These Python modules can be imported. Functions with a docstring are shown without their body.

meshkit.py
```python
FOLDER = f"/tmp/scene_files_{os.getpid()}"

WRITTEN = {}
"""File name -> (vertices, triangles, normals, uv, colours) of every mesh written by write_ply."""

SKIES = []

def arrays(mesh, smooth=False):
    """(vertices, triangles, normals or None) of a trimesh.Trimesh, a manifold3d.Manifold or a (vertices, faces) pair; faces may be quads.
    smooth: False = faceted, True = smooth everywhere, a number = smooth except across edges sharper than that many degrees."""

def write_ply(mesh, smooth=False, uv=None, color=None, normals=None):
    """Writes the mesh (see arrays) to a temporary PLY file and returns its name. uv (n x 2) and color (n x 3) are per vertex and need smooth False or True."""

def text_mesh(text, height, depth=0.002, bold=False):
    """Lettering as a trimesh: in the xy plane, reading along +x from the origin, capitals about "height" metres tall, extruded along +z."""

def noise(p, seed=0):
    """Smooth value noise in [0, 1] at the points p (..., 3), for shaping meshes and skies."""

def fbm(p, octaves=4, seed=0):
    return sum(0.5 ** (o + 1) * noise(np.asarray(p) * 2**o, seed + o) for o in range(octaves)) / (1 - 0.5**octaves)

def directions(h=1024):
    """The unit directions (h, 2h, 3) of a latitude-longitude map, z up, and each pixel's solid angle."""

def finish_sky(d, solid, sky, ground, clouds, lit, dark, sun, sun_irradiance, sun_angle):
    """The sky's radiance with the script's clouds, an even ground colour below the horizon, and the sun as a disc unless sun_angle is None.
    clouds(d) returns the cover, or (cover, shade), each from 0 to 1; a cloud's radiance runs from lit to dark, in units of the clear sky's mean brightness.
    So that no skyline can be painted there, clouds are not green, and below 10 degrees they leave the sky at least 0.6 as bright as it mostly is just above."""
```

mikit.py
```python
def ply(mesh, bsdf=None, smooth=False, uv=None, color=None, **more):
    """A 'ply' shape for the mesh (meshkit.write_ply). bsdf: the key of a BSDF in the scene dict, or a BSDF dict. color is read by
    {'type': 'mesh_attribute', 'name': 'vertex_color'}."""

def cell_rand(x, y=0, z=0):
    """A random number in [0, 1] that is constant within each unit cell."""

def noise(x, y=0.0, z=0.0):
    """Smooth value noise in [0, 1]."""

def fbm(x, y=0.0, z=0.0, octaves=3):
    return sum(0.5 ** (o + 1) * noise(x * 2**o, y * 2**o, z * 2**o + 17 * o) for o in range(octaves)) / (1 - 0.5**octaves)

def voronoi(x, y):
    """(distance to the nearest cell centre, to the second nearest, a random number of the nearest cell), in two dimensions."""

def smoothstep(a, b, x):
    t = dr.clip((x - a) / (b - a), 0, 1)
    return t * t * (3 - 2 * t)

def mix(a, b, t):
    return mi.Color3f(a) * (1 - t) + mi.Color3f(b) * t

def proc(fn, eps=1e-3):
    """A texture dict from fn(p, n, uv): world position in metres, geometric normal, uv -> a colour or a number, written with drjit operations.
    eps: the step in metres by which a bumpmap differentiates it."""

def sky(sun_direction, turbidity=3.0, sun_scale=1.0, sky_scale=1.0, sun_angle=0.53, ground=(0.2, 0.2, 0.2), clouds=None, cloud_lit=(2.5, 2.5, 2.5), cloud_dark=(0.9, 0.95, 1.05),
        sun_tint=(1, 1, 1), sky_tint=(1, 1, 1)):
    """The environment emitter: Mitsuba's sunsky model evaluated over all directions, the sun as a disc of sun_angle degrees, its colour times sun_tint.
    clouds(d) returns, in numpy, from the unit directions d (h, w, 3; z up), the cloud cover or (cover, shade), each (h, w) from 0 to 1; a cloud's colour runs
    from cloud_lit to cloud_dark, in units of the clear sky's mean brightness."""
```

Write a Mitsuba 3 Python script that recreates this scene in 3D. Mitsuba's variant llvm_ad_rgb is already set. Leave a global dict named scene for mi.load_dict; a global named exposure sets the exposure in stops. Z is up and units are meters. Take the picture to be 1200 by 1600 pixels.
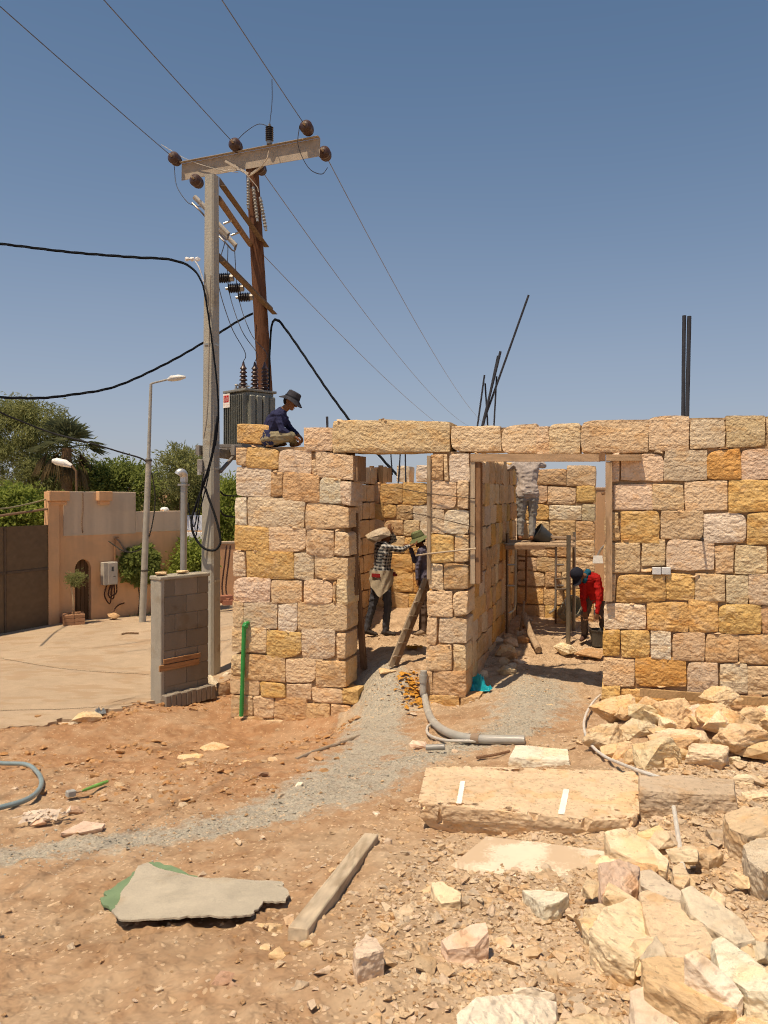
import math, random
import numpy as np, trimesh, manifold3d
import drjit as dr
import mitsuba as mi
import mikit, meshkit
from mikit import proc, noise, fbm, voronoi, cell_rand, smoothstep, mix
from scipy.interpolate import RBFInterpolator
from shapely.geometry import Polygon

T = mi.ScalarTransform4f
scene, labels = {}, {}
PI = math.pi

# ---------------------------------------------------------------- camera, sky, exposure
CAM_Z = 2.7
FOC = 1200.0
PITCH, ROLL = math.atan(0.025), math.radians(0.4)
FW = np.array([0, math.cos(PITCH), -math.sin(PITCH)])
_R0, _U0 = np.array([1.0, 0, 0]), np.array([0, math.sin(PITCH), math.cos(PITCH)])
UP = math.cos(ROLL) * _U0 - math.sin(ROLL) * _R0
RT = math.cos(ROLL) * _R0 + math.sin(ROLL) * _U0
EYE = np.array([0, 0, CAM_Z])
scene['camera'] = {'type': 'perspective', 'fov': 2 * math.degrees(math.atan(600 / FOC)), 'fov_axis': 'x', 'near_clip': 0.05, 'far_clip': 3000.0,
                   'to_world': T().look_at(origin=EYE.tolist(), target=(EYE + FW).tolist(), up=UP.tolist())}
SUN = np.array([-0.66, -0.75, 2.45])


def haze_veil(d):
    """thin dust veil that thickens towards the horizon all round, a little uneven"""
    el = np.degrees(np.arcsin(np.clip(d[..., 2], -1, 1)))
    n = meshkit.fbm(d * [3, 3, 9], 4, 3)
    return np.clip(0.66 * np.exp(-np.maximum(el, 0) / 11.0) * (0.85 + 0.3 * n), 0, 1)


scene['sky'] = mikit.sky(SUN.tolist(), turbidity=4.0, sun_scale=1.0, sky_scale=0.70, ground=(0.30, 0.22, 0.15), sun_tint=(1.0, 0.95, 0.87), sky_tint=(0.88, 1.0, 1.02),
                         clouds=haze_veil, cloud_lit=(1.95, 1.88, 2.0), cloud_dark=(1.95, 1.88, 2.0))
exposure = 1.75


def ray(px, py):
    d = FW + RT * ((px - 600) / FOC) - UP * ((py - 800) / FOC)
    return d


def at(px, py, depth):
    """the point seen at photograph pixel px, py, this many metres in front of the camera"""
    d = ray(px, py)
    return EYE + d * (depth / d[1])


# ---------------------------------------------------------------- registering objects
_taken = {}


def new_key(name, parent=None):
    base = f'{parent}__{name}' if parent else name
    n = _taken.get(base, -1) + 1
    _taken[base] = n
    return base if n == 0 else f'{base}_{n:03d}'


def pack(c):
    r, g, b = (min(max(float(x), 0.0), 0.98) for x in c)
    return (math.floor(r * 255) + 0.01 + 0.97 * g, b)


def unpack(uv):
    f = dr.floor(uv.x)
    return mi.Color3f(f / 255.0, (uv.x - f - 0.01) / 0.97, uv.y)


def arr(mesh):
    if hasattr(mesh, 'to_mesh'):
        m = mesh.to_mesh()
        return np.array(m.vert_properties[:, :3], float), np.array(m.tri_verts)
    if isinstance(mesh, (tuple, list)):
        v, f = np.asarray(mesh[0], float), np.asarray(mesh[1], int)
        if f.shape[1] == 4:
            f = np.vstack([f[:, [0, 1, 2]], f[:, [0, 2, 3]]])
        return v, f
    return np.array(mesh.vertices, float), np.array(mesh.faces)


def put(name, mesh, bsdf, color=None, parent=None, smooth=False):
    """one entry of the scene; color is the object's own base colour, read by the BSDF from uv"""
    key = new_key(name, parent)
    v, f = arr(mesh)
    if color is not None:
        if smooth not in (True, False):
            m = trimesh.graph.smooth_shade(trimesh.Trimesh(v, f, process=False), angle=math.radians(smooth), facet_minarea=None)
            v, f, smooth = np.array(m.vertices), np.array(m.faces), True
        uv = np.tile(np.array(pack(color)), (len(v), 1))
        scene[key] = mikit.ply((v, f), bsdf, smooth=smooth, uv=uv)
    else:
        scene[key] = mikit.ply((v, f), bsdf, smooth=smooth)
    return key


def thing(name, label, cat, group=None):
    key = new_key(name)
    labels[key] = {'label': label, 'category': cat, 'kind': 'thing'}
    if group:
        labels[key]['group'] = group
    return key


def tag(key, label, cat, group=None, kind=None):
    labels[key] = {'label': label, 'category': cat, 'kind': kind or 'thing'}
    if group:
        labels[key]['group'] = group
    return key


def structure(key, label=None):
    labels[key] = {'kind': 'structure'}
    if label:
        labels[key]['label'] = label
    return key


def plabel(key, text):
    labels[key] = {'label': text}
    return key


# ---------------------------------------------------------------- mesh helpers
def unit(v):
    v = np.asarray(v, float)
    return v / np.linalg.norm(v)


def join(*ms):
    vs, fs, n = [], [], 0
    for m in ms:
        v, f = arr(m)
        vs.append(v), fs.append(f + n)
        n += len(v)
    return np.vstack(vs), np.vstack(fs)


def moved(mesh, R=None, t=(0, 0, 0), s=1.0):
    v, f = arr(mesh)
    v = v * np.asarray(s)
    if R is not None:
        v = v @ np.asarray(R).T
    return v + np.asarray(t), f


def rotz(a):
    c, s = math.cos(a), math.sin(a)
    return np.array([[c, -s, 0], [s, c, 0], [0, 0, 1.0]])


def rot(axis, a):
    return trimesh.transformations.rotation_matrix(a, axis)[:3, :3]


def frame(z, x=None):
    """columns x, y, z with z along the given direction"""
    z = unit(z)
    x = np.cross([0, 0, 1.0], z) if x is None else np.asarray(x, float)
    if np.linalg.norm(x) < 1e-6:
        x = np.array([1.0, 0, 0])
    x = unit(x - z * np.dot(x, z))
    return np.stack([x, np.cross(z, x), z], 1)


def box(sx, sy, sz, bev=0.0):
    """a box centred on the origin, edges bevelled"""
    if bev <= 0:
        m = trimesh.creation.box((sx, sy, sz))
        return np.array(m.vertices), np.array(m.faces)
    pts = []
    for a in (-1, 1):
        for b in (-1, 1):
            for c in (-1, 1):
                x, y, z = a * sx / 2, b * sy / 2, c * sz / 2
                pts += [(x - a * bev, y - b * bev, z), (x - a * bev, y, z - c * bev), (x, y - b * bev, z - c * bev)]
    h = trimesh.convex.convex_hull(np.array(pts))
    return np.array(h.vertices), np.array(h.faces)


def beam(p, q, w, h, bev=0.006, up=(0, 0, 1)):
    """a squared timber or bar from p to q, w wide and h high"""
    p, q = np.asarray(p, float), np.asarray(q, float)
    d = unit(q - p)
    x = np.cross(up, d)
    if np.linalg.norm(x) < 1e-3:
        x = np.array([1.0, 0, 0])
    x = unit(x)
    R = np.stack([x, np.cross(d, x), d], 1)
    return moved(box(w, h, np.linalg.norm(q - p), bev), R, (p + q) / 2)


def tube(pts, r, n=8, caps=True):
    pts = np.asarray(pts, float)
    rs = np.broadcast_to(np.asarray(r, float), len(pts))
    tan = np.gradient(pts, axis=0)
    tan /= np.linalg.norm(tan, axis=1, keepdims=True) + 1e-12
    x = np.cross(tan[0], [0, 0, 1.0])
    if np.linalg.norm(x) < 1e-3:
        x = np.cross(tan[0], [1.0, 0, 0])
    x = unit(x)
    a = np.arange(n) * 2 * PI / n
    V = []
    for p, t, rr in zip(pts, tan, rs):
        x = unit(x - t * np.dot(x, t))
        y = np.cross(t, x)
        V.append(p + rr * (np.cos(a)[:, None] * x + np.sin(a)[:, None] * y))
    V = np.vstack(V)
    i = np.arange(n)
    F = []
    for k in range(len(pts) - 1):
        b, c = k * n, (k + 1) * n
        F.append(np.stack([b + i, b + (i + 1) % n, c + (i + 1) % n], 1))
        F.append(np.stack([b + i, c + (i + 1) % n, c + i], 1))
    if caps:
        m = len(V)
        V = np.vstack([V, V[:n], pts[0], V[-n:], pts[-1]])
        F.append(np.stack([m + (i + 1) % n, m + i, np.full(n, m + n)], 1))
        m2 = m + n + 1
        F.append(np.stack([m2 + i, m2 + (i + 1) % n, np.full(n, m2 + n)], 1))
    return V, np.vstack(F)


def lathe(profile, n=16):
    """profile: (radius, height) from bottom to top"""
    pr = np.asarray(profile, float)
    a = np.arange(n) * 2 * PI / n
    V = np.concatenate([np.stack([r * np.cos(a), r * np.sin(a), np.full(n, z)], 1) for r, z in pr])
    i, F = np.arange(n), []
    for k in range(len(pr) - 1):
        b, c = k * n, (k + 1) * n
        F += [np.stack([b + i, b + (i + 1) % n, c + (i + 1) % n], 1), np.stack([b + i, c + (i + 1) % n, c + i], 1)]
    return V, np.vstack(F)


def smooth_path(pts, k=12):
    """a Catmull-Rom curve through the points"""
    p = np.asarray(pts, float)
    p = np.vstack([2 * p[0] - p[1], p, 2 * p[-1] - p[-2]])
    out = []
    for i in range(1, len(p) - 2):
        for t in np.linspace(0, 1, k, endpoint=False):
            a, b, c, d = p[i - 1], p[i], p[i + 1], p[i + 2]
            out.append(0.5 * (2 * b + (c - a) * t + (2 * a - 5 * b + 4 * c - d) * t * t + (3 * b - a - 3 * c + d) * t ** 3))
    return np.vstack([out, p[-2]])


def hull(pts):
    h = trimesh.convex.convex_hull(np.asarray(pts, float))
    return np.array(h.vertices), np.array(h.faces)


def subdivided(mesh, n=1):
    v, f = arr(mesh)
    for _ in range(n):
        v, f = trimesh.remesh.subdivide(v, f)
    return v, f


def vnormals(v, f):
    n, fn = np.zeros_like(v), np.cross(v[f[:, 1]] - v[f[:, 0]], v[f[:, 2]] - v[f[:, 0]])
    for k in range(3):
        np.add.at(n, f[:, k], fn)
    return n / np.maximum(np.linalg.norm(n, axis=1, keepdims=True), 1e-12)


def prism(poly, z0, z1):
    """a shapely polygon or list of xy points pulled up from z0 to z1"""
    P = poly if isinstance(poly, Polygon) else Polygon(poly)
    m = trimesh.creation.extrude_polygon(P, z1 - z0, engine='earcut')
    return np.array(m.vertices) + [0, 0, z0], np.array(m.faces)


# ---------------------------------------------------------------- materials
def rgb(*c):
    return {'type': 'rgb', 'value': list(c)}


def stone_color(p, n, uv):
    c = unpack(uv)
    big = fbm(p.x * 4.1, p.y * 4.1, p.z * 4.1, 3)
    fine = fbm(p.x * 43, p.y * 43, p.z * 43, 3)
    grain = cell_rand(p.x * 260, p.y * 260, p.z * 260)
    c = c * (0.74 + 0.30 * big + 0.30 * fine + 0.10 * grain)
    ochre = smoothstep(0.53, 0.66, fbm(p.x * 6.3 + 7, p.y * 6.3, p.z * 10.1 + 3, 4))
    c = dr.lerp(c, c * mi.Color3f(0.97, 0.78, 0.54), 0.45 * ochre)
    pale = smoothstep(0.56, 0.70, fbm(p.x * 8.7 + 31, p.y * 8.7 + 11, p.z * 8.7, 4))
    c = dr.lerp(c, c * 0.55 + mi.Color3f(0.30, 0.262, 0.205), 0.4 * pale)
    vein = smoothstep(0.035, 0.0, dr.abs(fbm(p.x * 3.7 + 2, p.y * 3.7, p.z * 7.5, 4) - 0.5))
    c = dr.lerp(c, c * mi.Color3f(0.70, 0.56, 0.42), 0.25 * vein)
    pit = smoothstep(0.66, 0.74, fbm(p.x * 55 + 9, p.y * 55, p.z * 55, 2))
    c = dr.lerp(c, c * 0.62, 0.6 * pit)
    return c


def stone_bump(p, n, uv):
    return fbm(p.x * 38, p.y * 38, p.z * 38, 4) * 0.75 + dr.abs(fbm(p.x * 17 + 5, p.y * 17, p.z * 17, 3) - 0.5) * 1.9


scene['m_stone'] = {'type': 'twosided', 'bsdf': {'type': 'bumpmap', 'arbitrary': proc(stone_bump, 0.002), 'scale': 0.014,
                    'bsdf': {'type': 'diffuse', 'reflectance': proc(stone_color)}}}


def matte_color(p, n, uv):
    c = unpack(uv)
    return c * (0.74 + 0.42 * fbm(p.x * 9, p.y * 9, p.z * 9, 5) + 0.05 * cell_rand(p.x * 170, p.y * 170, p.z * 170))


scene['m_matte'] = {'type': 'twosided', 'bsdf': {'type': 'diffuse', 'reflectance': proc(matte_color)}}
scene['m_gloss'] = {'type': 'twosided', 'bsdf': {'type': 'principled', 'base_color': proc(matte_color), 'roughness': 0.38, 'specular': 0.5}}
scene['m_metal'] = {'type': 'twosided', 'bsdf': {'type': 'principled', 'base_color': proc(matte_color), 'roughness': 0.42, 'metallic': 0.75}}


def marble_color(p, n, uv):
    c = unpack(uv) * (0.9 + 0.16 * fbm(p.x * 12, p.y * 12, p.z * 12, 4))
    dirt = smoothstep(0.40, 0.58, fbm(p.x * 4.1 + 6, p.y * 4.1 + 2, 0.0, 5) + 0.10 * (cell_rand(p.x * 90, p.y * 90) - 0.5))
    return dr.lerp(c, mi.Color3f(0.50, 0.36, 0.22), 0.75 * dirt)


scene['m_marble'] = {'type': 'principled', 'base_color': proc(marble_color), 'roughness': 0.3, 'specular': 0.5}


def wood(name, axis):
    """planks whose grain runs along the axis"""
    A = frame(axis)
    x, y, z = (mi.Vector3f(*[float(c) for c in A[:, k]]) for k in range(3))

    def color(p, n, uv):
        c = unpack(uv)
        a, b, t = dr.dot(x, p), dr.dot(y, p), dr.dot(z, p)
        w = fbm(a * 5, b * 5, t * 0.9, 3)
        line = dr.abs(dr.sin((a + b) * 55 + w * 22 + t * 0.7))
        dirt = smoothstep(0.54, 0.68, fbm(a * 9 + 3, b * 9, t * 2.2, 4))
        c = c * (0.66 + 0.18 * line + 0.42 * fbm(a * 60, b * 60, t * 4, 3))
        return dr.lerp(c, c * mi.Color3f(0.66, 0.60, 0.54), 0.6 * dirt)

    scene[name] = {'type': 'diffuse', 'reflectance': proc(color)}


wood('m_wood', (0.19, 0.98, 0.0))
wood('m_wood_v', (0.0, 0.0, 1.0))
wood('m_wood_h', (0.9558, -0.2941, 0.0))
wood('m_wood_b', (0.64, 0.768, 0.0))


def concrete_color(p, n, uv):
    c = unpack(uv)
    st = fbm(p.x * 7, p.y * 7, p.z * 1.3, 4)
    sp = smoothstep(0.60, 0.75, fbm(p.x * 3 + 9, p.y * 3, p.z * 3, 5))
    c = c * (0.74 + 0.34 * st + 0.10 * cell_rand(p.x * 150, p.y * 150, p.z * 150) + 0.08 * fbm(p.x * 60, p.y * 60, p.z * 60, 2))
    return dr.lerp(c, c * mi.Color3f(0.80, 0.70, 0.58), 0.7 * sp)


scene['m_concrete'] = {'type': 'bumpmap', 'arbitrary': proc(lambda p, n, uv: fbm(p.x * 45, p.y * 45, p.z * 45, 3), 0.003), 'scale': 0.004,
                       'bsdf': {'type': 'diffuse', 'reflectance': proc(concrete_color)}}


def plaster_color(p, n, uv):
    c = unpack(uv)
    run = fbm(p.x * 5 + p.y * 5, 0.0, p.z * 0.55, 4)
    sp = smoothstep(0.52, 0.66, fbm(p.x * 1.7, p.y * 1.7, p.z * 1.7 + 4, 5))
    c = c * (0.80 + 0.26 * run + 0.10 * fbm(p.x * 40, p.y * 40, p.z * 40, 2))
    return dr.lerp(c, c * 0.75 + mi.Color3f(0.05, 0.045, 0.04), 0.5 * sp)


scene['m_plaster'] = {'type': 'diffuse', 'reflectance': proc(plaster_color)}


def ground_color(p, n, uv):
    """uv.x: how much grey gravel was spilt here; uv.y: red earth 0, tan earth 0.5, stone dust and chips 1"""
    n1 = fbm(p.x * 1.6, p.y * 1.6, 0.0, 4)
    n2 = fbm(p.x * 11 + 3, p.y * 11, 0.0, 4)
    n3 = fbm(p.x * 75, p.y * 75, 1.0, 3)
    r1 = cell_rand(p.x * 85, p.y * 85, 1.0)
    t = dr.clip(uv.y + 0.55 * (n2 - 0.5) + 0.35 * (n1 - 0.5), 0, 1)
    red, tan, dust = mi.Color3f(0.375, 0.215, 0.116), mi.Color3f(0.405, 0.288, 0.185), mi.Color3f(0.51, 0.395, 0.272)
    c = dr.select(t < 0.5, dr.lerp(red, tan, t * 2), dr.lerp(tan, dust, t * 2 - 1))
    c = c * (0.70 + 0.38 * n2 + 0.24 * n3)
    dust2 = smoothstep(0.50, 0.66, fbm(p.x * 2.6 + 40, p.y * 2.6 + 9, 3.0, 5))
    c = dr.lerp(c, c * 0.65 + mi.Color3f(0.165, 0.130, 0.090), 0.75 * dust2)
    dark = smoothstep(0.55, 0.68, fbm(p.x * 1.9 + 15, p.y * 2.6 + 29, 5.0, 5))
    c = dr.lerp(c, c * mi.Color3f(0.74, 0.70, 0.66), 0.5 * dark)
    g = smoothstep(0.28, 0.92, uv.x + 0.9 * (n2 - 0.5) + 0.35 * (n1 - 0.5) + 0.3 * (n3 - 0.5))
    gravel = mi.Color3f(0.37, 0.345, 0.285) * (0.62 + 0.40 * n3 + 0.34 * r1)
    c = dr.lerp(c, gravel, 0.9 * g)
    v1, v2, vr = voronoi(p.x * 36, p.y * 36)
    chip = dr.select((vr > 0.93 - 0.26 * t) & (v1 < 0.34), 1.0, 0.0)
    c = dr.lerp(c, mi.Color3f(0.52, 0.40, 0.27) * (0.7 + 0.5 * vr), 0.6 * chip)
    return c


def ground_bump(p, n, uv):
    v1, v2, vr = voronoi(p.x * 36, p.y * 36)
    return fbm(p.x * 38, p.y * 38, 0.0, 4) + 0.35 * dr.select(vr > 0.7, 1 - dr.minimum(v1 * 2.2, 1.0), 0.0)


scene['m_ground'] = {'type': 'bumpmap', 'arbitrary': proc(ground_bump, 0.003), 'scale': 0.016,
                     'bsdf': {'type': 'diffuse', 'reflectance': proc(ground_color)}}


def road_color(p, n, uv):
    n1 = fbm(p.x * 0.9, p.y * 0.9, 0.0, 4)
    n2 = fbm(p.x * 7, p.y * 7, 2.0, 4)
    c = mi.Color3f(0.43, 0.335, 0.235) * (0.74 + 0.26 * n1 + 0.20 * n2 + 0.08 * cell_rand(p.x * 70, p.y * 70))
    s = smoothstep(0.55, 0.68, fbm(p.x * 2.2 + p.y * 0.5, p.y * 5, 4.0, 4))
    return dr.lerp(c, mi.Color3f(0.38, 0.265, 0.165), 0.6 * s)


scene['m_road'] = {'type': 'diffuse', 'reflectance': proc(road_color)}


def plaid_color(p, n, uv):
    def stripe(v):
        s = v * 19 + 0.25 * fbm(p.x * 6, p.y * 6, p.z * 6, 2)
        return dr.select(s - dr.floor(s) < 0.5, 1.0, 0.0)
    a = stripe(p.x * 0.8 + p.y * 0.6) + stripe(p.z)
    return dr.lerp(mi.Color3f(0.05, 0.055, 0.065), mi.Color3f(0.52, 0.51, 0.48), a * 0.5) * (0.8 + 0.3 * fbm(p.x * 30, p.y * 30, p.z * 30, 2))


scene['m_plaid'] = {'type': 'twosided', 'bsdf': {'type': 'diffuse', 'reflectance': proc(plaid_color)}}


def leaf(c, name):
    scene[name] = {'type': 'principledthin', 'base_color': proc(lambda p, n, uv: mi.Color3f(*c) * (0.6 + 0.8 * fbm(p.x * 2.1, p.y * 2.1, p.z * 2.1, 3))),
                   'roughness': 0.55, 'diff_trans': 1.0, 'spec_trans': 0.0}


leaf((0.24, 0.29, 0.085), 'm_leaf_green')
leaf((0.30, 0.36, 0.085), 'm_leaf_bright')
leaf((0.29, 0.31, 0.13), 'm_leaf_grey')
leaf((0.15, 0.17, 0.09), 'm_leaf_palm')
leaf((0.24, 0.185, 0.10), 'm_leaf_dry')

MORTAR = (0.36, 0.255, 0.155)
CONC = (0.36, 0.34, 0.29)

# ---------------------------------------------------------------- ground
_ctl_px = [  # photograph pixel x, y, metres below the camera
    (0, 1600, 1.85), (300, 1600, 1.8), (600, 1600, 1.75), (900, 1600, 1.68), (1200, 1600, 1.6),
    (0, 1400, 2.15), (300, 1400, 2.07), (600, 1400, 1.97), (900, 1400, 1.9), (1200, 1400, 1.8),
    (0, 1300, 2.38), (300, 1290, 2.3), (600, 1300, 2.15), (900, 1300, 2.05), (1200, 1300, 1.95),
    (0, 1200, 2.78), (200, 1200, 2.7), (450, 1200, 2.58), (650, 1180, 2.45), (850, 1180, 2.35), (1000, 1200, 2.2), (1200, 1200, 2.1),
    (370, 1130, 3.22), (450, 1131, 3.16), (540, 1122, 3.0), (600, 1100, 2.68), (600, 1062, 2.5), (700, 1106, 2.77), (735, 1098, 2.66), (840, 1085, 2.5), (820, 1150, 2.42),
    (945, 1105, 2.6), (1195, 1108, 2.48),
    (840, 1066, 2.54), (840, 1045, 2.52), (800, 1010, 2.43), (870, 1003, 2.39), (930, 1003, 2.39), (850, 965, 2.32),
    (600, 1040, 2.42), (600, 995, 2.38), (640, 990, 2.40),
    (235, 1112, 3.05), (0, 1140, 3.02), (120, 1128, 3.05), (100, 1060, 3.15), (222, 972, 3.38), (0, 997, 3.4), (92, 976, 3.42), (350, 960, 3.4), (332, 1060, 3.22), (330, 1095, 3.15)]
_cx, _ch = [], []
for px, py, h in _ctl_px:
    d = ray(px, py)
    t = -h / d[2]
    _cx.append((d[0] * t, d[1] * t)), _ch.append(CAM_Z - h)
for X, Y, h in [(0, 0, 1.72), (-3, 0, 1.9), (3, 0, 1.58), (0, -6, 1.7), (-8, -3, 2.3), (8, -3, 1.5), (-9, 5, 2.9), (7, 5, 1.8), (-14, 10, 3.2), (9, 9, 2.3), (8, 15, 2.4), (0, 15, 2.3), (-2, 15.5, 2.7),
                (0, 22, 2.9), (-20, 22, 3.5), (-6, 26, 3.5), (6, 26, 3.0), (25, 20, 2.9), (-30, 0, 3.2), (30, 0, 2.0), (0, -30, 2.0), (-30, 45, 3.6), (0, 50, 3.5), (40, 50, 3.4)]:
    _cx.append((X, Y)), _ch.append(CAM_Z - h)
_rbf = RBFInterpolator(np.array(_cx), np.array(_ch), kernel='thin_plate_spline', smoothing=0.02)


def ground_z(x, y):
    q = np.stack([np.ravel(x), np.ravel(y)], 1).astype(float)
    r = np.maximum(np.abs(q[:, 0]) / 34, np.abs(q[:, 1] - 12) / 40)
    k = np.clip(1.6 - r * 0.9, 0, 1)[:, None]
    z = _rbf(np.clip(q, [-34, -28], [34, 50]))
    return np.where(r > 1, z * k[:, 0] + (CAM_Z - 3.4) * (1 - k[:, 0]), z)


_flat_z = ground_z
HEAP = None


def ground_z(x, y):
    z = _flat_z(x, y)
    if HEAP is None:
        return z
    return z + 0.20 * np.exp(-(seg_dist(np.stack([np.ravel(x), np.ravel(y)], 1).astype(float), HEAP)[0] / 0.5) ** 2)


def gz(x, y):
    return float(ground_z(np.array([x]), np.array([y]))[0])


def G(px, py, lift=0.0):
    """where the ground is seen at a photograph pixel"""
    d = ray(px, py)
    lo, hi = 1.2, 60.0
    ts = np.concatenate([np.linspace(1.2, 16, 400), np.linspace(16.1, 60, 200)]) / d[1]
    P = EYE + ts[:, None] * d
    below = P[:, 2] < ground_z(P[:, 0], P[:, 1]) + lift
    k = int(np.argmax(below))
    a, b = ts[max(k - 1, 0)], ts[k]
    for _ in range(18):
        m = (a + b) / 2
        p = EYE + m * d
        if p[2] < gz(p[0], p[1]) + lift:
            b = m
        else:
            a = m
    return EYE + b * d


def Gs(pts, lift=0.0):
    return np.array([G(*p, lift) for p in pts])


def seg_dist(q, line):
    """distance from the points q (n, 2) to a polyline, and how far along it (0 to 1)"""
    best, where = np.full(len(q), 1e9), np.zeros(len(q))
    for i in range(len(line) - 1):
        a, b = line[i], line[i + 1]
        t = np.clip(((q - a) @ (b - a)) / ((b - a) @ (b - a)), 0, 1)
        d = np.linalg.norm(q - (a + t[:, None] * (b - a)), axis=1)
        m = d < best
        best, where = np.where(m, d, best), np.where(m, (i + t) / (len(line) - 1), where)
    return best, where


# the mound that the rock pile by the right wall lies on
HEAP = Gs([(1010, 1158), (1100, 1158), (1220, 1158)])[:, :2]

PATH1 = Gs([(590, 1050), (597, 1085), (590, 1130), (570, 1180), (500, 1235), (420, 1270), (300, 1296), (150, 1316), (0, 1335)])[:, :2]
PATH1W = [0.45, 0.42, 0.36, 0.42, 0.38, 0.29, 0.24, 0.21, 0.24]
PATH2 = Gs([(840, 1075), (830, 1110), (800, 1145), (720, 1165), (620, 1195), (520, 1245)])[:, :2]
PATH2W = [0.60, 0.48, 0.34, 0.26, 0.26, 0.36]
RUB = np.vstack([Gs([(640, 1410), (760, 1330), (980, 1220), (1200, 1180)])[:, :2], [[4.5, 1.0]], Gs([(1000, 1640), (700, 1560)])[:, :2]])
RUB_POLY = Polygon(RUB)


def zones(x, y):
    """(gravel, earth) weights of the ground"""
    q = np.stack([x, y], 1)
    g = np.zeros(len(q))
    for line, w in ((PATH1, PATH1W), (PATH2, PATH2W)):
        d, s = seg_dist(q, line)
        ww = np.interp(s, np.linspace(0, 1, len(w)), w)
        g = np.maximum(g, np.clip(1.25 - 0.75 * d / ww, 0, 1))
    from shapely import points, distance, contains_xy
    d = distance(RUB_POLY, points(q))
    inside = contains_xy(RUB_POLY, q[:, 0], q[:, 1])
    rub = np.clip(1 - d / 0.5, 0, 1)
    redness = np.clip((y - 4.6 + 0.5 * x) / 1.6, 0, 1) * np.clip((0.6 - x) / 0.8, 0, 1)
    e = np.where(inside, 0.85, 0.42 - 0.36 * redness + 0.35 * rub)
    inner = (y > 9.4) & (x > -0.6)
    e = np.where(inner & ~inside, np.maximum(e, 0.72), e)
    return g, np.clip(e, 0, 1)


def micro(x, y):
    p = np.stack([x, y, 0 * x], 1)
    a = (meshkit.fbm(p * 1.3, 3, 5) - 0.5) * 0.10
    b = (meshkit.fbm(p * 7.0, 4, 9) - 0.5) * 0.055
    c = np.maximum(meshkit.fbm(p * 16.0, 3, 21) - 0.52, 0) * 0.07
    return a + b + c


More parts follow.
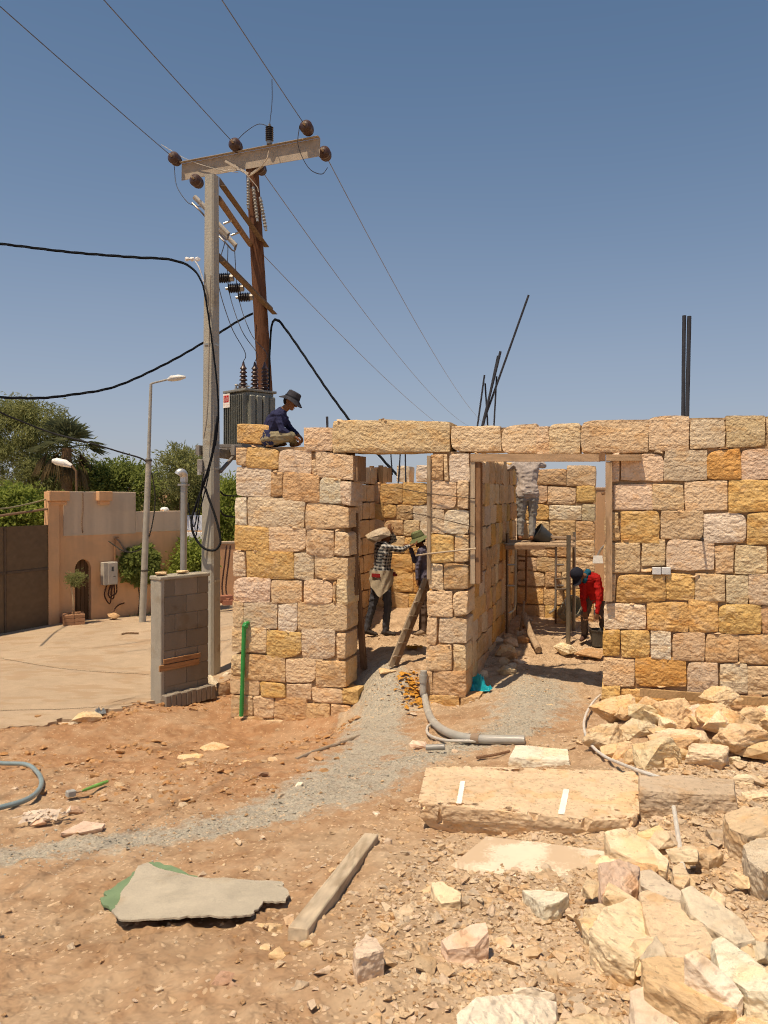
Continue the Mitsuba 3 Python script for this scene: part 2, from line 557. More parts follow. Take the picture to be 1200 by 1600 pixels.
def make_ground():
    ys, y = [], 1.3
    while y < 16:
        ys.append(y)
        y += max(0.012, 0.0042 * y)
    far = [16.3, 17, 18, 19, 20.5, 22, 24, 27, 30, 35, 40, 50, 70, 110, 200, 500, 1500]
    ys = np.array([-1500, -400, -100, -40, -20, -10, -6, -3, -1, 0, 0.6, 1.0] + ys + far)
    xc = np.arange(-5.2, 5.2, 0.021)
    xs = np.concatenate([[-1500, -400, -120, -60, -40, -28, -20, -15, -12, -10, -8.5, -7.5, -6.7, -6.1, -5.6], xc, [5.5, 6, 7, 8, 10, 13, 18, 26, 40, 70, 150, 400, 1500]])
    gx, gy = np.meshgrid(xs, ys)
    x, y = gx.ravel(), gy.ravel()
    z = ground_z(x, y)
    near = np.clip((7.5 - np.abs(x)) / 2, 0, 1) * np.clip((17 - y) / 3, 0, 1) * np.clip((y - 0.2) / 1, 0, 1)
    z = z + micro(x, y) * near
    # low heap of dug earth along the road's edge and under the first course
    d, _ = seg_dist(np.stack([x, y], 1), Gs([(0, 1160), (110, 1150), (240, 1135), (330, 1150)])[:, :2])
    z += 0.10 * np.exp(-(d / 0.35) ** 2) * near
    g, e = zones(x, y)
    nx, ny = len(xs), len(ys)
    i = (np.arange(ny - 1)[:, None] * nx + np.arange(nx - 1)).ravel()
    F = np.vstack([np.stack([i, i + 1, i + nx + 1], 1), np.stack([i, i + nx + 1, i + nx], 1)])
    scene['ground'] = mikit.ply((np.stack([x, y, z], 1), F), 'm_ground', smooth=True, uv=np.stack([g, e], 1))
    structure('ground')


make_ground()

# concrete road on the left, its broken edge towards the camera
_edge = [(-40, 1165), (0, 1146), (40, 1140), (75, 1139), (95, 1128), (120, 1131), (150, 1116), (185, 1113), (215, 1106), (262, 1098), (300, 1092), (340, 1078), (362, 1062)]
EDGE = Gs(_edge)[:, :2]


def make_road():
    rng = np.random.default_rng(4)
    e = []
    for a, b in zip(EDGE[:-1], EDGE[1:]):
        for t in np.linspace(0, 1, 5, endpoint=False):
            e.append(a + (b - a) * t + rng.normal(0, 0.03, 2))
    e = [np.array([-30, EDGE[0][1] - 1.5])] + e + [EDGE[-1]]
    outline = np.vstack([e, [[-1.9, 15.5], [0.5, 22], [2, 34], [-30, 34]]])
    # cells of the slab, parted by two sawn joints
    P = Polygon(outline).buffer(0)
    m = trimesh.creation.extrude_polygon(P, 0.10, engine='earcut')
    v, f = trimesh.remesh.subdivide_to_size(np.array(m.vertices), np.array(m.faces), 0.8, max_iter=12)
    top = v[:, 2] > 0.05
    v[:, 2] = ground_z(v[:, 0], v[:, 1]) + np.where(top, 0.055, -0.06)
    key = put('road', (v, f), 'm_road')
    structure(key)
    for line in ([(-20, 1117), (140, 1112), (222, 1103)], [(-20, 1030), (100, 1050), (232, 1059)]):
        q = Gs(line)
        q = smooth_path(q, 8)
        L, R_ = [], []
        for k in range(len(q)):
            t = q[min(k + 1, len(q) - 1)] - q[max(k - 1, 0)]
            s = unit(np.cross(t, [0, 0, 1.0])) * 0.008
            for lst, sg in ((L, 1), (R_, -1)):
                p = q[k] + s * sg
                lst.append([p[0], p[1], gz(p[0], p[1]) + 0.0595])
        n = len(L)
        i = np.arange(n - 1)
        j = put('joint', (np.array(L + R_), np.vstack([np.stack([i, i + n, i + n + 1], 1), np.stack([i, i + n + 1, i + 1], 1)])), 'm_matte', (0.26, 0.19, 0.13), 'road')


make_road()


def onroad(px, py):
    p = G(px, py, 0.055)
    return p

# ---------------------------------------------------------------- the stone house under construction
WP0 = np.array([1.06, 9.8, CAM_Z])
WU, WV, WZ = np.array([0.9558, -0.2941, 0.0]), np.array([0.2941, 0.9558, 0.0]), np.array([0, 0, 1.0])
THICK = 0.46


def W(px, py, off=0.0):
    """the point of the front wall's face (off metres further in) seen at a photograph pixel"""
    d = ray(px, py)
    o = WP0 + WV * off
    t = ((o - EYE) @ WV) / (d @ WV)
    return EYE + d * t


def Wuv(u, v, z):
    """house coordinates: along the front wall from the middle pier, inwards, height above the camera"""
    return WP0 + WU * u + WV * v + WZ * z


def wu(px, py=900, off=0.0):
    return float((W(px, py, off) - WP0) @ WU)


STONE = {'c': (0.65, 0.49, 0.32), 'w': (0.66, 0.57, 0.44), 'p': (0.65, 0.50, 0.36), 'y': (0.60, 0.40, 0.17), 'o': (0.57, 0.335, 0.115),
         'b': (0.54, 0.365, 0.205), 't': (0.60, 0.445, 0.275), 'g': (0.58, 0.47, 0.33)}


def stone_mesh(q, inward, depth, relief, seed, nx=20, ny=14, rough_side=0.0, ragged=0.010):
    """a quarry-faced block: q = its four face corners TL, TR, BR, BL; depth metres deep along inward"""
    rng = np.random.default_rng(seed)
    q = [np.asarray(p, float) for p in q]
    w = (np.linalg.norm(q[1] - q[0]) + np.linalg.norm(q[2] - q[3])) / 2
    h = (np.linalg.norm(q[3] - q[0]) + np.linalg.norm(q[2] - q[1])) / 2
    eu, ev = unit(q[1] + q[2] - q[0] - q[3]), unit(q[0] + q[1] - q[2] - q[3])
    out = -unit(inward)
    s, t = np.meshgrid(np.linspace(0, 1, nx + 1), np.linspace(0, 1, ny + 1))
    # grid lines drawn towards the edges, so that the rounded border is finely made
    s, t = s + 0.055 * np.sin(2 * PI * s) * -1, t + 0.055 * np.sin(2 * PI * t) * -1
    a, b = 2 * s - 1, 2 * t - 1
    P = q[0] * ((1 - s) * (1 - t))[..., None] + q[1] * (s * (1 - t))[..., None] + q[2] * (s * t)[..., None] + q[3] * ((1 - s) * t)[..., None]
    # rounded corners, each by its own amount, and a ragged outline
    for ca, cb in ((-1, -1), (1, -1), (1, 1), (-1, 1)):
        k = rng.uniform(0.001, 0.010) * (4.0 if rng.random() < 0.22 else 1)
        near = np.clip((a * ca + b * cb) / 2, 0, 1) ** 7
        P = P - (near * k * min(1.0, 3 * min(w, h)))[..., None] * (eu * ca - ev * cb)
    o = rng.uniform(0, 50, 3)
    for axis, e, c in ((0, eu, a), (1, ev, b)):
        jag = meshkit.fbm(np.stack([P @ eu * 7 + o[0], P @ ev * 7 + o[1], P[..., 2] * 0 + o[2] + axis * 9], -1), 3, 3) - 0.5
        edge = np.maximum(np.abs(a), np.abs(b)) ** 4
        P = P + (jag * edge * ragged * 2.6)[..., None] * e
    pillow = (1 - np.abs(a) ** 14) * (1 - np.abs(b) ** 11)
    loc = np.stack([P @ eu, P @ ev, 0 * a], -1) + o
    ridg = np.abs(2 * meshkit.fbm(loc * 6.0, 4, seed % 97) - 1)
    face = 0.55 + 1.1 * (meshkit.fbm(loc * 3.2, 3, seed % 89) - 0.5) - 0.9 * ridg * 0.8
    for _ in range(4):  # chisel facets: planes that cut the boss back
        g = rng.normal(0, 0.45, 2)
        face = np.minimum(face, rng.uniform(0.35, 0.95) + g[0] * a + g[1] * b)
    fine = (meshkit.fbm(loc * 21.0, 3, seed % 83) - 0.5) * 1.0
    hgt = relief * (0.55 + face + fine) * (0.52 + 0.48 * pillow)
    P = P + hgt[..., None] * out
    V = [P.reshape(-1, 3)]
    i = (np.arange(ny)[:, None] * (nx + 1) + np.arange(nx)).ravel()
    F = [np.stack([i, i + nx + 1, i + nx + 2], 1), np.stack([i, i + nx + 2, i + 1], 1)]
    ring = np.concatenate([np.arange(nx), nx + (nx + 1) * np.arange(ny), ny * (nx + 1) + nx - np.arange(nx), (nx + 1) * (ny - np.arange(ny))])
    n, last = len(ring), ring
    cen = (q[0] + q[1] + q[2] + q[3]) / 4
    nring = 5 if rough_side > 0 else 1
    tot = (nx + 1) * (ny + 1)
    base = V[0][ring]
    for k in range(1, nring + 1):
        dd = depth * k / nring
        R = base - out * ((base - cen) @ out)[:, None] * min(1, 2.0 * k / nring) + unit(inward) * dd
        if rough_side > 0:
            rad = unit_rows(R - cen - unit(inward) * dd)
            R = R + rad * ((meshkit.fbm(R * 8 + o, 3, 7) - 0.5) * rough_side)[:, None]
        V.append(R)
        new = tot + np.arange(n)
        j, jn = np.arange(n), (np.arange(n) + 1) % n
        F += [np.stack([last[j], new[j], new[jn]], 1)[:, ::-1], np.stack([last[j], new[jn], last[jn]], 1)[:, ::-1]]
        last, tot = new, tot + n
    V.append((cen + unit(inward) * depth)[None])
    j = np.arange(n)
    F.append(np.stack([last[j], last[(j + 1) % n], np.full(n, tot)], 1))
    v, f = np.vstack(V), np.vstack(F)
    # outward winding: the front face must point along out
    fn = np.cross(v[f[:, 1]] - v[f[:, 0]], v[f[:, 2]] - v[f[:, 0]])[: 2 * nx * ny].sum(0)
    return v, (f if fn @ out > 0 else f[:, ::-1])


def unit_rows(a):
    return a / np.maximum(np.linalg.norm(a, axis=-1, keepdims=True), 1e-9)


HOUSE = thing('stone_house', 'unfinished house of rough yellow and cream stone blocks with two tall doorways and no roof', 'house')
_srng = np.random.default_rng(12)


def wall_stone(part, q, inward, code, depth=0.24, side=0.0, n=(20, 14), ragged=0.010, jitter=0.045):
    c = np.array(STONE[code[0]]) * (1 + _srng.normal(0, jitter)) * (1 + _srng.normal(0, jitter * 0.4, 3))
    rel = {'r': 0.025, 's': 0.007, 'm': 0.015}[code[1] if len(code) > 1 else 'r'] * _srng.uniform(0.8, 1.25)
    return put('stone', stone_mesh(q, inward, depth, rel, int(_srng.integers(1 << 30)), *n, rough_side=side, ragged=ragged), 'm_stone', c, part)


FRONT = f'{HOUSE}__front_wall'
# photograph pixels: x0, x1, y top, y bottom, colour and finish; s = slope of the course
LEFT_PIER = [
    (0.05, [(371, 422, 662, 694, 'y', 1)]),
    (0.085, [(370, 385, 698, 727, 't', 1), (387, 436, 699, 733, 'y', 0), (437, 486, 702, 739, 'ps', 0), (487, 493, 716, 742, 't', 0), (494, 551, 710, 747, 'cm', 2)]),
    (0.08, [(369, 424, 729, 776, 'ws', 1), (425, 441, 738, 776, 'b', 0), (443, 499, 738, 782, 'b', 0), (500, 532, 748, 786, 'wm', 0), (533, 549, 752, 789, 'p', 2)]),
    (0.05, [(368, 385, 777, 820, 'w', 1), (388, 476, 778, 823, 'g', 0), (478, 546, 788, 826, 't', 2)]),
    (0.03, [(367, 420, 822, 860, 'y', 1), (421, 477, 824, 862, 'cm', 0), (479, 521, 828, 867, 't', 0), (523, 545, 832, 868, 'c', 2)]),
    (0.02, [(366, 383, 862, 900, 'p', 1), (385, 459, 863, 904, 'y', 0), (461, 490, 865, 904, 'gm', 0), (492, 544, 869, 904, 'tm', 2)]),
    (0.015, [(365, 423, 901, 941, 'p', 1), (424, 473, 907, 943, 'tm', 0), (475, 520, 905, 943, 'c', 0), (521, 525, 911, 942, 'b', 0), (526, 543, 904, 943, 'c', 2)]),
    (0.02, [(364, 380, 940, 980, 't', 1), (381, 433, 943, 981, 'gs', 0), (435, 464, 944, 985, 'wm', 0), (465, 542, 943, 986, 'ts', 2)]),
    (0.025, [(363, 416, 981, 1020, 't', 1), (417, 471, 986, 1026, 'y', 0), (472, 524, 985, 1029, 'gm', 0), (526, 541, 990, 1030, 't', 2)]),
    (0.03, [(362, 382, 1022, 1056, 't', 1), (385, 445, 1024, 1065, 'b', 0), (447, 493, 1028, 1066, 'cs', 0), (495, 540, 1031, 1073, 'b', 2)]),
    (0.04, [(361, 405, 1058, 1084, 'ts', 1), (407, 446, 1067, 1087, 'y', 0), (448, 487, 1067, 1090, 'tm', 0), (488, 535, 1075, 1099, 'tm', 2), (536, 560, 1078, 1101, 'y', 0)]),
    (0.03, [(361, 395, 1087, 1119, 'tm', 1), (396, 428, 1089, 1122, 't', 0), (429, 479, 1092, 1130, 'b', 0), (480, 515, 1099, 1124, 'b', 0), (517, 549, 1102, 1132, 'b', 0)]),
    (0.02, [(366, 412, 1121, 1144, 'b', 1), (413, 446, 1125, 1150, 't', 0), (447, 490, 1132, 1152, 'b', 0), (491, 526, 1127, 1150, 'y', 0), (528, 556, 1133, 1152, 'b', 0)])]
TOP_ROW = [(0.0, [(475, 520, 669, 705, 'c', 0), (521, 703, 658, 708, 't', 3), (706, 783, 664, 706, 'cm', 0), (785, 838, 664, 709, 'cm', 0), (838, 858, 666, 709, 'cm', 0), (858, 907, 661, 708, 'cm', 0),
                  (908, 1012, 657, 708, 't', 0), (1014, 1077, 653, 704, 'cm', 0), (1078, 1133, 656, 701, 'gm', 0), (1135, 1196, 649, 699, 'tm', 0), (1198, 1262, 650, 700, 't', 0), (1264, 1340, 650, 700, 'c', 0)])]
MID_PIER = [
    (0.0, [(673, 692, 711, 751, 'b', 1), (694, 700, 711, 751, 't', 0), (702, 733, 709, 751, 'ws', 2)]),
    (0.0, [(672, 713, 752, 794, 'cs', 1), (715, 732, 753, 794, 'c', 2)]),
    (0.0, [(671, 693, 796, 833, 'ps', 1), (695, 732, 795, 834, 'ws', 2)]),
    (0.0, [(670, 709, 836, 878, 'y', 1), (711, 731, 836, 878, 'tm', 2)]),
    (0.02, [(669, 692, 880, 920, 'c', 1), (694, 731, 880, 921, 'b', 2)]),
    (0.0, [(668, 707, 922, 963, 'c', 1), (709, 730, 924, 963, 'c', 2)]),
    (0.0, [(667, 683, 965, 1006, 't', 1), (686, 729, 965, 1006, 'ps', 2)]),
    (0.01, [(666, 706, 1008, 1047, 'tm', 1), (709, 728, 1008, 1049, 'tm', 2)]),
    (0.02, [(666, 676, 1048, 1085, 'b', 1), (678, 728, 1050, 1088, 'b', 2)]),
    (0.02, [(664, 717, 1087, 1112, 'y', 1), (719, 748, 1090, 1114, 'b', 2)]),
    (0.02, [(668, 700, 1113, 1132, 'b', 1), (702, 742, 1114, 1132, 'y', 0)])]
RIGHT_WALL = [
    (-0.01, [(957, 968, 710, 752, 'p', 1), (970, 1036, 710, 752, 'ps', 0), (1038, 1104, 703, 750, 'gm', 0), (1105, 1157, 703, 750, 'o', 0), (1158, 1222, 702, 748, 'ps', 0), (1224, 1290, 702, 748, 'y', 0)]),
    (0.0, [(946, 957, 757, 796, 'p', 1), (958, 1018, 758, 796, 'pm', 0), (1020, 1068, 757, 795, 'tm', 0), (1070, 1137, 753, 797, 'cs', 0), (1139, 1206, 750, 799, 'y', 0), (1208, 1270, 750, 798, 'c', 0)]),
    (0.0, [(945, 968, 800, 845, 't', 1), (970, 1030, 799, 846, 'y', 0), (1032, 1099, 797, 842, 'tm', 0), (1100, 1167, 801, 848, 'w', 0), (1168, 1232, 801, 850, 'y', 0), (1234, 1300, 801, 849, 't', 0)]),
    (0.0, [(944, 1000, 849, 895, 'tm', 1), (1003, 1039, 842, 884, 'tm', 0), (1041, 1116, 845, 891, 'ps', 0), (1118, 1146, 854, 895, 'tm', 0), (1149, 1198, 852, 897, 'cm', 0), (1200, 1262, 851, 897, 'y', 0)]),
    (0.0, [(944, 961, 898, 940, 't', 1), (963, 1040, 896, 941, 'y', 0), (1042, 1085, 896, 938, 'y', 0), (1086, 1133, 895, 938, 't', 0), (1135, 1169, 898, 943, 'gm', 0), (1170, 1236, 898, 945, 'g', 0), (1238, 1300, 898, 944, 't', 0)]),
    (0.01, [(944, 1008, 945, 983, 'p', 1), (1011, 1075, 942, 988, 'y', 0), (1076, 1122, 939, 988, 'y', 0), (1123, 1188, 944, 991, 'y', 0), (1190, 1250, 946, 991, 'b', 0)]),
    (0.01, [(943, 968, 985, 1025, 'o', 1), (970, 1015, 984, 1026, 'y', 0), (1017, 1049, 986, 1029, 'w', 0), (1051, 1101, 990, 1033, 'tm', 0), (1103, 1153, 990, 1034, 'b', 0), (1156, 1222, 993, 1037, 'b', 0)]),
    (0.015, [(942, 991, 1028, 1071, 'tm', 1), (992, 1072, 1030, 1074, 'o', 0), (1074, 1122, 1034, 1082, 'g', 0), (1125, 1168, 1036, 1085, 'g', 0), (1169, 1232, 1040, 1085, 'c', 0)]),
    (0.015, [(941, 969, 1073, 1100, 'y', 1), (971, 1040, 1075, 1105, 'y', 0), (1042, 1106, 1083, 1112, 'b', 0), (1108, 1190, 1087, 1114, 'b', 0), (1192, 1240, 1088, 1114, 't', 0)]),
    (0.015, [(941, 990, 1102, 1128, 'b', 1), (992, 1060, 1107, 1130, 't', 0), (1062, 1130, 1114, 1135, 'b', 0), (1132, 1200, 1116, 1138, 'b', 0)])]

lintel_keys = []
for rows in (LEFT_PIER, TOP_ROW, MID_PIER, RIGHT_WALL):
    for slope, row in rows:
        for x0, x1, y0, y1, code, end in row:
            dy = slope * (x1 - x0) / 2
            x0, x1, y0, y1 = x0 - 0.35, x1 + 0.35, y0 - 0.4, y1 + 0.4
            jr = _srng.normal(0, 1.1, 8)
            top = rows is TOP_ROW or (rows is LEFT_PIER and y0 < 670)
            q = [W(x0 + 0.6 * jr[0], y0 - dy + jr[1] * 1.4), W(x1 + 0.6 * jr[2], y0 + dy + jr[3] * 1.4), W(x1 + 0.6 * jr[4], y1 + dy + jr[5] * 1.2), W(x0 + 0.6 * jr[6], y1 - dy + jr[7] * 1.2)]
            big = (x1 - x0) > 90
            full = end in (1, 2, 3) or top
            k = wall_stone(FRONT, q, WV, code, THICK if full else 0.24, 0.03 if full else 0.0, (44, 16) if big else (22, 15))
            if end == 3:
                plabel(k, 'long rough yellow lintel stone over the narrow left doorway')
# small stones wedged in the joints (one mesh: too small to pick apart)
_chips = []
for (x, y, w, h) in [(433, 737, 14, 5), (420, 696, 16, 5), (398, 697, 10, 4), (505, 708, 14, 4), (527, 750, 12, 5), (464, 825, 20, 5), (530, 829, 18, 5), (455, 822, 8, 4), (508, 905, 10, 5), (450, 987, 16, 5), (500, 1031, 14, 4),
                     (385, 940, 14, 5), (418, 983, 12, 5), (470, 1098, 12, 5), (523, 1101, 10, 5), (400, 862, 14, 4), (690, 923, 20, 5), (700, 1008, 12, 4), (745, 708, 8, 4), (980, 844, 14, 6), (1088, 900, 26, 7), (1012, 890, 20, 8), (1150, 846, 20, 6), (1150, 858, 12, 14),
                     (1012, 800, 10, 5), (1030, 706, 20, 5), (885, 711, 30, 5), (915, 711, 16, 5), (1063, 799, 12, 5), (1130, 700, 14, 4), (1047, 1030, 12, 5), (1150, 1035, 14, 5), (990, 944, 14, 4), (1122, 990, 14, 4), (1114, 1079, 10, 9), (1030, 1072, 20, 4), (1040, 996, 6, 20),
                     (1186, 1010, 6, 20), (676, 1090, 14, 5), (712, 1020, 4, 22), (432, 1140, 20, 8), (505, 1118, 10, 5), (604, 657, 10, 5), (530, 658, 14, 5), (598, 655, 6, 4)]:
    c = W(x, y, 0.02)
    s = 11.0 / 1200 * 0.92
    pts = np.random.default_rng(x * 7 + y).normal(0, 1, (9, 3))
    pts = unit_rows(pts) * [w * s * 0.55, 0.06, h * s * 0.6]
    pts = pts[:, :1] * WU + pts[:, 1:2] * WV + pts[:, 2:] * WZ
    _chips.append(hull(c + pts))
plabel(put('wedge_stones', join(*_chips), 'm_stone', STONE['t'], FRONT), 'small stones wedged into the joints')
labels[f'{FRONT}__wedge_stones']['kind'] = 'stuff'


def core(u0, u1, v0, v1, z0, z1, part, color=MORTAR):
    """rubble and mortar behind the stones"""
    c = Wuv((u0 + u1) / 2, (v0 + v1) / 2, (z0 + z1) / 2)
    m = subdivided(box(u1 - u0, v1 - v0, z1 - z0), 3)
    v = m[0] + (meshkit.noise(m[0] * 6 + 3)[:, None] - 0.5) * 0.02
    return put('core', (v @ np.stack([WU, WV, WZ]) + c, m[1]), 'm_stone', color, part)


UL0, UL1, UM0, UM1, UR0 = wu(371, 900) + 0.04, wu(541, 900), wu(670, 900), wu(729, 900), wu(946, 900)
core(UL0, UL1 - 0.04, 0.034, 0.43, -3.4, 0.54, FRONT)
core(UL0, wu(520, 690), 0.06, 0.43, 0.50, 0.62, FRONT)
core(UM0 + 0.04, UM1 - 0.04, 0.034, 0.43, -3.1, 0.54, FRONT)
core(UR0 + 0.04, 4.6, 0.034, 0.43, -2.9, 0.9, FRONT)
core(wu(708, 690), 4.6, 0.05, 0.42, 0.58, 0.84, FRONT)

# ---- the wall between the two rooms, seen from its right side
PART = f'{HOUSE}__partition_wall'
PU = UM1
for za, zb in zip([0.44, 0.15, -0.17, -0.47, -0.80, -1.12, -1.43, -1.73, -2.02, -2.33], [0.15, -0.17, -0.47, -0.80, -1.12, -1.43, -1.73, -2.02, -2.33, -2.68]):
    v, first = THICK + 0.01, True
    while v < 4.86:
        w = _srng.uniform(0.26, 0.62)
        v1 = min(v + w, 4.88)
        if 4.88 - v1 < 0.16:
            v1 = 4.88
        g = 0.003
        lift = _srng.uniform(0.0, 0.16) if za > 0.4 else 0
        dz = _srng.normal(0, 0.014, 4)
        q = [Wuv(PU, v + g, za - g + dz[0] + lift), Wuv(PU, v1 - g, za - g + dz[1] + lift), Wuv(PU, v1 - g, zb + g + dz[2]), Wuv(PU, v + g, zb + g + dz[3])]
        k = wall_stone(PART, q, -WU, str(_srng.choice(['bm', 'b', 'tm', 'ym', 'om', 'ts', 'gs', 'b'])), 0.2, 0, (14, 11))
        v = v1
core(UM0 + 0.02, PU - 0.03, THICK, 4.85, -3.0, 0.42, PART)

# ---- the back wall
BACK = f'{HOUSE}__back_wall'
_zr = [0.50, 0.155, -0.18, -0.50, -0.86, -1.17, -1.45, -1.75, -2.08, -2.45, -2.8]
_rowcol = [['b', 'b', 't', 'p'], ['cs', 'c', 'y', 't'], ['y', 'w', 'g', 'g'], ['t', 'b', 'b', 'b'], ['t', 'b', 't', 'c'], ['t', 'tm', 'c', 'b'], ['tm', 'b', 't', 'b'], ['y', 'b', 'y', 'p'], ['b', 'y', 'b', 't'], ['b', 't', 'b', 'b']]
for r, (za, zb) in enumerate(zip(_zr[:-1], _zr[1:])):
    u, n = PU + 0.02, 0
    while u < 1.42:
        w = _srng.uniform(0.28, 0.60)
        u1 = u + w
        if 1.43 - u1 < 0.2:
            u1 = 1.43
        dz = _srng.normal(0, 0.016, 4)
        if r == 0:
            dz[:2] += _srng.uniform(-0.05, 0.04)
        g = 0.004
        q = [Wuv(u + g, 4.9, za - g + dz[0]), Wuv(u1 - g, 4.9, za - g + dz[1]), Wuv(u1 - g, 4.9, zb + g + dz[2]), Wuv(u + g, 4.9, zb + g + dz[3])]
        end = u1 >= 1.42 or r == 0
        wall_stone(BACK, q, WV, _rowcol[r][n % 4], 0.44 if end else 0.22, 0.03 if end else 0, (14, 10))
        u, n = u1, n + 1
core(PU, 1.39, 4.93, 5.32, -3.0, 0.42, BACK)
_zl = [0.19, -0.23, -0.53, -0.86, -1.20, -1.55, -1.96, -2.3, -2.75]
_lcol = [['b', 'y', 'y', 'w'], ['y', 'y', 'b', 'ws'], ['t', 'b', 't', 'ws'], ['t', 't', 'y', 'gs'], ['t', 'y', 'y', 'c'], ['y', 'y', 'o', 't'], ['t', 'b', 'y', 't'], ['t', 'y', 't', 'c']]
for r, (za, zb) in enumerate(zip(_zl[:-1], _zl[1:])):
    u, n = -3.0, 0
    xs_ = {0: [-3.0, -2.94, -2.70, -2.24, -1.74, -1.45], 1: [-3.0, -2.92, -2.63, -2.36, -2.02, -1.6]}.get(r)
    while u < PU - 0.2:
        w = _srng.uniform(0.30, 0.58)
        u1 = xs_[n + 1] if xs_ and n + 1 < len(xs_) else u + w
        if PU - 0.2 - u1 < 0.2:
            u1 = PU - 0.2
        dz = _srng.normal(0, 0.016, 4)
        g = 0.004
        q = [Wuv(u + g, 4.9, za - g + dz[0]), Wuv(u1 - g, 4.9, za - g + dz[1]), Wuv(u1 - g, 4.9, zb + g + dz[2]), Wuv(u + g, 4.9, zb + g + dz[3])]
        wall_stone(BACK, q, WV, _lcol[r][(n - (1 if r < 2 else 0)) % 4], 0.44 if r == 0 else 0.22, 0.02 if r == 0 else 0, (14, 10))
        u, n = u1, n + 1
for u0, u1, code in ((-2.38, -2.12, 'w'), (-1.98, -1.50, 'w'), (-1.48, -1.0, 'g'), (-0.98, -0.5, 't')):
    q = [Wuv(u0, 4.98, 0.55), Wuv(u1, 4.98, 0.53), Wuv(u1, 4.98, 0.21), Wuv(u0, 4.98, 0.22)]
    wall_stone(BACK, q, WV, code, 0.36, 0.02, (14, 10))
core(-3.2, PU - 0.1, 4.93, 5.32, -3.2, 0.16, BACK)

# outer left wall and right wall of the house, which the picture sees nothing of but their tops and shade
for part, u, sgn in ((f'{HOUSE}__left_wall', UL0 - 0.02, -1), (f'{HOUSE}__right_wall', 4.6, 1)):
    ms, rng = [], np.random.default_rng(77 + sgn)
    for r in range(11):
        za, zb = 0.5 - r * 0.34, 0.5 - (r + 1) * 0.34
        v = THICK + 0.02
        while v < 5.2:
            v1 = min(v + rng.uniform(0.35, 0.7), 5.32)
            e, f_ = Wuv(u, v + 0.008, 0), Wuv(u, v1 - 0.008, 0)
            q = [Wuv(u, v + 0.01, za - 0.01), Wuv(u, v1 - 0.01, za - 0.01), Wuv(u, v1 - 0.01, zb + 0.01), Wuv(u, v + 0.01, zb + 0.01)]
            ms.append(stone_mesh(q if sgn > 0 else [q[1], q[0], q[3], q[2]], -WU * sgn, 0.44, 0.03, int(rng.integers(1 << 30)), 5, 4))
            v = v1
    k = put('stone', join(*ms), 'm_stone', STONE['t'], part)
    labels[k] = {'label': 'rough stones of the side wall', 'kind': 'stuff'}

# ---- timber frame in the right doorway
WOODC, WOODP, WOODD = (0.46, 0.32, 0.20), (0.48, 0.385, 0.275), (0.27, 0.155, 0.088)
DF = f'{HOUSE}__door_frame'


def wall_board(x0, y0, x1, y1, off0, off1, color, name, parent=None):
    bsdf = 'm_wood_h' if abs(x1 - x0) > abs(y1 - y0) else 'm_wood_v'
    """a board standing on or lying along the front wall, from pixel corner to pixel corner, between two depths"""
    a, b, c, d = W(x0, y0, off0), W(x1, y0, off0), W(x1, y1, off0), W(x0, y1, off0)
    ins = WV * (off1 - off0)
    P = np.array([a, b, c, d, a + ins, b + ins, c + ins, d + ins])
    m = subdivided(hull(P), 1)
    return put(name, m, bsdf, color, parent)


wall_board(735, 709, 938, 721, -0.075, 0.02, WOODC, 'header', DF)
wall_board(947, 710, 1003, 720, -0.11, 0.0, WOODC, 'header', DF)
wall_board(735, 722, 742, 912, -0.06, -0.005, WOODP, 'post', DF)
wall_board(742.5, 722, 750.5, 912, -0.045, 0.12, WOODD, 'post', DF)
wall_board(946, 721, 956.5, 940, -0.10, -0.03, WOODC, 'post', DF)
wall_board(936, 708, 946, 720, -0.10, 0.05, WOODD, 'header', DF)
_k = f'{HOUSE}__door_boards'
wall_board(553, 712, 558.5, 752, 0.06, 0.42, (0.34, 0.225, 0.14), 'board', _k)
wall_board(549.5, 802, 558, 930, 0.30, 0.36, (0.26, 0.165, 0.10), 'board', _k)
wall_board(667, 712, 672.5, 905, -0.045, 0.0, (0.40, 0.31, 0.21), 'board', _k)

# ---- bare reinforcing bars
REBAR = (0.055, 0.060, 0.075)


def bar(a, b, r=0.016):
    return put('rebar', tube([a, b], r, 8), 'm_matte', REBAR, HOUSE, smooth=40)


for (xa, ya, xb, yb, off, r) in [(744, 668, 757, 586, 0.25, 0.012), (750, 668, 782, 549, 0.25, 0.017), (748, 668, 826, 461, 0.28, 0.014), (763, 668, 758, 599, 0.3, 0.011), (771, 668, 776, 588, 0.3, 0.011),
                                 (1067, 660, 1069, 493, 0.2, 0.022), (1073, 672, 1077, 494, 0.2, 0.024), (512, 672, 511, 651, 0.3, 0.018), (752, 668, 778, 556, 0.27, 0.014)]:
    bar(W(xa, ya + 12, off), W(xb, yb, off), r)
for (xa, ya, xb, yb, v) in [(622, 757, 626, 700, 4.95), (634, 760, 633, 690, 4.96), (613, 742, 610, 700, 5.1)]:
    bar(W(xa, ya, v), W(xb, yb, v), 0.014)
# formwork on the back wall of the left room
FB = tag(new_key('formwork_panel'), 'weathered brown boards standing in a row on the back wall behind the narrow doorway', 'boards')
for i in range(8):
    x0 = 556 + i * 7.0
    a, b = W(x0, 727 + (i * 37 % 5), 4.99), W(x0 + 6.6, 727 + (i * 37 % 5), 4.99)
    c, d = W(x0 + 6.6, 754, 4.99), W(x0, 754, 4.99)
    put('board', subdivided(hull(np.array([a, b, c, d] + [p + WV * (0.03 + 0.012 * (i % 3)) for p in (a, b, c, d)])), 1), 'm_wood_v', np.array((0.20, 0.125, 0.075)) * (0.8 + 0.08 * (i * 29 % 5)), FB)

# ---------------------------------------------------------------- loose rocks, slabs and litter on the ground
_rrng = np.random.default_rng(99)


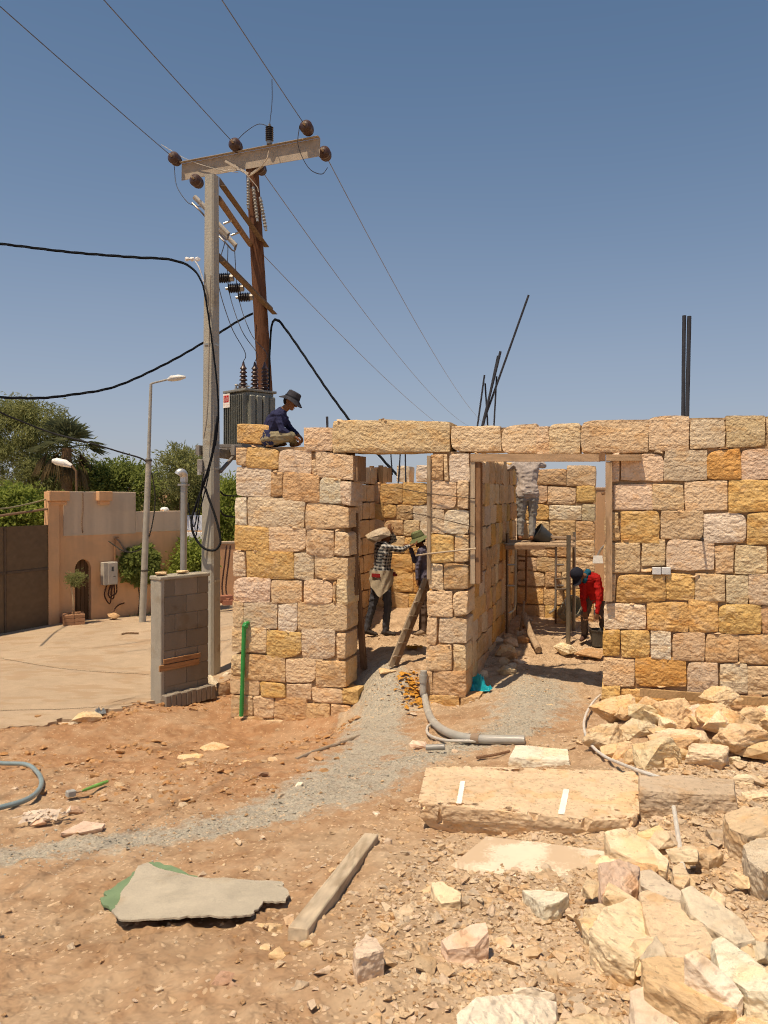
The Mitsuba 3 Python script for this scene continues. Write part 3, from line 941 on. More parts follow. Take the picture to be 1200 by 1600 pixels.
def rough(v, f, amp, seed, freq=7.0):
    o = (seed * 1.37) % 41
    n = vnormals(v, f)
    d = (meshkit.fbm(v * freq + o, 3, seed % 53) - 0.5) + 0.7 * (0.5 - np.abs(2 * meshkit.fbm(v * freq * 2.3 + o, 3, seed % 47) - 1))
    t = np.abs(2 * meshkit.fbm(v * freq * 0.55 + o + 5, 2, seed % 43) - 1)
    return v + n * ((d + 0.45 * (t - 0.35)) * amp)[:, None]


def slab_mesh(px, thick, seed, amp=0.014, tilt=None, sink=0.03, flare=1.04, n=3, edge=0.01):
    """a broken block from the outline of its upper face in the photograph: lies on the ground, thick metres high; tilt = height added at each corner"""
    rng = np.random.default_rng(seed)
    c = np.mean(px, 0)
    g = G(*c, thick * 0.8)
    base = gz(g[0], g[1])
    top = []
    for i, p in enumerate(px):
        d = ray(*p)
        h = base + thick + (tilt[i] if tilt else 0)
        top.append(EYE + d * ((h - CAM_Z) / d[2]))
    top = np.array(top)
    cen = top.mean(0)
    bot = cen + (top - cen) * (flare + rng.uniform(-0.05, 0.05, (len(top), 1)))
    bot[:, 2] = np.minimum(ground_z(bot[:, 0], bot[:, 1]) - sink, top[:, 2] - 0.02)
    mid = (top * 0.55 + bot * 0.45)
    midc = mid.mean(0)
    mid = midc + (mid - midc) * (1.035 + rng.uniform(-0.03, 0.03, (len(top), 1)))
    v, f = subdivided(hull(np.vstack([top, mid, bot])), n)
    return rough(v, f, amp, seed), f


def rock_mesh(w, d, h, seed, n=2, amp=0.05, pts=16, boxy=0.5):
    """an angular broken stone about w by d by h metres, its underside at z = 0"""
    rng = np.random.default_rng(seed)
    p = unit_rows(rng.normal(0, 1, (pts, 3)))
    p = p / np.max(np.abs(p), axis=1, keepdims=True) ** boxy
    p *= rng.uniform(0.72, 1.0, (pts, 1))
    v, f = subdivided(hull(p * [w / 2, d / 2, h / 2]), n)
    s = (w + d + h) / 3
    v = rough(v / s, f, amp, seed, 3.0) * s if n else v
    v = (v - (v.max(0) + v.min(0)) / 2) / np.ptp(v, axis=0) * [w, d, h]
    v[:, 2] -= v[:, 2].min()
    return v, f


ROCK = {'c': (0.66, 0.52, 0.35), 'w': (0.72, 0.645, 0.51), 'p': (0.66, 0.51, 0.39), 't': (0.62, 0.48, 0.315), 'o': (0.63, 0.455, 0.265), 'g': (0.56, 0.475, 0.36), 'r': (0.43, 0.29, 0.20), 'd': (0.34, 0.225, 0.145), 'k': (0.68, 0.555, 0.38)}


def rock_color(c):
    return np.array(ROCK[c]) * (1 + _rrng.normal(0, 0.05)) * (1 + _rrng.normal(0, 0.015, 3))


def place_slab(name, px, thick, color, label, cat, seed, group=None, **kw):
    k = put(name, slab_mesh(px, thick, seed, **kw), 'm_stone', rock_color(color) if isinstance(color, str) else color)
    return tag(k, label, cat, group)


# the two long lintel stones and the white block
SLAB_PX = [(666, 1200), (704, 1197), (760, 1199), (778, 1203), (808, 1204), (816, 1200), (870, 1203), (930, 1203), (997, 1206), (999, 1272), (985, 1280), (960, 1274), (930, 1282), (900, 1280), (862, 1274), (828, 1272), (790, 1264), (735, 1258), (690, 1256), (653, 1254)]


def on_plane(px, py, z):
    d = ray(px, py)
    return EYE + d * ((z - CAM_Z) / d[2])


_g = G(828, 1240, 0.17 * 0.8)
_slz = gz(_g[0], _g[1]) + 0.17
_slabv = slab_mesh(SLAB_PX, 0.17, 5, amp=0.008, n=4, flare=0.90)
_sm = manifold3d.Manifold(manifold3d.Mesh(vert_properties=np.asarray(_slabv[0], np.float32), tri_verts=np.asarray(_slabv[1], np.uint32)))
for x, y, r in ((688, 1256, 0.020), (743, 1257, 0.024), (795, 1262, 0.024), (964, 1266, 0.018), (908, 1208, 0.017), (931, 1266, 0.012)):
    p = on_plane(x, y, _slz)
    _sm = _sm - manifold3d.Manifold.cylinder(0.22, r, r * 0.8, 14, True).translate([float(p[0]), float(p[1]), float(p[2] - 0.02)])
_er = np.random.default_rng(55)
for i in range(70):
    a, b = SLAB_PX[i % len(SLAB_PX)], SLAB_PX[(i + 1) % len(SLAB_PX)]
    t = _er.random()
    p = on_plane(a[0] + (b[0] - a[0]) * t, a[1] + (b[1] - a[1]) * t, _slz)
    r = _er.uniform(0.012, 0.040)
    u = unit_rows(_er.normal(0, 1, (11, 3))) * r * [1.3, 1.0, 1.2]
    _sm = _sm - manifold3d.Manifold.hull_points((u + p + [0, 0, _er.uniform(-0.03, 0.015)]).astype(float))
_sl2 = arr(_sm) if _sm.volume() > 0.01 else _slabv
SL = tag(put('lintel_slab', _sl2, 'm_stone', (0.63, 0.48, 0.32)), 'long cream stone slab with drill holes and two white chalk marks', 'stone slab')


def mark_strip(pts, w, parent, color, lift=0.004):
    """a chalk stroke: a thin sheet that follows the slab's own top"""
    sv, sf = _slabv
    q = np.array([on_plane(x, y, _slz) for x, y in pts])
    q = smooth_path(q, 5)
    V = []
    for i, p in enumerate(q):
        t = unit(q[min(i + 1, len(q) - 1)] - q[max(i - 1, 0)])
        s = np.cross([0, 0, 1.0], t)
        for a in (-1, -0.33, 0.33, 1):
            e = p + s * a * w / 2 * (0.95 + 0.08 * math.sin(i * 2.3 + a))
            near = np.argsort(np.linalg.norm(sv[:, :2] - e[:2], axis=1) + 10 * (sv[:, 2] < _slz - 0.05))[:4]
            V.append([e[0], e[1], sv[near, 2].max() + lift])
    n = len(q)
    F = []
    for i in range(n - 1):
        for a in range(3):
            b = i * 4 + a
            F += [[b, b + 1, b + 5], [b, b + 5, b + 4]]
    return put('chalk_mark', (np.array(V), np.array(F)), 'm_matte', color, parent, smooth=True)


mark_strip([(723, 1222), (720, 1240), (717, 1257)], 0.034, SL, (0.9, 0.86, 0.76))
mark_strip([(885, 1234), (881, 1254), (877, 1273)], 0.040, SL, (0.9, 0.86, 0.76))
place_slab('stone_slab', [(1000, 1214), (1060, 1212), (1146, 1219), (1147, 1243), (1070, 1241), (1001, 1237)], 0.17, (0.47, 0.37, 0.265), 'long greyish stone slab lying end to end with the drilled slab on its right', 'stone slab', 8, amp=0.02, n=3, flare=1.02)
place_slab('white_block', [(806, 1165), (887, 1171), (889, 1189), (850, 1187), (796, 1184)], 0.10, (0.74, 0.69, 0.56), 'pale squared white stone block just behind the long drilled slab', 'stone block', 11, amp=0.012)
tag(put('marble_sheet', slab_mesh([(760, 1307), (850, 1317), (944, 1330), (921, 1393), (815, 1370), (711, 1347)], 0.035, 13, amp=0.001, n=3, flare=1.0, sink=0.0), 'm_marble', (0.74, 0.64, 0.49)), 'thin polished marble sheet dusted with earth, lying in front of the drilled slab', 'marble sheet')

# the big rocks heaped at the lower right
BIG = [
    ([(945, 1300), (972, 1296), (1012, 1315), (1044, 1344), (1040, 1362), (1000, 1348), (955, 1325)], 0.13, 'k', 'log-shaped cream rock at the lower right corner of the drilled slab'),
    ([(938, 1352), (968, 1342), (998, 1356), (995, 1385), (975, 1402), (942, 1396)], 0.12, 'p', 'boxy pinkish rock beside the marble sheet'),
    ([(1001, 1362), (1018, 1360), (1062, 1392), (1066, 1408), (1040, 1404), (1002, 1384)], 0.11, 'g', 'narrow grey rock wedged behind the large flat plates'),
    ([(1051, 1352), (1066, 1348), (1076, 1372), (1068, 1386), (1055, 1380)], 0.10, 't', 'small upright tan rock at the foot of the pale conduit'),
    ([(914, 1416), (936, 1412), (956, 1420), (948, 1452), (920, 1462), (911, 1446)], 0.07, 'k', 'orange-cream flat rock half hidden behind the large round plate'),
    ([(922, 1452), (945, 1418), (985, 1408), (1012, 1416), (1018, 1450), (1008, 1486), (990, 1500), (955, 1480)], 0.10, 'k', 'large roundish cream plate of rock leaning at the left of the heap'),
    ([(1000, 1396), (1012, 1391), (1050, 1412), (1088, 1424), (1112, 1468), (1110, 1492), (1062, 1496), (1022, 1480), (1018, 1440)], 0.11, 't', 'largest flat tan plate in the middle of the heap'),
    ([(1066, 1392), (1082, 1386), (1120, 1410), (1160, 1440), (1178, 1468), (1150, 1474), (1108, 1450), (1080, 1428)], 0.13, 'g', 'long grey-tan rock lying diagonally on the right side of the heap'),
    ([(1116, 1475), (1128, 1466), (1172, 1496), (1204, 1526), (1200, 1548), (1168, 1548), (1130, 1520)], 0.15, 'w', 'whitish grey rock at the right edge behind the big front rock'),
    ([(1004, 1500), (1030, 1494), (1078, 1500), (1120, 1530), (1152, 1562), (1148, 1578), (1100, 1580), (1050, 1548), (1010, 1528)], 0.13, 'o', 'big orange-tan front rock in the lower right corner'),
    ([(1072, 1494), (1088, 1486), (1130, 1520), (1160, 1556), (1152, 1570), (1122, 1548), (1092, 1516)], 0.165, 'w', 'pale cream sliver of rock lying on the big front rock'),
    ([(988, 1552), (1006, 1546), (1050, 1570), (1100, 1592), (1112, 1640), (1000, 1640), (986, 1590)], 0.08, 'g', 'greyish flat slab at the bottom edge under the big front rock'),
    ([(1162, 1562), (1186, 1548), (1220, 1560), (1230, 1640), (1140, 1640), (1148, 1600)], 0.08, 't', 'tan slab in the bottom right corner'),
    ([(716, 1586), (745, 1560), (800, 1556), (868, 1566), (866, 1592), (850, 1622), (720, 1624)], 0.10, 'w', 'whitish smooth boulder cut by the bottom edge of the picture'),
    ([(803, 1548), (830, 1541), (866, 1552), (868, 1570), (812, 1562)], 0.06, 'w', 'small pale rock just behind the whitish boulder at the bottom edge'),
    ([(872, 1598), (920, 1586), (975, 1592), (985, 1630), (870, 1630)], 0.05, 't', 'tan flat stone at the bottom edge beside the whitish boulder'),
    ([(692, 1470), (706, 1462), (738, 1446), (758, 1442), (762, 1456), (742, 1478), (700, 1484)], 0.075, 'p', 'pink smooth rock standing alone left of the heap'),
    ([(817, 1392), (848, 1391), (886, 1398), (872, 1410), (850, 1416), (828, 1402)], 0.06, 'w', 'pale grey-white rock in front of the marble sheet'),
    ([(675, 1380), (690, 1378), (720, 1396), (718, 1408), (690, 1412), (680, 1398)], 0.07, 'k', 'pointed cream rock left of the marble sheet'),
    ([(1132, 1272), (1160, 1262), (1198, 1264), (1204, 1292), (1168, 1306), (1140, 1294)], 0.14, 't', 'rounded tan rock at the right edge beyond the grey slab'),
    ([(1163, 1322), (1186, 1308), (1230, 1306), (1230, 1350), (1196, 1362), (1172, 1346)], 0.10, 'g', 'grey flat rock at the right edge below the rounded tan one'),
    ([(552, 1482), (572, 1462), (586, 1466), (598, 1484), (580, 1490), (560, 1494)], 0.10, 'p', 'pink pyramid-shaped rock near the middle of the bottom of the picture'),
    ([(1088, 1330), (1112, 1322), (1128, 1334), (1108, 1346)], 0.05, 't', 'small flat tan rock right of the conduit end'),
]
for i, (px, th, c, lab) in enumerate(BIG):
    _m = np.mean(px, 0)
    px = [tuple(_m + (np.array(q) - _m) * 1.02) for q in px]
    _t = np.random.default_rng(900 + i).normal(0, 1, 2)
    _e = np.array(px) - _m
    _e = _e / np.abs(_e).max(0)
    _tl = list(np.clip((_e @ _t) * 0.035, -th * 0.5, th * 0.6))
    place_slab('rock', px, th * 1.3, c, lab, 'rock', 200 + i, 'broken limestone rocks heaped at the lower right', amp=0.016, n=4, flare=0.93, tilt=_tl)

# the pile at the foot of the right wall: pixel box, colour
PILE = [
    (928, 992, 1094, 1142, 'o', 'orange-tan rock at the left end of the pile, beside the doorway'), (1002, 1036, 1094, 1133, 'o', 'small orange rock standing near the wall, second from the doorway'), (1028, 1081, 1097, 1150, 'o', 'orange rounded rock with a shaded left side in the middle of the pile'),
    (974, 1036, 1127, 1162, 'k', 'cream rock with a bright top at the left front of the pile'), (1096, 1157, 1091, 1131, 't', 'tan rock lying on top at the middle right of the pile'), (1074, 1112, 1108, 1150, 'p', 'pale pinkish rock with a small pit in the middle of the pile'),
    (1094, 1147, 1120, 1153, 'o', 'orange wedge-shaped rock below the tan one on top'), (1128, 1168, 1112, 1162, 'o', 'tall orange rock leaning at the right of the pile'), (1163, 1204, 1114, 1144, 'w', 'whitish rock at the right edge against the wall'),
    (1128, 1208, 1138, 1194, 't', 'largest tan rock of the pile, at the right edge'), (1034, 1110, 1142, 1184, 'k', 'broad cream rock with a slanting front in the front row of the pile'), (1000, 1062, 1156, 1214, 't', 'boxy tan rock standing just behind the grey slab'),
    (1077, 1140, 1166, 1213, 'k', 'rounded cream rock behind the right end of the grey slab'), (956, 1001, 1161, 1196, 'o', 'orange flat rock crossed by the pale conduit'), (916, 974, 1134, 1180, 't', 'earthy tan rock half buried left of the pile'),
    (1060, 1100, 1090, 1106, 'o', 'thin orange rock touching the wall behind the pile'), (1184, 1215, 1094, 1120, 'o', 'small orange rock at the right edge under the plank'), (1138, 1158, 1180, 1196, 'k', 'small square cream stone in front of the largest rock'),
    (1040, 1060, 1186, 1210, 'o', 'small orange stone between the boxy rock and the broad one'), (1150, 1196, 1208, 1232, 'k', 'flat cream stone right of the grey slab'), (1160, 1200, 1232, 1258, 'k', 'flat cream flake lying right of the grey slab'),
    (998, 1020, 1130, 1150, 't', 'small tan stone behind the cream one with the bright top')]
for i, (x0, x1, y0, y1, c, lab) in enumerate(PILE):
    base = G((x0 + x1) / 2, y1 - (y1 - y0) * 0.22)
    dep = float(base[1])
    w = (x1 - x0) / FOC * dep
    ang = math.atan(((y0 + y1) / 2 - 770) / FOC)
    ht = (y1 - y0) / FOC * dep
    h = 0.78 * ht
    d = max((ht - h * math.cos(ang)) / math.sin(ang) * 1.1, w * 0.55)
    v, f = rock_mesh(w * 1.16, d * 1.1, h * 1.25, 300 + i, 3, 0.10, 14, 0.3)
    lift = 0.10 if 'on top' in lab else 0.0
    k = put('rock', moved((v, f), None, base + [0, d * 0.2, -0.03 + lift]), 'm_stone', rock_color(c))
    tag(k, lab, 'rock', 'rocks piled against the right wall')

FILL = []
for i in range(26):
    r = np.random.default_rng(4000 + i)
    x, y = r.uniform(950, 1215), r.uniform(1112, 1196)
    base = G(x, y)
    s = r.uniform(0.16, 0.32)
    k = put('pile_stone', moved(rock_mesh(s, s * 0.8, s * 0.7, 4000 + i, 2, 0.06, 14), rotz(r.uniform(0, 6)), base + [0, 0, -0.04 + (0.06 if y < 1150 else 0)]), 'm_stone', rock_color('okto'[i % 4]))
    FILL.append((x, k, ['orange', 'cream', 'tan', 'rusty'][i % 4]))

_nth = ['nearest', 'second', 'third', 'fourth', 'fifth', 'sixth', 'seventh', 'eighth', 'ninth', 'tenth', 'eleventh', 'twelfth', 'thirteenth']
for i, (x, k, c) in enumerate(sorted(FILL)):
    end, nth = ('doorway', _nth[i]) if i < 13 else ('right edge', _nth[25 - i])
    tag(k, f'small {c} stone between the rocks of the pile, {nth} from the {end}', 'stone', 'small stones in the pile against the right wall')

# single stones scattered over the earth: pixel box, colour, label
LOOSE = [
    (277, 318, 1170, 1193, 'o', 'thick orange flagstone chunk in the red earth, leftmost of the three below the pier'), (313, 359, 1156, 1178, 'o', 'flat orange flagstone lying highest of the three below the pier'), (279, 306, 1183, 1205, 'o', 'small tilted orange flake in front of the two flagstones'),
    (376, 398, 1181, 1198, 'o', 'small flat orange stone below the green pipe'), (396, 420, 1204, 1219, 'd', 'dark brown clod lying below the pier'), (418, 436, 1184, 1200, 'o', 'little orange stone near the stick'),
    (102, 136, 1257, 1273, 'r', 'dark reddish stone with a pale top near the brush'), (100, 160, 1279, 1306, 'p', 'broad pale pinkish flat stone on the edge of the gravel'), (50, 72, 1279, 1294, 'p', 'pale broken stone amid white crumbs at the left'),
    (329, 366, 1518, 1551, 'r', 'reddish round rock near the bottom left'), (354, 378, 1538, 1561, 'r', 'grey-brown round stone touching the reddish one'), (379, 410, 1531, 1551, 'p', 'pale pinkish flat stone right of the reddish rock'),
    (420, 449, 1483, 1508, 't', 'smooth tan pebble below the end of the timber'), (404, 424, 1477, 1491, 't', 'small oblong tan pebble left of the timber end'), (468, 490, 1469, 1489, 't', 'tan pebble leaning on the end of the timber'),
    (434, 464, 1541, 1560, 't', 'long flat tan stone near the bottom'), (402, 441, 1441, 1462, 't', 'grey-tan stone under the corner of the grey sheet'), (507, 522, 1457, 1474, 'p', 'small pinkish stone right of the timber'),
    (558, 577, 1503, 1519, 'p', 'dark-sided stone just in front of the pink pyramid rock'), (497, 520, 1522, 1537, 'k', 'pale flat flake lying in front of the timber'), (530, 546, 1514, 1530, 'k', 'small pale square flake in front of the pink pyramid rock'),
    (586, 604, 1527, 1544, 'k', 'pale oblong flake at the bottom middle'), (540, 560, 1505, 1520, 'k', 'pale flake lying left of the dark-sided stone'), (582, 594, 1267, 1277, 'w', 'small pale stone on the gravel path by the timber'),
    (459, 474, 1222, 1233, 'w', 'small white stone on the gravel path'), (310, 330, 1395, 1404, 'd', 'brown lump at the back edge of the grey sheet'), (601, 632, 1408, 1428, 't', 'flat tan stone left of the pointed cream rock'),
    (645, 680, 1465, 1486, 't', 'tan flake left of the pink smooth rock'), (770, 800, 1470, 1492, 'p', 'flat pinkish flake right of the pink smooth rock'), (660, 690, 1402, 1420, 'k', 'yellowish flake beside the pointed cream rock'),
    (700, 718, 1424, 1440, 'k', 'yellow-cream flake behind the pink smooth rock'), (93, 120, 1122, 1138, 'g', 'loose grey slab at the broken edge of the road'), (118, 160, 1112, 1134, 't', 'broken piece of road concrete tilted at the road edge'),
    (300, 345, 1058, 1082, 'g', 'grey lump of concrete at the foot of the utility pole'), (344, 362, 1050, 1064, 'g', 'grey stone leaning on the corner of the house'), (336, 360, 1066, 1094, 'd', 'dark brown stone in the hollow beside the house corner'),
    (772, 806, 1008, 1036, 'o', 'squarish tan stone inside the wide doorway next to the partition'), (865, 900, 1005, 1030, 'k', 'boxy cream stone on the floor below the scaffold leg'), (898, 942, 1014, 1032, 'b', 'brown stone half in shade beside the right jamb'),
    (742, 762, 1046, 1064, 'g', 'grey stone at the foot of the partition by the blue cloth'), (800, 822, 1024, 1040, 'k', 'pale flat stone on the floor of the right room'), (592, 619, 1038, 1056, 'o', 'orange flat stone under the foot of the cleated plank'),
    (848, 866, 1096, 1104, 'k', 'pale flake on the gravel in the wide doorway'), (640, 668, 1156, 1170, 'p', 'pale stone beside the thin pipe coil'), (760, 790, 994, 1012, 'g', 'grey stone by the wall in the right room')]
ROCK['b'] = (0.46, 0.30, 0.16)
for i, (x0, x1, y0, y1, c, lab) in enumerate(LOOSE):
    base = G((x0 + x1) / 2, y1 - (y1 - y0) * 0.3, 0.055 if 'road concrete' in lab else 0)
    dep = float(base[1])
    w = (x1 - x0) / FOC * dep
    ht = (y1 - y0) / FOC * dep
    flat = 'fla' in lab or 'slab' in lab
    h = (0.42 if flat else 0.75) * ht
    d = w * (0.8 if flat else 0.75)
    v, f = rock_mesh(w * 1.05, d, h * 1.1, 500 + i, 3 if w > 0.12 else 2, 0.06, 13, 0.3)
    k = put('stone', moved((v, f), None, base + [0, 0, -0.02 * min(1, w / 0.2)]), 'm_stone', rock_color(c))
    tag(k, lab, 'stone')


# ---- chips and rubble
def density(x, y):
    """share of chips wanted on a spot"""
    g, e = zones(x, y)
    return np.clip(0.06 + 1.35 * np.clip(e - 0.5, 0, 1) * 2 * 0.9 - 0.12 * g + 0.42 * np.maximum(meshkit.fbm(np.stack([x, y, 0 * x], 1) * 1.7, 3, 3) - 0.5, -0.1), 0.02, 1)


CHIP = [rock_mesh(1.0, r.uniform(0.6, 0.95), r.uniform(0.22, 0.55), 700 + i, 0, 0, 9, 0.3) for i, r in enumerate([np.random.default_rng(i) for i in range(24)])]
CHIP_COLORS = [(0.54, 0.42, 0.285), (0.51, 0.385, 0.25), (0.57, 0.455, 0.32), (0.49, 0.36, 0.23), (0.54, 0.42, 0.305), (0.46, 0.37, 0.27)]
_chrng = np.random.default_rng(31)


def chip_at(x, y, size, rng, sink=0.25):
    v, f = CHIP[int(rng.integers(len(CHIP)))]
    R = rotz(rng.uniform(0, 2 * PI)) @ rot([1, 0, 0], rng.normal(0, 0.13)) @ rot([0, 1, 0], rng.normal(0, 0.13))
    v = (v * size) @ R.T
    z = gz(x, y) + float(micro(np.array([x]), np.array([y]))[0])
    return v + [x, y, z - v[:, 2].min() - size * sink * 0.3 - v[:, 2].max() * 0.1], f


def scatter(n, xr, yr, rng, thick=1.0):
    out = []
    while len(out) < n:
        x, y = rng.uniform(*xr, 4000), rng.uniform(*yr, 4000)
        keep = rng.random(4000) < density(x, y) * thick
        vis = np.abs(x) < y * 0.56 + 0.2
        out += list(np.stack([x, y], 1)[keep & vis])
    return np.array(out[:n])


# about 300 one can pick out, each a thing of its own
LANDMARKS = {'the grey sheet': (315, 1412), 'the timber': (525, 1388), 'the pink smooth rock': (728, 1470), 'the marble sheet': (830, 1350), 'the drilled slab': (828, 1242), 'the large roundish plate': (968, 1455), 'the big front rock': (1080, 1545),
             'the whitish boulder': (790, 1588), 'the pink pyramid rock': (575, 1480), 'the reddish round rock': (347, 1535), 'the pale grey-white rock': (851, 1404), 'the pointed cream rock': (698, 1395), 'the grey slab': (1073, 1230), 'the blue hose': (40, 1225),
             'the hand brush': (132, 1235), 'the broad pale flat stone': (130, 1292), 'the conduit end': (1066, 1360), 'the rounded tan rock': (1165, 1285), 'the stick': (512, 1168), 'the white block': (842, 1180), 'the three flagstones': (316, 1180)}
_lm = {k: G(*v)[:2] for k, v in LANDMARKS.items()}
_seen = {}
ORD = ['', 'second ', 'third ', 'fourth ', 'fifth ', 'sixth ', 'seventh ', 'eighth ', 'ninth ', 'tenth ']


def whereabouts(what, x, y):
    """a label by look and by what it lies beside"""
    k = min(_lm, key=lambda n: np.hypot(*(_lm[n] - [x, y])))
    dx, dy = np.array([x, y]) - _lm[k]
    side = ('right of' if dx > 0 else 'left of') if abs(dx) > abs(dy) else ('behind' if dy > 0 else 'in front of')
    near = np.hypot(dx, dy)
    far = 'close ' if near < 0.35 else ('a step ' if near < 0.8 else 'well ')
    text = f'{what} {far}{side} {k}'
    n = _seen.get(text, 0)
    _seen[text] = n + 1
    return text if n == 0 else f'{ORD[min(n, 9)]}{text}'


TONE = ['cream', 'tan', 'pale', 'brownish', 'pinkish cream', 'greyish']
_pts = scatter(285, (-2.6, 3.6), (2.4, 6.6), _chrng)
_sz = np.clip(_chrng.lognormal(-3.0, 0.38, len(_pts)), 0.028, 0.11)
_ord = np.argsort(-_sz)
for i in _ord:
    x, y = _pts[i]
    right = x > 0.1 + (y - 2.5) * 0.06
    s = float(_sz[i]) * (1.2 if right else 0.8)
    ci = int(_chrng.integers(6))
    m = chip_at(x, y, s, _chrng)
    k = put('stone_chip', subdivided(m, 1) if s > 0.07 else m, 'm_stone', np.array(CHIP_COLORS[ci]) * (1 + _chrng.normal(0, 0.06)))
    size = 'large' if s > 0.085 else ('small' if s < 0.05 else 'middling')
    tag(k, whereabouts(f'{size} {TONE[ci]} stone chip', x, y), 'stone chip', 'limestone chips in the right foreground' if right else 'stone chips on the left foreground earth')


_heap = Polygon([(915, 1470), (940, 1340), (1040, 1300), (1090, 1320), (1200, 1370), (1200, 1480), (1190, 1560), (1000, 1600), (950, 1540)])
from shapely.geometry import Point
_hr = np.random.default_rng(61)
_n = 0
while _n < 34:
    a, b = _hr.uniform(905, 1205), _hr.uniform(1300, 1600)
    if not _heap.contains(Point(a, b)):
        continue
    base = G(a, b)
    s = _hr.uniform(0.10, 0.21)
    k = put('heap_stone', moved(rock_mesh(s, s * 0.75, s * 0.6, 6000 + _n, 2, 0.06, 13, 0.3), rotz(_hr.uniform(0, 6)) @ rot([1, 0, 0], _hr.normal(0, 0.35)), base + [0, 0, _hr.uniform(-0.01, 0.03)]), 'm_stone', rock_color('tkgo'[_n % 4]))
    tag(k, whereabouts(['tan', 'cream', 'greyish', 'orange-tan'][_n % 4] + ' broken stone', base[0], base[1]), 'stone', 'broken stones between the big rocks of the heap')
    _n += 1


def chip_mass(name, pts, sizes, color, label):
    vs, fs, n = [], [], 0
    z0 = ground_z(pts[:, 0], pts[:, 1]) + micro(pts[:, 0], pts[:, 1])
    for (x, y), s, z in zip(pts, sizes, z0):
        v, f = CHIP[int(_chrng.integers(len(CHIP)))]
        R = rotz(_chrng.uniform(0, 2 * PI)) @ rot([1, 0, 0], _chrng.normal(0, 0.15))
        v = (v * s) @ R.T
        vs.append(v + [x, y, z - v[:, 2].min() - 0.22 * s * 0.5]), fs.append(f + n)
        n += len(v)
    k = put(name, (np.vstack(vs), np.vstack(fs)), 'm_stone', color)
    labels[k] = {'label': label, 'category': 'rubble', 'kind': 'stuff'}


for j, c in enumerate(CHIP_COLORS):
    p = np.vstack([scatter(1300, (-3.2, 4.2), (2.0, 7.5), _chrng), scatter(1900, (-0.4, 4.2), (2.0, 7.5), _chrng, 0.7), scatter(420, (-4.6, 5), (6.5, 13.0), _chrng)])
    s = np.clip(_chrng.lognormal(-4.1, 0.60, len(p)), 0.007, 0.085)
    chip_mass('rubble', p, s, c, 'loose chips and crumbs of cream limestone spread over the building ground')
_p = []
for line, wd in ((PATH1, 0.42), (PATH2, 0.45)):
    q = smooth_path(np.column_stack([line, 0 * line[:, 0]]), 30)[:, :2]
    _p.append(q[_chrng.integers(len(q), size=2200)] + _chrng.normal(0, wd * 0.5, (2200, 2)))
_p = np.vstack(_p)
chip_mass('gravel', _p, np.clip(_chrng.lognormal(-4.25, 0.3, len(_p)), 0.008, 0.03), (0.38, 0.36, 0.305), 'grey crushed gravel spilt along the path to the doorways')
_cr = scatter(5200, (-2.4, 1.6), (2.3, 7.0), _chrng, 3.0)
chip_mass('earth_crumbs', _cr, np.clip(_chrng.lognormal(-4.35, 0.45, len(_cr)), 0.006, 0.035), (0.36, 0.235, 0.135), 'small crumbs of dry brown earth on the trodden ground')
labels['earth_crumbs']['category'] = 'earth crumbs'
_q = np.vstack([EDGE[_chrng.integers(len(EDGE), size=500)] + _chrng.normal(0, 0.22, (500, 2)) - [0, 0.3], scatter(600, (-4.6, -0.3), (6.0, 9.8), _chrng)])
chip_mass('clods', _q, np.clip(_chrng.lognormal(-3.2, 0.5, len(_q)), 0.015, 0.12), (0.40, 0.235, 0.115), 'crumbled clods of red earth beside the road')
labels['clods']['category'] = 'earth clods'
labels['gravel']['category'] = 'gravel'

# ---- timber, grey sheets, brush, hoses and pipes
TM = beam(G(465, 1464, 0.03) + [0, 0, 0.0], G(580, 1312, 0.03) + [0, 0, 0.0], 0.088, 0.075, 0.005)
tag(put('timber', subdivided(TM, 3), 'm_wood', (0.54, 0.45, 0.33)), 'weathered squared timber lying on the earth beside the grey sheet', 'timber')


def sheet(name, px, color, z, seed, wave=0.02, th=0.012, bsdf='m_matte', parent=None):
    P = np.array([G(x, y, z) for x, y in px])
    er = np.random.default_rng(seed)
    P = np.vstack([P[i] + (P[(i + 1) % len(P)] - P[i]) * t + er.normal(0, 0.006, 3) * (t > 0) for i in range(len(P)) for t in np.linspace(0, 1, 5, endpoint=False)])
    pol = Polygon(P[:, :2]).buffer(0)
    m = trimesh.creation.extrude_polygon(pol, th, engine='earcut')
    v, f = trimesh.remesh.subdivide_to_size(np.array(m.vertices), np.array(m.faces), 0.045, max_iter=20)
    v, f = trimesh.Trimesh(v, f).vertices.copy(), trimesh.Trimesh(v, f).faces.copy()
    h = ground_z(v[:, 0], v[:, 1]) + z + (meshkit.fbm(np.column_stack([v[:, 0] * 2.2, v[:, 1] * 2.2, 0 * v[:, 0] + seed]), 3, seed) - 0.5) * wave + 0.010 * np.abs(2 * meshkit.fbm(np.column_stack([v[:, 0] * 5.2, v[:, 1] * 4.1, 0 * v[:, 0] + seed + 3]), 2, seed) - 1)
    v[:, 2] += h
    return put(name, (v, f), bsdf, color, parent)


tag(sheet('green_sheet', [(158, 1412), (164, 1396), (196, 1378), (232, 1352), (250, 1350), (290, 1366), (330, 1385), (250, 1410), (180, 1432)], (0.20, 0.29, 0.17), 0.016, 3, 0.02), 'green sheet of board showing its edges from under the grey sheet', 'sheet')
tag(sheet('grey_sheet', [(174, 1431), (183, 1420), (198, 1388), (216, 1362), (230, 1355), (262, 1367), (310, 1380), (360, 1381), (440, 1381), (451, 1398), (446, 1413), (412, 1412), (404, 1424), (392, 1437), (360, 1442), (330, 1440), (306, 1441), (262, 1441), (190, 1442)], (0.46, 0.415, 0.33), 0.032, 6, 0.075, 0.009, 'm_concrete'),
    'torn dusty grey sheet of roofing felt lying on the earth', 'sheet')


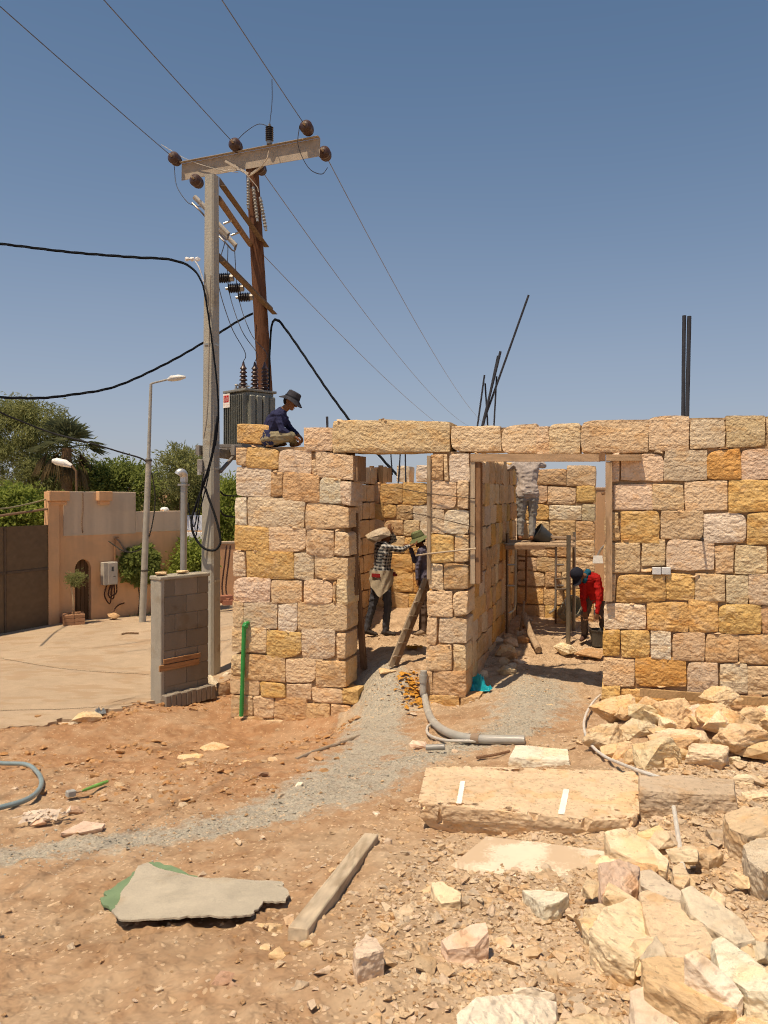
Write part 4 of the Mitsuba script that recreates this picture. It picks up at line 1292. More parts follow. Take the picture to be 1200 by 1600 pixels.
def ground_tube(px, r, lift, n=8, close=10):
    P = np.array([G(x, y, lift) for x, y in px])
    P = smooth_path(P, close)
    P[:, 2] = np.maximum(ground_z(P[:, 0], P[:, 1]) + 0.02 + r, P[:, 2])
    return tube(P, r, n)


tag(put('blue_hose', ground_tube([(-60, 1186), (0, 1194), (40, 1196), (58, 1208), (65, 1224), (58, 1240), (38, 1253), (0, 1264), (-60, 1278)], 0.021, 0.03, 10), 'm_gloss', (0.20, 0.27, 0.29), smooth=40), 'loop of grey-blue plastic hose at the left edge', 'hose')
_hb = thing('hand_brush', 'hand brush with a green handle and grey bristle block on the red earth', 'brush')
_a, _b, _c = G(168, 1221, 0.03), G(128, 1236, 0.03), G(104, 1241, 0.03)
put('handle', tube(smooth_path([_a, _a * 0.6 + _b * 0.4, _b], 5), [0.012, 0.013, 0.015, 0.016, 0.017, 0.017, 0.016, 0.015, 0.014, 0.012, 0.010], 8), 'm_gloss', (0.18, 0.42, 0.09), _hb, smooth=50)
put('ferrule', tube([_b, _b * 0.6 + _c * 0.4], [0.009, 0.011], 8), 'm_matte', (0.45, 0.34, 0.22), _hb, smooth=50)
put('bristle_block', beam(_b * 0.55 + _c * 0.45, _c, 0.055, 0.05, 0.006), 'm_matte', (0.42, 0.42, 0.40), _hb)
_st = ground_tube([(462, 1188), (490, 1176), (520, 1166), (562, 1150)], 0.018, 0.03, 7)
tag(put('stick', _st, 'm_wood', (0.36, 0.29, 0.22), smooth=50), 'grey stick lying on the earth in front of the pier', 'stick')
_st = ground_tube([(745, 1186), (775, 1181), (796, 1176)], 0.012, 0.02, 6)
tag(put('twig', _st, 'm_wood', (0.22, 0.13, 0.08), smooth=50), 'thin brown twig left of the white block', 'twig')

# grey conduit that leaves the middle pier and lies bent on the ground
P = [W(662, 1048, -0.06), W(661, 1080, -0.07), W(664, 1104, -0.13)] + [G(x, y, 0.045) for x, y in ((674, 1124), (692, 1141), (720, 1152), (760, 1156), (820, 1157))]
GC = thing('grey_conduit', 'thick bent grey plastic conduit rising along the middle pier from the ground', 'conduit')
P = smooth_path(P, 10)
P[:, 2] = np.maximum(P[:, 2], ground_z(P[:, 0], P[:, 1]) + 0.05)
put('pipe', tube(P, 0.044, 14), 'm_gloss', (0.36, 0.35, 0.32), GC, smooth=40)
put('joint', tube([P[-16], P[-13]], 0.050, 14), 'm_matte', (0.30, 0.22, 0.16), GC, smooth=40)
put('coupling', tube([W(661.5, 1054, -0.065), W(661, 1066, -0.065)], 0.052, 14), 'm_gloss', (0.36, 0.35, 0.32), GC, smooth=40)
tag(put('thin_pipe', ground_tube([(680, 1130), (668, 1138), (670, 1150), (690, 1158), (715, 1160), (775, 1161)], 0.015, 0.02, 8), 'm_gloss', (0.50, 0.47, 0.42), smooth=40), 'thin pale pipe curled beside the thick conduit', 'pipe')
tag(put('pipe_offcut', ground_tube([(666, 1171), (695, 1170)], 0.028, 0.03, 10), 'm_gloss', (0.30, 0.29, 0.27), smooth=40), 'short grey offcut of pipe on the ground below the middle pier', 'pipe')
P = [G(938, 1086, 0.05), G(926, 1098, 0.08), G(915, 1118, 0.06), G(913, 1140, 0.05), G(924, 1164, 0.05), G(945, 1182, 0.06), G(972, 1194, 0.10), on_plane(1000, 1205, _slz + 0.05), on_plane(1032, 1216, _slz + 0.06), on_plane(1044, 1226, _slz + 0.05), G(1052, 1258, 0.07), G(1060, 1310, 0.05), G(1068, 1362, 0.05)]
P = smooth_path(P, 8)
tag(put('pale_conduit', tube(P, 0.0135, 8), 'm_gloss', (0.56, 0.54, 0.50), smooth=40), 'thin pale flexible conduit running from the doorway over the grey slab into the rubble', 'conduit')
# green pipe on the left pier
GP = thing('green_pipe', 'bright green plastic water pipe standing against the left pier', 'pipe')
P = smooth_path([W(388, 974, 0.05), W(386, 974, -0.05), W(382, 977, -0.075), W(381, 990, -0.075), W(379, 1060, -0.075), W(377, 1119, -0.075)], 6)
put('pipe', tube(P, 0.030, 12), 'm_gloss', (0.03, 0.27, 0.06), GP, smooth=50)
put('elbow', moved(hull(unit_rows(np.random.default_rng(1).normal(0, 1, (60, 3))) * 0.046), None, W(383, 978, -0.07)), 'm_gloss', (0.03, 0.27, 0.06), GP)
# plank on the pile against the right wall
tag(put('wall_plank', subdivided(beam(W(1000, 1082, -0.09), W(1215, 1098, -0.12), 0.03, 0.10, 0.004), 2), 'm_wood', (0.44, 0.30, 0.16)), 'weathered plank lying along the foot of the right wall above the rocks', 'plank')
# electric box
EB = thing('switch_box', 'pair of small pale grey electric back boxes set in the right wall', 'electric box')
for x in (1028, 1043):
    put('box', moved(box(0.10, 0.05, 0.085, 0.006), np.stack([WU, WV, WZ], 1), W(x - 2, 892, -0.03)), 'm_matte', (0.60, 0.62, 0.64), EB)
EN = put('wall_nail', tube([W(1098, 842, 0.06), W(1098, 842, -0.16)], 0.012, 6), 'm_matte', REBAR)
tag(EN, 'iron bar end sticking out of the right wall between two courses', 'iron bar')
# blue cloth, orange waste


def crumple(px0, px1, wid, hgt, seed, color, name, lab, cat, bsdf='m_matte'):
    rng = np.random.default_rng(seed)
    a, b = G(*px0), G(*px1)
    L = np.linalg.norm(b - a)
    n = 26
    s, t = np.meshgrid(np.linspace(0, 1, n), np.linspace(-1, 1, n))
    d = unit(b - a)
    e = np.cross([0, 0, 1.0], d)
    q = np.stack([s * 5, t * 3, 0 * s + seed], -1)
    hh = hgt * np.abs(2 * meshkit.fbm(q, 3, seed) - 0.7) * 1.2 * np.clip(1 - np.abs(2 * s - 1) ** 3, 0, 1) * np.clip(1 - np.abs(t) ** 2, 0, 1)
    wob = (meshkit.fbm(q * 0.9 + 7, 3, seed + 1) - 0.5) * 0.5
    V = a + d * (s * L)[..., None] + e * ((t * (0.6 + 0.5 * wob)) * wid / 2)[..., None]
    z = ground_z(V[..., 0].ravel(), V[..., 1].ravel()).reshape(s.shape) + 0.025 + hh
    V[..., 2] = z
    i = (np.arange(n - 1)[:, None] * n + np.arange(n - 1)).ravel()
    F = np.vstack([np.stack([i, i + 1, i + n + 1], 1), np.stack([i, i + n + 1, i + n], 1)])
    return tag(put(name, (V.reshape(-1, 3), F), bsdf, color), lab, cat)


crumple((146, 1118), (166, 1116), 0.16, 0.10, 9, (0.28, 0.31, 0.33), 'plastic_scrap', 'crumpled grey-blue plastic scrap at the broken edge of the road', 'plastic scrap')
crumple((730, 1078), (768, 1080), 0.22, 0.22, 5, (0.01, 0.36, 0.46), 'blue_bag', 'crumpled turquoise plastic bag at the foot of the partition in the wide doorway', 'plastic bag', 'm_gloss')


def flakes(px, n, sx, sy, sz, color, lab):
    c = G(*px)
    rng = np.random.default_rng(int(px[0]))
    ms = []
    for _ in range(n):
        x, y = c[0] + rng.normal(0, sx), c[1] + rng.normal(0, sy)
        s = rng.uniform(0.02, 0.06)
        v = rng.normal(0, 1, (6, 3)) * [s * 0.6, s * 0.6, 0.006]
        ms.append(hull(v @ rot([1, 0, 0], rng.normal(0, 0.25)).T + [x, y, gz(x, y) + 0.03 + abs(rng.normal(0, sz))]))
    k = put('orange_litter', join(*ms), 'm_matte', color)
    labels[k] = {'label': lab, 'category': 'litter', 'kind': 'stuff'}


flakes((647, 1082), 130, 0.11, 0.22, 0.003, (0.52, 0.26, 0.05), 'orange shredded packing spilt beside the grey conduit')
flakes((642, 1014), 40, 0.09, 0.05, 0.008, (0.52, 0.26, 0.05), 'orange shredded packing on the floor inside the narrow doorway')
flakes((62, 1282), 60, 0.08, 0.06, 0.012, (0.62, 0.52, 0.42), 'white crumbs of stone around the broken stone at the left')
labels['orange_litter_002']['category'] = 'stone crumbs'

# ---------------------------------------------------------------- block pillar for a meter box, beside the road
BC = G(254, 1103)
BD, BN = np.array([0.64, 0.768, 0.0]), np.array([0.768, -0.64, 0.0])   # along the wide face, out of the wide face
BR = np.stack([BD, -BN, [0, 0, 1.0]], 1)
BZ0, BZ1 = BC[2] - 0.05, CAM_Z - 1.265
PILLAR = thing('block_pillar', 'freestanding grey concrete block pillar with one plastered edge and boards nailed across its shaded face', 'pillar')


def bl(a, b, c):
    """pillar coordinates: along the wide face, into the pillar, height above its foot"""
    return BC + BD * a - BN * b + np.array([0, 0, c])


_h = BZ1 - BC[2]
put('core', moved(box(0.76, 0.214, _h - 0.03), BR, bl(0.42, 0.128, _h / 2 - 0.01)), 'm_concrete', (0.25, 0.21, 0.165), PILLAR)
_pr = np.random.default_rng(8)
nrow = 7
for r in range(nrow):
    z0, z1 = _h * r / nrow, _h * (r + 1) / nrow
    cuts = [0.03, 0.42, 0.82] if r % 2 else [0.03, 0.22, 0.62, 0.82]
    for a, b in zip(cuts[:-1], cuts[1:]):
        m = subdivided(box(b - a - 0.010, 0.222, z1 - z0 - 0.010, 0.004), 2)
        v = rough(m[0], m[1], 0.008, int(_pr.integers(999)), 9)
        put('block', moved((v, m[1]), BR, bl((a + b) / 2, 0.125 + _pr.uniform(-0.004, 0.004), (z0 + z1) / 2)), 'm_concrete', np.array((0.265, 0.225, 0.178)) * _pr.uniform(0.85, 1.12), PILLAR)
m = subdivided(box(0.06, 0.255, _h + 0.02, 0.008), 4)
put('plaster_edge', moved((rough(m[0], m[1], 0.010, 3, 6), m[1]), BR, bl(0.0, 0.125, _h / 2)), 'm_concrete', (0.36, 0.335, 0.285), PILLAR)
m = subdivided(box(0.88, 0.275, 0.05, 0.01), 3)
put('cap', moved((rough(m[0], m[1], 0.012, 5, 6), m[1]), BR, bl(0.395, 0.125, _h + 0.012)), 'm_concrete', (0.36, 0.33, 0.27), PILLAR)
for i in range(10):
    m = subdivided(box(0.078, 0.36, 0.20, 0.006), 1)
    put('footing_block', moved((rough(m[0], m[1], 0.012, i + 40, 9), m[1]), BR, bl(0.02 + i * 0.088, 0.06, 0.06 + 0.006 * (i % 3))), 'm_concrete', np.array((0.31, 0.27, 0.22)) * _pr.uniform(0.75, 0.95), PILLAR)
tag(put('pillar_board', subdivided(beam(bl(-0.07, -0.02, 0.55), bl(0.62, -0.02, 0.55), 0.025, 0.085, 0.003), 2), 'm_wood_b', (0.40, 0.22, 0.105)), 'lower of the two brown boards nailed across the block pillar', 'board')
tag(put('pillar_board', subdivided(beam(bl(0.0, -0.022, 0.64), bl(0.64, -0.022, 0.64), 0.025, 0.07, 0.003), 2), 'm_wood_b', (0.37, 0.20, 0.10)), 'upper of the two brown boards nailed across the block pillar', 'board')
for i, (a, b, lab) in enumerate(((0.05, 0.13, 'flat orange stone on top of the block pillar, nearer the plastered edge'), (0.42, 0.12, 'flat orange stone on top of the block pillar, beside the vent pipe'))):
    tag(put('stone', moved(rock_mesh(0.19, 0.13, 0.06, 60 + i, 2, 0.05), BR, bl(a, b, _h + 0.035)), 'm_stone', ROCK['o']), lab, 'stone')

# vent pipe behind the pillar
VP_ = thing('vent_pipe', 'grey vertical pipe with a shiny elbow cap rising behind the block pillar', 'pipe')
_d = float(bl(0.40, 0.45, 0)[1])
pb, pt = at(285, 912, _d), at(287.5, 752, _d)
pb[2] = gz(pb[0], pb[1]) - 0.1
put('pipe', tube([pb, pt], 0.050, 14), 'm_metal', (0.40, 0.41, 0.40), VP_, smooth=40)
put('band', tube([at(287, 759, _d), at(287, 756, _d)], 0.088, 16), 'm_metal', (0.45, 0.45, 0.43), VP_, smooth=40)
put('elbow', tube(smooth_path([at(287.5, 753, _d), at(287.5, 744, _d), at(286, 739, _d - 0.03), at(281, 738, _d - 0.06), at(278, 742, _d - 0.07)], 5), 0.058, 14), 'm_metal', (0.66, 0.66, 0.64), VP_, smooth=40)

# ---------------------------------------------------------------- power line: two poles, crossarms, transformer
CP = thing('concrete_pole', 'tall square concrete utility pole standing in front, beside the block pillar', 'utility pole')
D1, D2 = 13.2, 16.4
cb, ct = at(329, 1062, D1), at(331, 275, D1)
cb[2] = gz(cb[0], cb[1]) - 0.3
a8 = np.array([(-1, -0.72), (-0.72, -1), (0.72, -1), (1, -0.72), (1, 0.72), (0.72, 1), (-0.72, 1), (-1, 0.72)])


def square_pole(p, q, w0, w1, yaw):
    R = rotz(yaw)[:2, :2]
    V, F, n = [], [], 12
    for k in range(n + 1):
        t = k / n
        c = p + (q - p) * t
        r = (w0 + (w1 - w0) * t) / 2
        V.append(np.column_stack([(a8 * r) @ R.T + c[:2], np.full(8, c[2])]))
    V = np.vstack(V + [[q]])
    i = np.arange(8)
    for k in range(n):
        b, c = k * 8, k * 8 + 8
        F += [np.stack([b + i, b + (i + 1) % 8, c + (i + 1) % 8], 1), np.stack([b + i, c + (i + 1) % 8, c + i], 1)]
    F.append(np.stack([n * 8 + i, n * 8 + (i + 1) % 8, np.full(8, len(V) - 1)], 1))
    return V, np.vstack(F)


put('shaft', square_pole(cb, ct, 0.275, 0.185, -0.40), 'm_concrete', (0.38, 0.365, 0.32), CP)
for y in (538, 731, 905):
    put('steel_strap', tube([at(330, y, D1), at(330, y + 3, D1)], 0.152 - 0.00006 * (905 - y), 8), 'm_metal', (0.45, 0.43, 0.38), CP)
WPOLE = thing('wooden_pole', 'reddish brown wooden utility pole behind the concrete one, carrying the top crossarm', 'utility pole')
wb, wt = at(436.5, 985, D2), at(393, 246, D2)
wb[2] = gz(wb[0], wb[1]) - 0.3
wt = wb + (wt - wb)
n = 14
put('shaft', tube([wb + (wt - wb) * k / n for k in range(n + 1)], [0.185 - 0.055 * k / n for k in range(n + 1)], 18), 'm_wood_v', (0.145, 0.072, 0.045), WPOLE, smooth=40)


def channel(p, q, h, w, t=0.012):
    """a steel angle: an upright plate with a flange below"""
    a = beam(p, q, t, h, 0.002)
    d = unit(np.asarray(q) - p)
    s = unit(np.cross(d, [0, 0, 1.0]))
    s = s if s[1] < 0 else -s
    off = s * (w / 2 + t / 2 + 0.001) + np.array([0, 0, -h / 2 + t / 2])
    b = beam(np.asarray(p) + off, np.asarray(q) + off, w, t, 0.002)
    return a, b


RUST = (0.22, 0.15, 0.10)
CROSS = thing('crossarm', 'long brown steel crossarm on top of the wooden pole with a pale lower flange', 'crossarm')
xa, xb = at(284, 262, 17.0), at(500, 222, 15.55)
XCOL = (0.40, 0.345, 0.28)
_dz = np.array([0, 0, 1.0])
_n = unit(np.cross(xb - xa, _dz))
_n = _n if _n[1] < 0 else -_n
put('web', subdivided(beam(xa - _dz * 0.10, xb - _dz * 0.10, 0.012, 0.36, 0.002), 2), 'm_matte', XCOL, CROSS)
put('flange', subdivided(beam(xa + _dz * 0.088 + _n * 0.052, xb + _dz * 0.088 + _n * 0.052, 0.09, 0.012, 0.002), 2), 'm_matte', XCOL, CROSS)
for (x0, y0, x1, y1) in ((352, 252, 388, 272), (432, 242, 392, 273)):
    put('brace', beam(at(x0, y0, 16.3), at(x1, y1, 16.2), 0.03, 0.05, 0.003), 'm_matte', (0.50, 0.44, 0.36), CROSS)
for lab, (x0, y0, x1, y1, h) in (('upper brown steel beam joining the two poles', (343, 284, 413, 381, 0.15)), ('lower brown steel beam joining the two poles, with black insulators', (342, 402, 426, 486, 0.15))):
    k = thing('tie_beam', lab, 'beam')
    _a, _b = channel(at(x0, y0, D1 + 0.05), at(x1, y1, D2 + 0.35), h, 0.10)
    put('web', subdivided(_a, 2), 'm_matte', (0.20, 0.145, 0.10), k)
    put('flange', subdivided(_b, 2), 'm_matte', (0.20, 0.145, 0.10), k)
tag(put('wooden_brace', tube([at(341, 310, D1 + 0.1), at(391, 382, D2 - 0.1)], 0.055, 10), 'm_wood_v', (0.28, 0.18, 0.11), smooth=40), 'round wooden brace between the poles below the upper steel beam', 'brace')
LINE = unit([0.2, 0.98, 0.0])


def disc_insulator(px, py, dep, label, axis=LINE, color=(0.060, 0.028, 0.020), r=0.13):
    k = thing('disc_insulator', label, 'insulator')
    c = at(px, py, dep)
    R = frame(axis)
    put('disc', moved(lathe([(0.03, -0.17), (0.07, -0.16), (r, -0.10), (r, -0.06), (0.10, -0.05), (r * 0.97, 0.0), (r * 0.97, 0.04), (0.09, 0.06), (r * 0.85, 0.10), (0.06, 0.15), (0.03, 0.17), (0.001, 0.17)], 22), R, c), 'm_gloss', color, k, smooth=30)
    put('pin', moved(lathe([(0.001, -0.27), (0.022, -0.27), (0.022, -0.15)], 8), R, c), 'm_matte', (0.42, 0.33, 0.24), k)
    return c


I1 = disc_insulator(274, 249, 16.95, 'brown disc insulator at the left end of the top crossarm')
I2 = disc_insulator(369, 228, 16.3, 'brown disc insulator above the middle of the top crossarm')
I3 = disc_insulator(480, 201, 15.5, 'brown disc insulator standing above the right end of the top crossarm')
I4 = disc_insulator(508, 241, 15.9, 'brown disc insulator hanging off the right end of the top crossarm')
I5 = disc_insulator(308, 284, 16.6, 'brown disc insulator beside the top of the concrete pole')
I6 = disc_insulator(407, 264, 16.9, 'brown disc insulator half hidden behind the top of the wooden pole')


def ribbed(name, px, py, dep, label, L, r, n, axis, color, cat='insulator', cap=(0.35, 0.33, 0.30)):
    k = thing(name, label, cat)
    pr = [(0.001, 0.0), (r * 0.6, 0.0)]
    for i in range(n):
        z = L * (i + 0.15) / n
        pr += [(r * 0.62, z), (r, z + L * 0.3 / n), (r * 0.95, z + L * 0.42 / n), (r * 0.6, z + L * 0.62 / n)]
    pr += [(r * 0.55, L), (0.001, L)]
    R = frame(axis)
    c = at(px, py, dep)
    put('sheds', moved(lathe(pr, 16), R, c), 'm_gloss', color, k, smooth=25)
    put('terminal', moved(lathe([(0.012, L - 0.01), (0.03, L), (0.03, L + 0.05), (0.001, L + 0.05)], 8), R, c), 'm_metal', cap, k)
    put('base', moved(lathe([(0.001, -0.06), (r * 0.7, -0.06), (r * 0.7, 0.0)], 10), R, c), 'm_metal', cap, k)
    return c + R[:, 2] * L


BLACK = (0.035, 0.028, 0.032)
ribbed('surge_arrester', 421, 221, 15.95, 'black ribbed arrester standing on the top crossarm', 0.30, 0.085, 7, (0, 0, 1), BLACK)
A1 = [ribbed('line_insulator', x, y, d, lab, 0.24, 0.095, 7, (-1, 0.05, -0.03), BLACK) for x, y, d, lab in ((360, 434, 14.3, 'black ribbed insulator on the lower tie beam, highest of three'), (376, 450, 14.9, 'black ribbed insulator on the lower tie beam, middle of three'), (391, 464, 15.5, 'black ribbed insulator on the lower tie beam, lowest of three'))]
GREY = (0.42, 0.40, 0.36)
for i, (x0, y0, x1, y1, lab) in enumerate(((388, 322, 388, 282, 'grey tubular fuse cutout on the wooden pole, leftmost of three'), (402, 342, 396, 296, 'grey tubular fuse cutout on the wooden pole, middle of three'), (415, 356, 407, 312, 'grey tubular fuse cutout on the wooden pole, rightmost of three'))):
    a, b = at(x0, y0, D2 - 0.32 - 0.02 * i), at(x1, y1, D2 - 0.26)
    ribbed('fuse_cutout', x0, y0, D2 - 0.32 - 0.02 * i, lab, float(np.linalg.norm(b - a)), 0.042, 9, b - a, (0.27, 0.255, 0.225), 'fuse')
for i, (x, y, lab) in enumerate(((318, 322, 'grey drop-out fuse left of the concrete pole'), (345, 354, 'grey drop-out fuse right of the concrete pole, upper one'), (357, 372, 'grey drop-out fuse right of the concrete pole, lower one'))):
    k = thing('drop_out_fuse', lab, 'fuse')
    c = at(x, y, D1 + 0.5 + 0.5 * i)
    put('barrel', tube([c + [-0.16, 0, 0.16], c + [0.14, 0, -0.14]], 0.045, 10), 'm_gloss', GREY, k, smooth=40)
    put('bracket', tube(smooth_path([c + [-0.2, 0, 0.05], c + [-0.05, -0.05, -0.1], c + [0.1, 0, -0.24], c + [0.16, 0, -0.10]], 4), 0.016, 6), 'm_metal', (0.2, 0.17, 0.15), k, smooth=40)
    put('clamp', tube([c + [0.05, 0, 0.05], c + [0.20, 0, 0.11]], 0.02, 6), 'm_metal', (0.5, 0.48, 0.44), k, smooth=40)

# transformer on its platform
TR = thing('transformer', 'grey finned oil transformer mounted between the two poles', 'transformer')
tc = at(384, 652, 14.1)
th = math.radians(45)
TX, TY = np.array([math.cos(th), -math.sin(th), 0]), np.array([math.sin(th), math.cos(th), 0])
TRR = np.stack([TX, TY, [0, 0, 1.0]], 1)
tcen = tc + TY * 0.36 - TX * 0.36
TGREY = (0.175, 0.180, 0.155)


def tl(x, y, z):
    return tcen + TX * x + TY * y + np.array([0, 0, z])


put('tank', moved(box(0.66, 0.58, 1.02, 0.01), TRR, tl(0, 0, -0.02)), 'm_gloss', TGREY, TR)
for i in range(11):
    put('fin', moved(box(0.016, 0.11, 0.92, 0.004), TRR, tl(-0.31 + i * 0.062, -0.342, -0.03)), 'm_gloss', TGREY, TR)
for i in range(4):
    put('fin', moved(box(0.08, 0.13, 0.90, 0.02), TRR, tl(0.37, -0.23 + i * 0.15, -0.03)), 'm_gloss', TGREY, TR)
put('lid', moved(box(0.74, 0.72, 0.045, 0.008), TRR, tl(0.0, -0.02, 0.515)), 'm_gloss', (0.20, 0.20, 0.175), TR)
SGN = put('warning_plate', moved(box(0.22, 0.012, 0.26, 0.002), TRR, tl(-0.20, -0.405, 0.34)), 'm_matte', (0.78, 0.74, 0.70), TR)
labels[SGN] = {'label': 'white warning plate with a red emblem'}
EM = moved(meshkit.text_mesh('SIC', 0.085, 0.006, bold=True), None, (-0.082, 0, 0))
RS = np.stack([TX, [0, 0, 1.0], -TY], 1)
put('plate_emblem', moved(box(0.165, 0.012, 0.125, 0.001), TRR, tl(-0.20, -0.410, 0.375)), 'm_matte', (0.52, 0.03, 0.03), TR)
put('plate_bars', join(*[moved(box(0.012, 0.010, 0.10 - 0.03 * (i % 2)), TRR, tl(-0.255 + i * 0.037, -0.415, 0.375 - 0.01 * (i % 2))) for i in range(4)] + [moved(box(0.16, 0.008, 0.012), TRR, tl(-0.20, -0.408, 0.265 + 0.022 * j)) for j in range(1)]), 'm_matte', (0.66, 0.45, 0.42), TR)
BUSH = []
for i, (x, y) in enumerate(((0.02, -0.18), (0.16, -0.02), (0.28, 0.12))):
    c = tl(x, y, 0.54)
    pr = [(0.001, 0), (0.06, 0)]
    for j in range(6):
        z = 0.03 + j * 0.072
        pr += [(0.045, z), (0.088 - 0.004 * j, z + 0.012), (0.080 - 0.004 * j, z + 0.026), (0.042, z + 0.05)]
    pr += [(0.03, 0.47), (0.016, 0.53), (0.001, 0.54)]
    put('bushing', moved(lathe(pr, 14), None, c), 'm_gloss', (0.055, 0.030, 0.028), TR, smooth=25)
    BUSH.append(c + [0, 0, 0.53])
for i in range(4):
    put('low_voltage_terminal', moved(lathe([(0.001, 0), (0.035, 0), (0.03, 0.05), (0.018, 0.06), (0.018, 0.11), (0.001, 0.11)], 8), None, tl(-0.26 + 0.05 * i, 0.05 - 0.1 * i, 0.54)), 'm_metal', (0.40, 0.38, 0.34), TR)
put('terminal_bar', beam(tl(-0.42, 0.25, 0.70), tl(-0.08, -0.28, 0.64), 0.05, 0.03), 'm_metal', (0.42, 0.40, 0.36), TR)
PLAT = thing('transformer_platform', 'grey steel platform with slanting struts under the transformer', 'platform')
zf = tcen[2] - 0.60
for k, dx in enumerate((-0.30, 0.30)):
    p, q = at(336, 705, D1 - 0.12), at(426, 705, D2 + 0.1)
    p, q = p + [dx, 0, 0], q + [dx, 0, 0]
    p[2] = q[2] = zf - 0.06
    put('rail', subdivided(beam(p, q, 0.07, 0.17, 0.005), 2), 'm_matte', (0.25, 0.235, 0.215), PLAT)
for y in (13.9, 14.6, 15.2):
    put('crossbar', beam(tl(-0.8, 0, 0) * [1, 0, 0] + [0, y, zf + 0.06], tl(0.7, 0, 0) * [1, 0, 0] + [0, y, zf + 0.06], 0.10, 0.06, 0.004), 'm_matte', (0.24, 0.22, 0.20), PLAT)
put('strut', beam(at(344, 737, D1), at(368, 710, D1 + 0.9), 0.05, 0.06), 'm_matte', (0.20, 0.185, 0.17), PLAT)
put('skirt', moved(box(0.6, 0.6, 0.10, 0.01), TRR, tl(0, 0, -0.57)), 'm_matte', (0.36, 0.34, 0.29), PLAT)

# ---- wires
WIRE = (0.10, 0.10, 0.11)


def wire(name, pts, r, label, cat='cable', color=WIRE, k=10, n=6, group=None, bsdf='m_matte'):
    P = smooth_path([at(*p) for p in pts], k)
    return tag(put(name, tube(P, r, n), bsdf, color, smooth=60), label, cat, group)


def span(c, sgn, L, sag, r, label, drop=0.0):
    P = [c + LINE * sgn * s * L + np.array([0, 0, -4 * sag * s * (1 - s) - drop * s]) for s in np.linspace(0, 1, 40)]
    return tag(put('power_line', tube(P, r, 5), 'm_metal', (0.20, 0.20, 0.21), smooth=60), label, 'power line')


span(I1, -1, 34, 0.5, 0.009, 'thin overhead wire running up to the left from the left end of the crossarm', -1.0)
span(I2, -1, 34, 0.5, 0.009, 'thin overhead wire running up to the left from the middle of the crossarm', -1.2)
span(I3, -1, 34, 0.5, 0.009, 'rightmost of the three thin overhead wires rising from the crossarm', -1.2)
span(I4, 1, 70, 1.6, 0.009, 'thin overhead wire falling to the right from the right end of the crossarm')
span(I6, 1, 70, 1.6, 0.009, 'thin overhead wire falling to the right from behind the wooden pole')
span(at(409, 396, 16.5), 1, 70, 1.2, 0.008, 'lowest thin overhead wire falling to the right from the wooden pole', -0.2)
# jumpers
wire('jumper_wire', [(272, 258, 16.9), (276, 290, 16.7), (292, 315, 15.8), (308, 322, 14.4), (318, 324, 13.8)], 0.008, 'thin jumper loop hanging from the left end of the crossarm')
wire('jumper_wire', [(468, 196, 15.4), (466, 228, 15.5), (482, 262, 15.6), (502, 272, 15.8), (512, 262, 15.9)], 0.008, 'thin jumper loop hanging under the right end of the crossarm')
wire('jumper_wire', [(421, 198, 15.9), (404, 194, 16.0), (384, 206, 16.2), (368, 222, 16.3)], 0.007, 'thin bowed jumper between the arrester and the middle insulator')
wire('jumper_wire', [(421, 198, 15.9), (425, 160, 14.8), (425, 124, 14.0)], 0.006, 'thin jumper rising from the arrester to the rightmost overhead wire')
for i, (x0, y0, d0) in enumerate(((352, 376, 14.2), (356, 382, 14.6), (366, 384, 15.0))):
    b = BUSH[i]
    P = smooth_path([at(x0, y0, d0), A1[i] + [0, 0, 0.02], A1[i] * 0.55 + b * 0.45 + [0.02, 0, -0.15], b + [0.03, 0, 0.18], b], 10)
    tag(put('jumper_wire', tube(P, 0.008, 5), 'm_matte', WIRE, smooth=60), ('first', 'second', 'third')[i] + ' of the thin wires dropping from the black insulators to the transformer bushings', 'cable')
wire('jumper_wire', [(252, 226, 17.5), (290, 248, 16.9), (330, 262, 16.6), (372, 270, 16.3)], 0.007, 'pale thin wire under the left half of the crossarm', color=(0.55, 0.52, 0.46))
wire('jumper_wire', [(345, 268, 16.2), (375, 266, 16.0), (400, 290, 16.0), (404, 300, 16.0)], 0.008, 'pale thin wire looping in front of the wooden pole', color=(0.55, 0.52, 0.46))
wire('jumper_wire', [(388, 276, 15.9), (400, 268, 15.8), (416, 250, 15.7), (420, 236, 15.7)], 0.012, 'pale thick wire rising from the wooden pole to the arrester', color=(0.52, 0.45, 0.36))
# twisted service cables


def bundle(pts, r, n, label, pitch=0.9, k=14):
    key = thing('service_cable', label, 'cable')
    P = smooth_path([at(*p) for p in pts], k)
    s = np.concatenate([[0], np.cumsum(np.linalg.norm(np.diff(P, axis=0), axis=1))])
    P2 = np.stack([np.interp(np.arange(0, s[-1], 0.09), s, P[:, i]) for i in range(3)], 1)
    ss = np.arange(0, s[-1], 0.09)
    for j in range(n):
        a = ss / pitch * 2 * PI + j * 2 * PI / n
        put('strand', tube(P2 + np.column_stack([0.3 * r * np.cos(a), r * 0.5 * np.cos(a), r * np.sin(a)]), r * 0.8, 6), 'm_matte', (0.022, 0.023, 0.028), key, smooth=60)


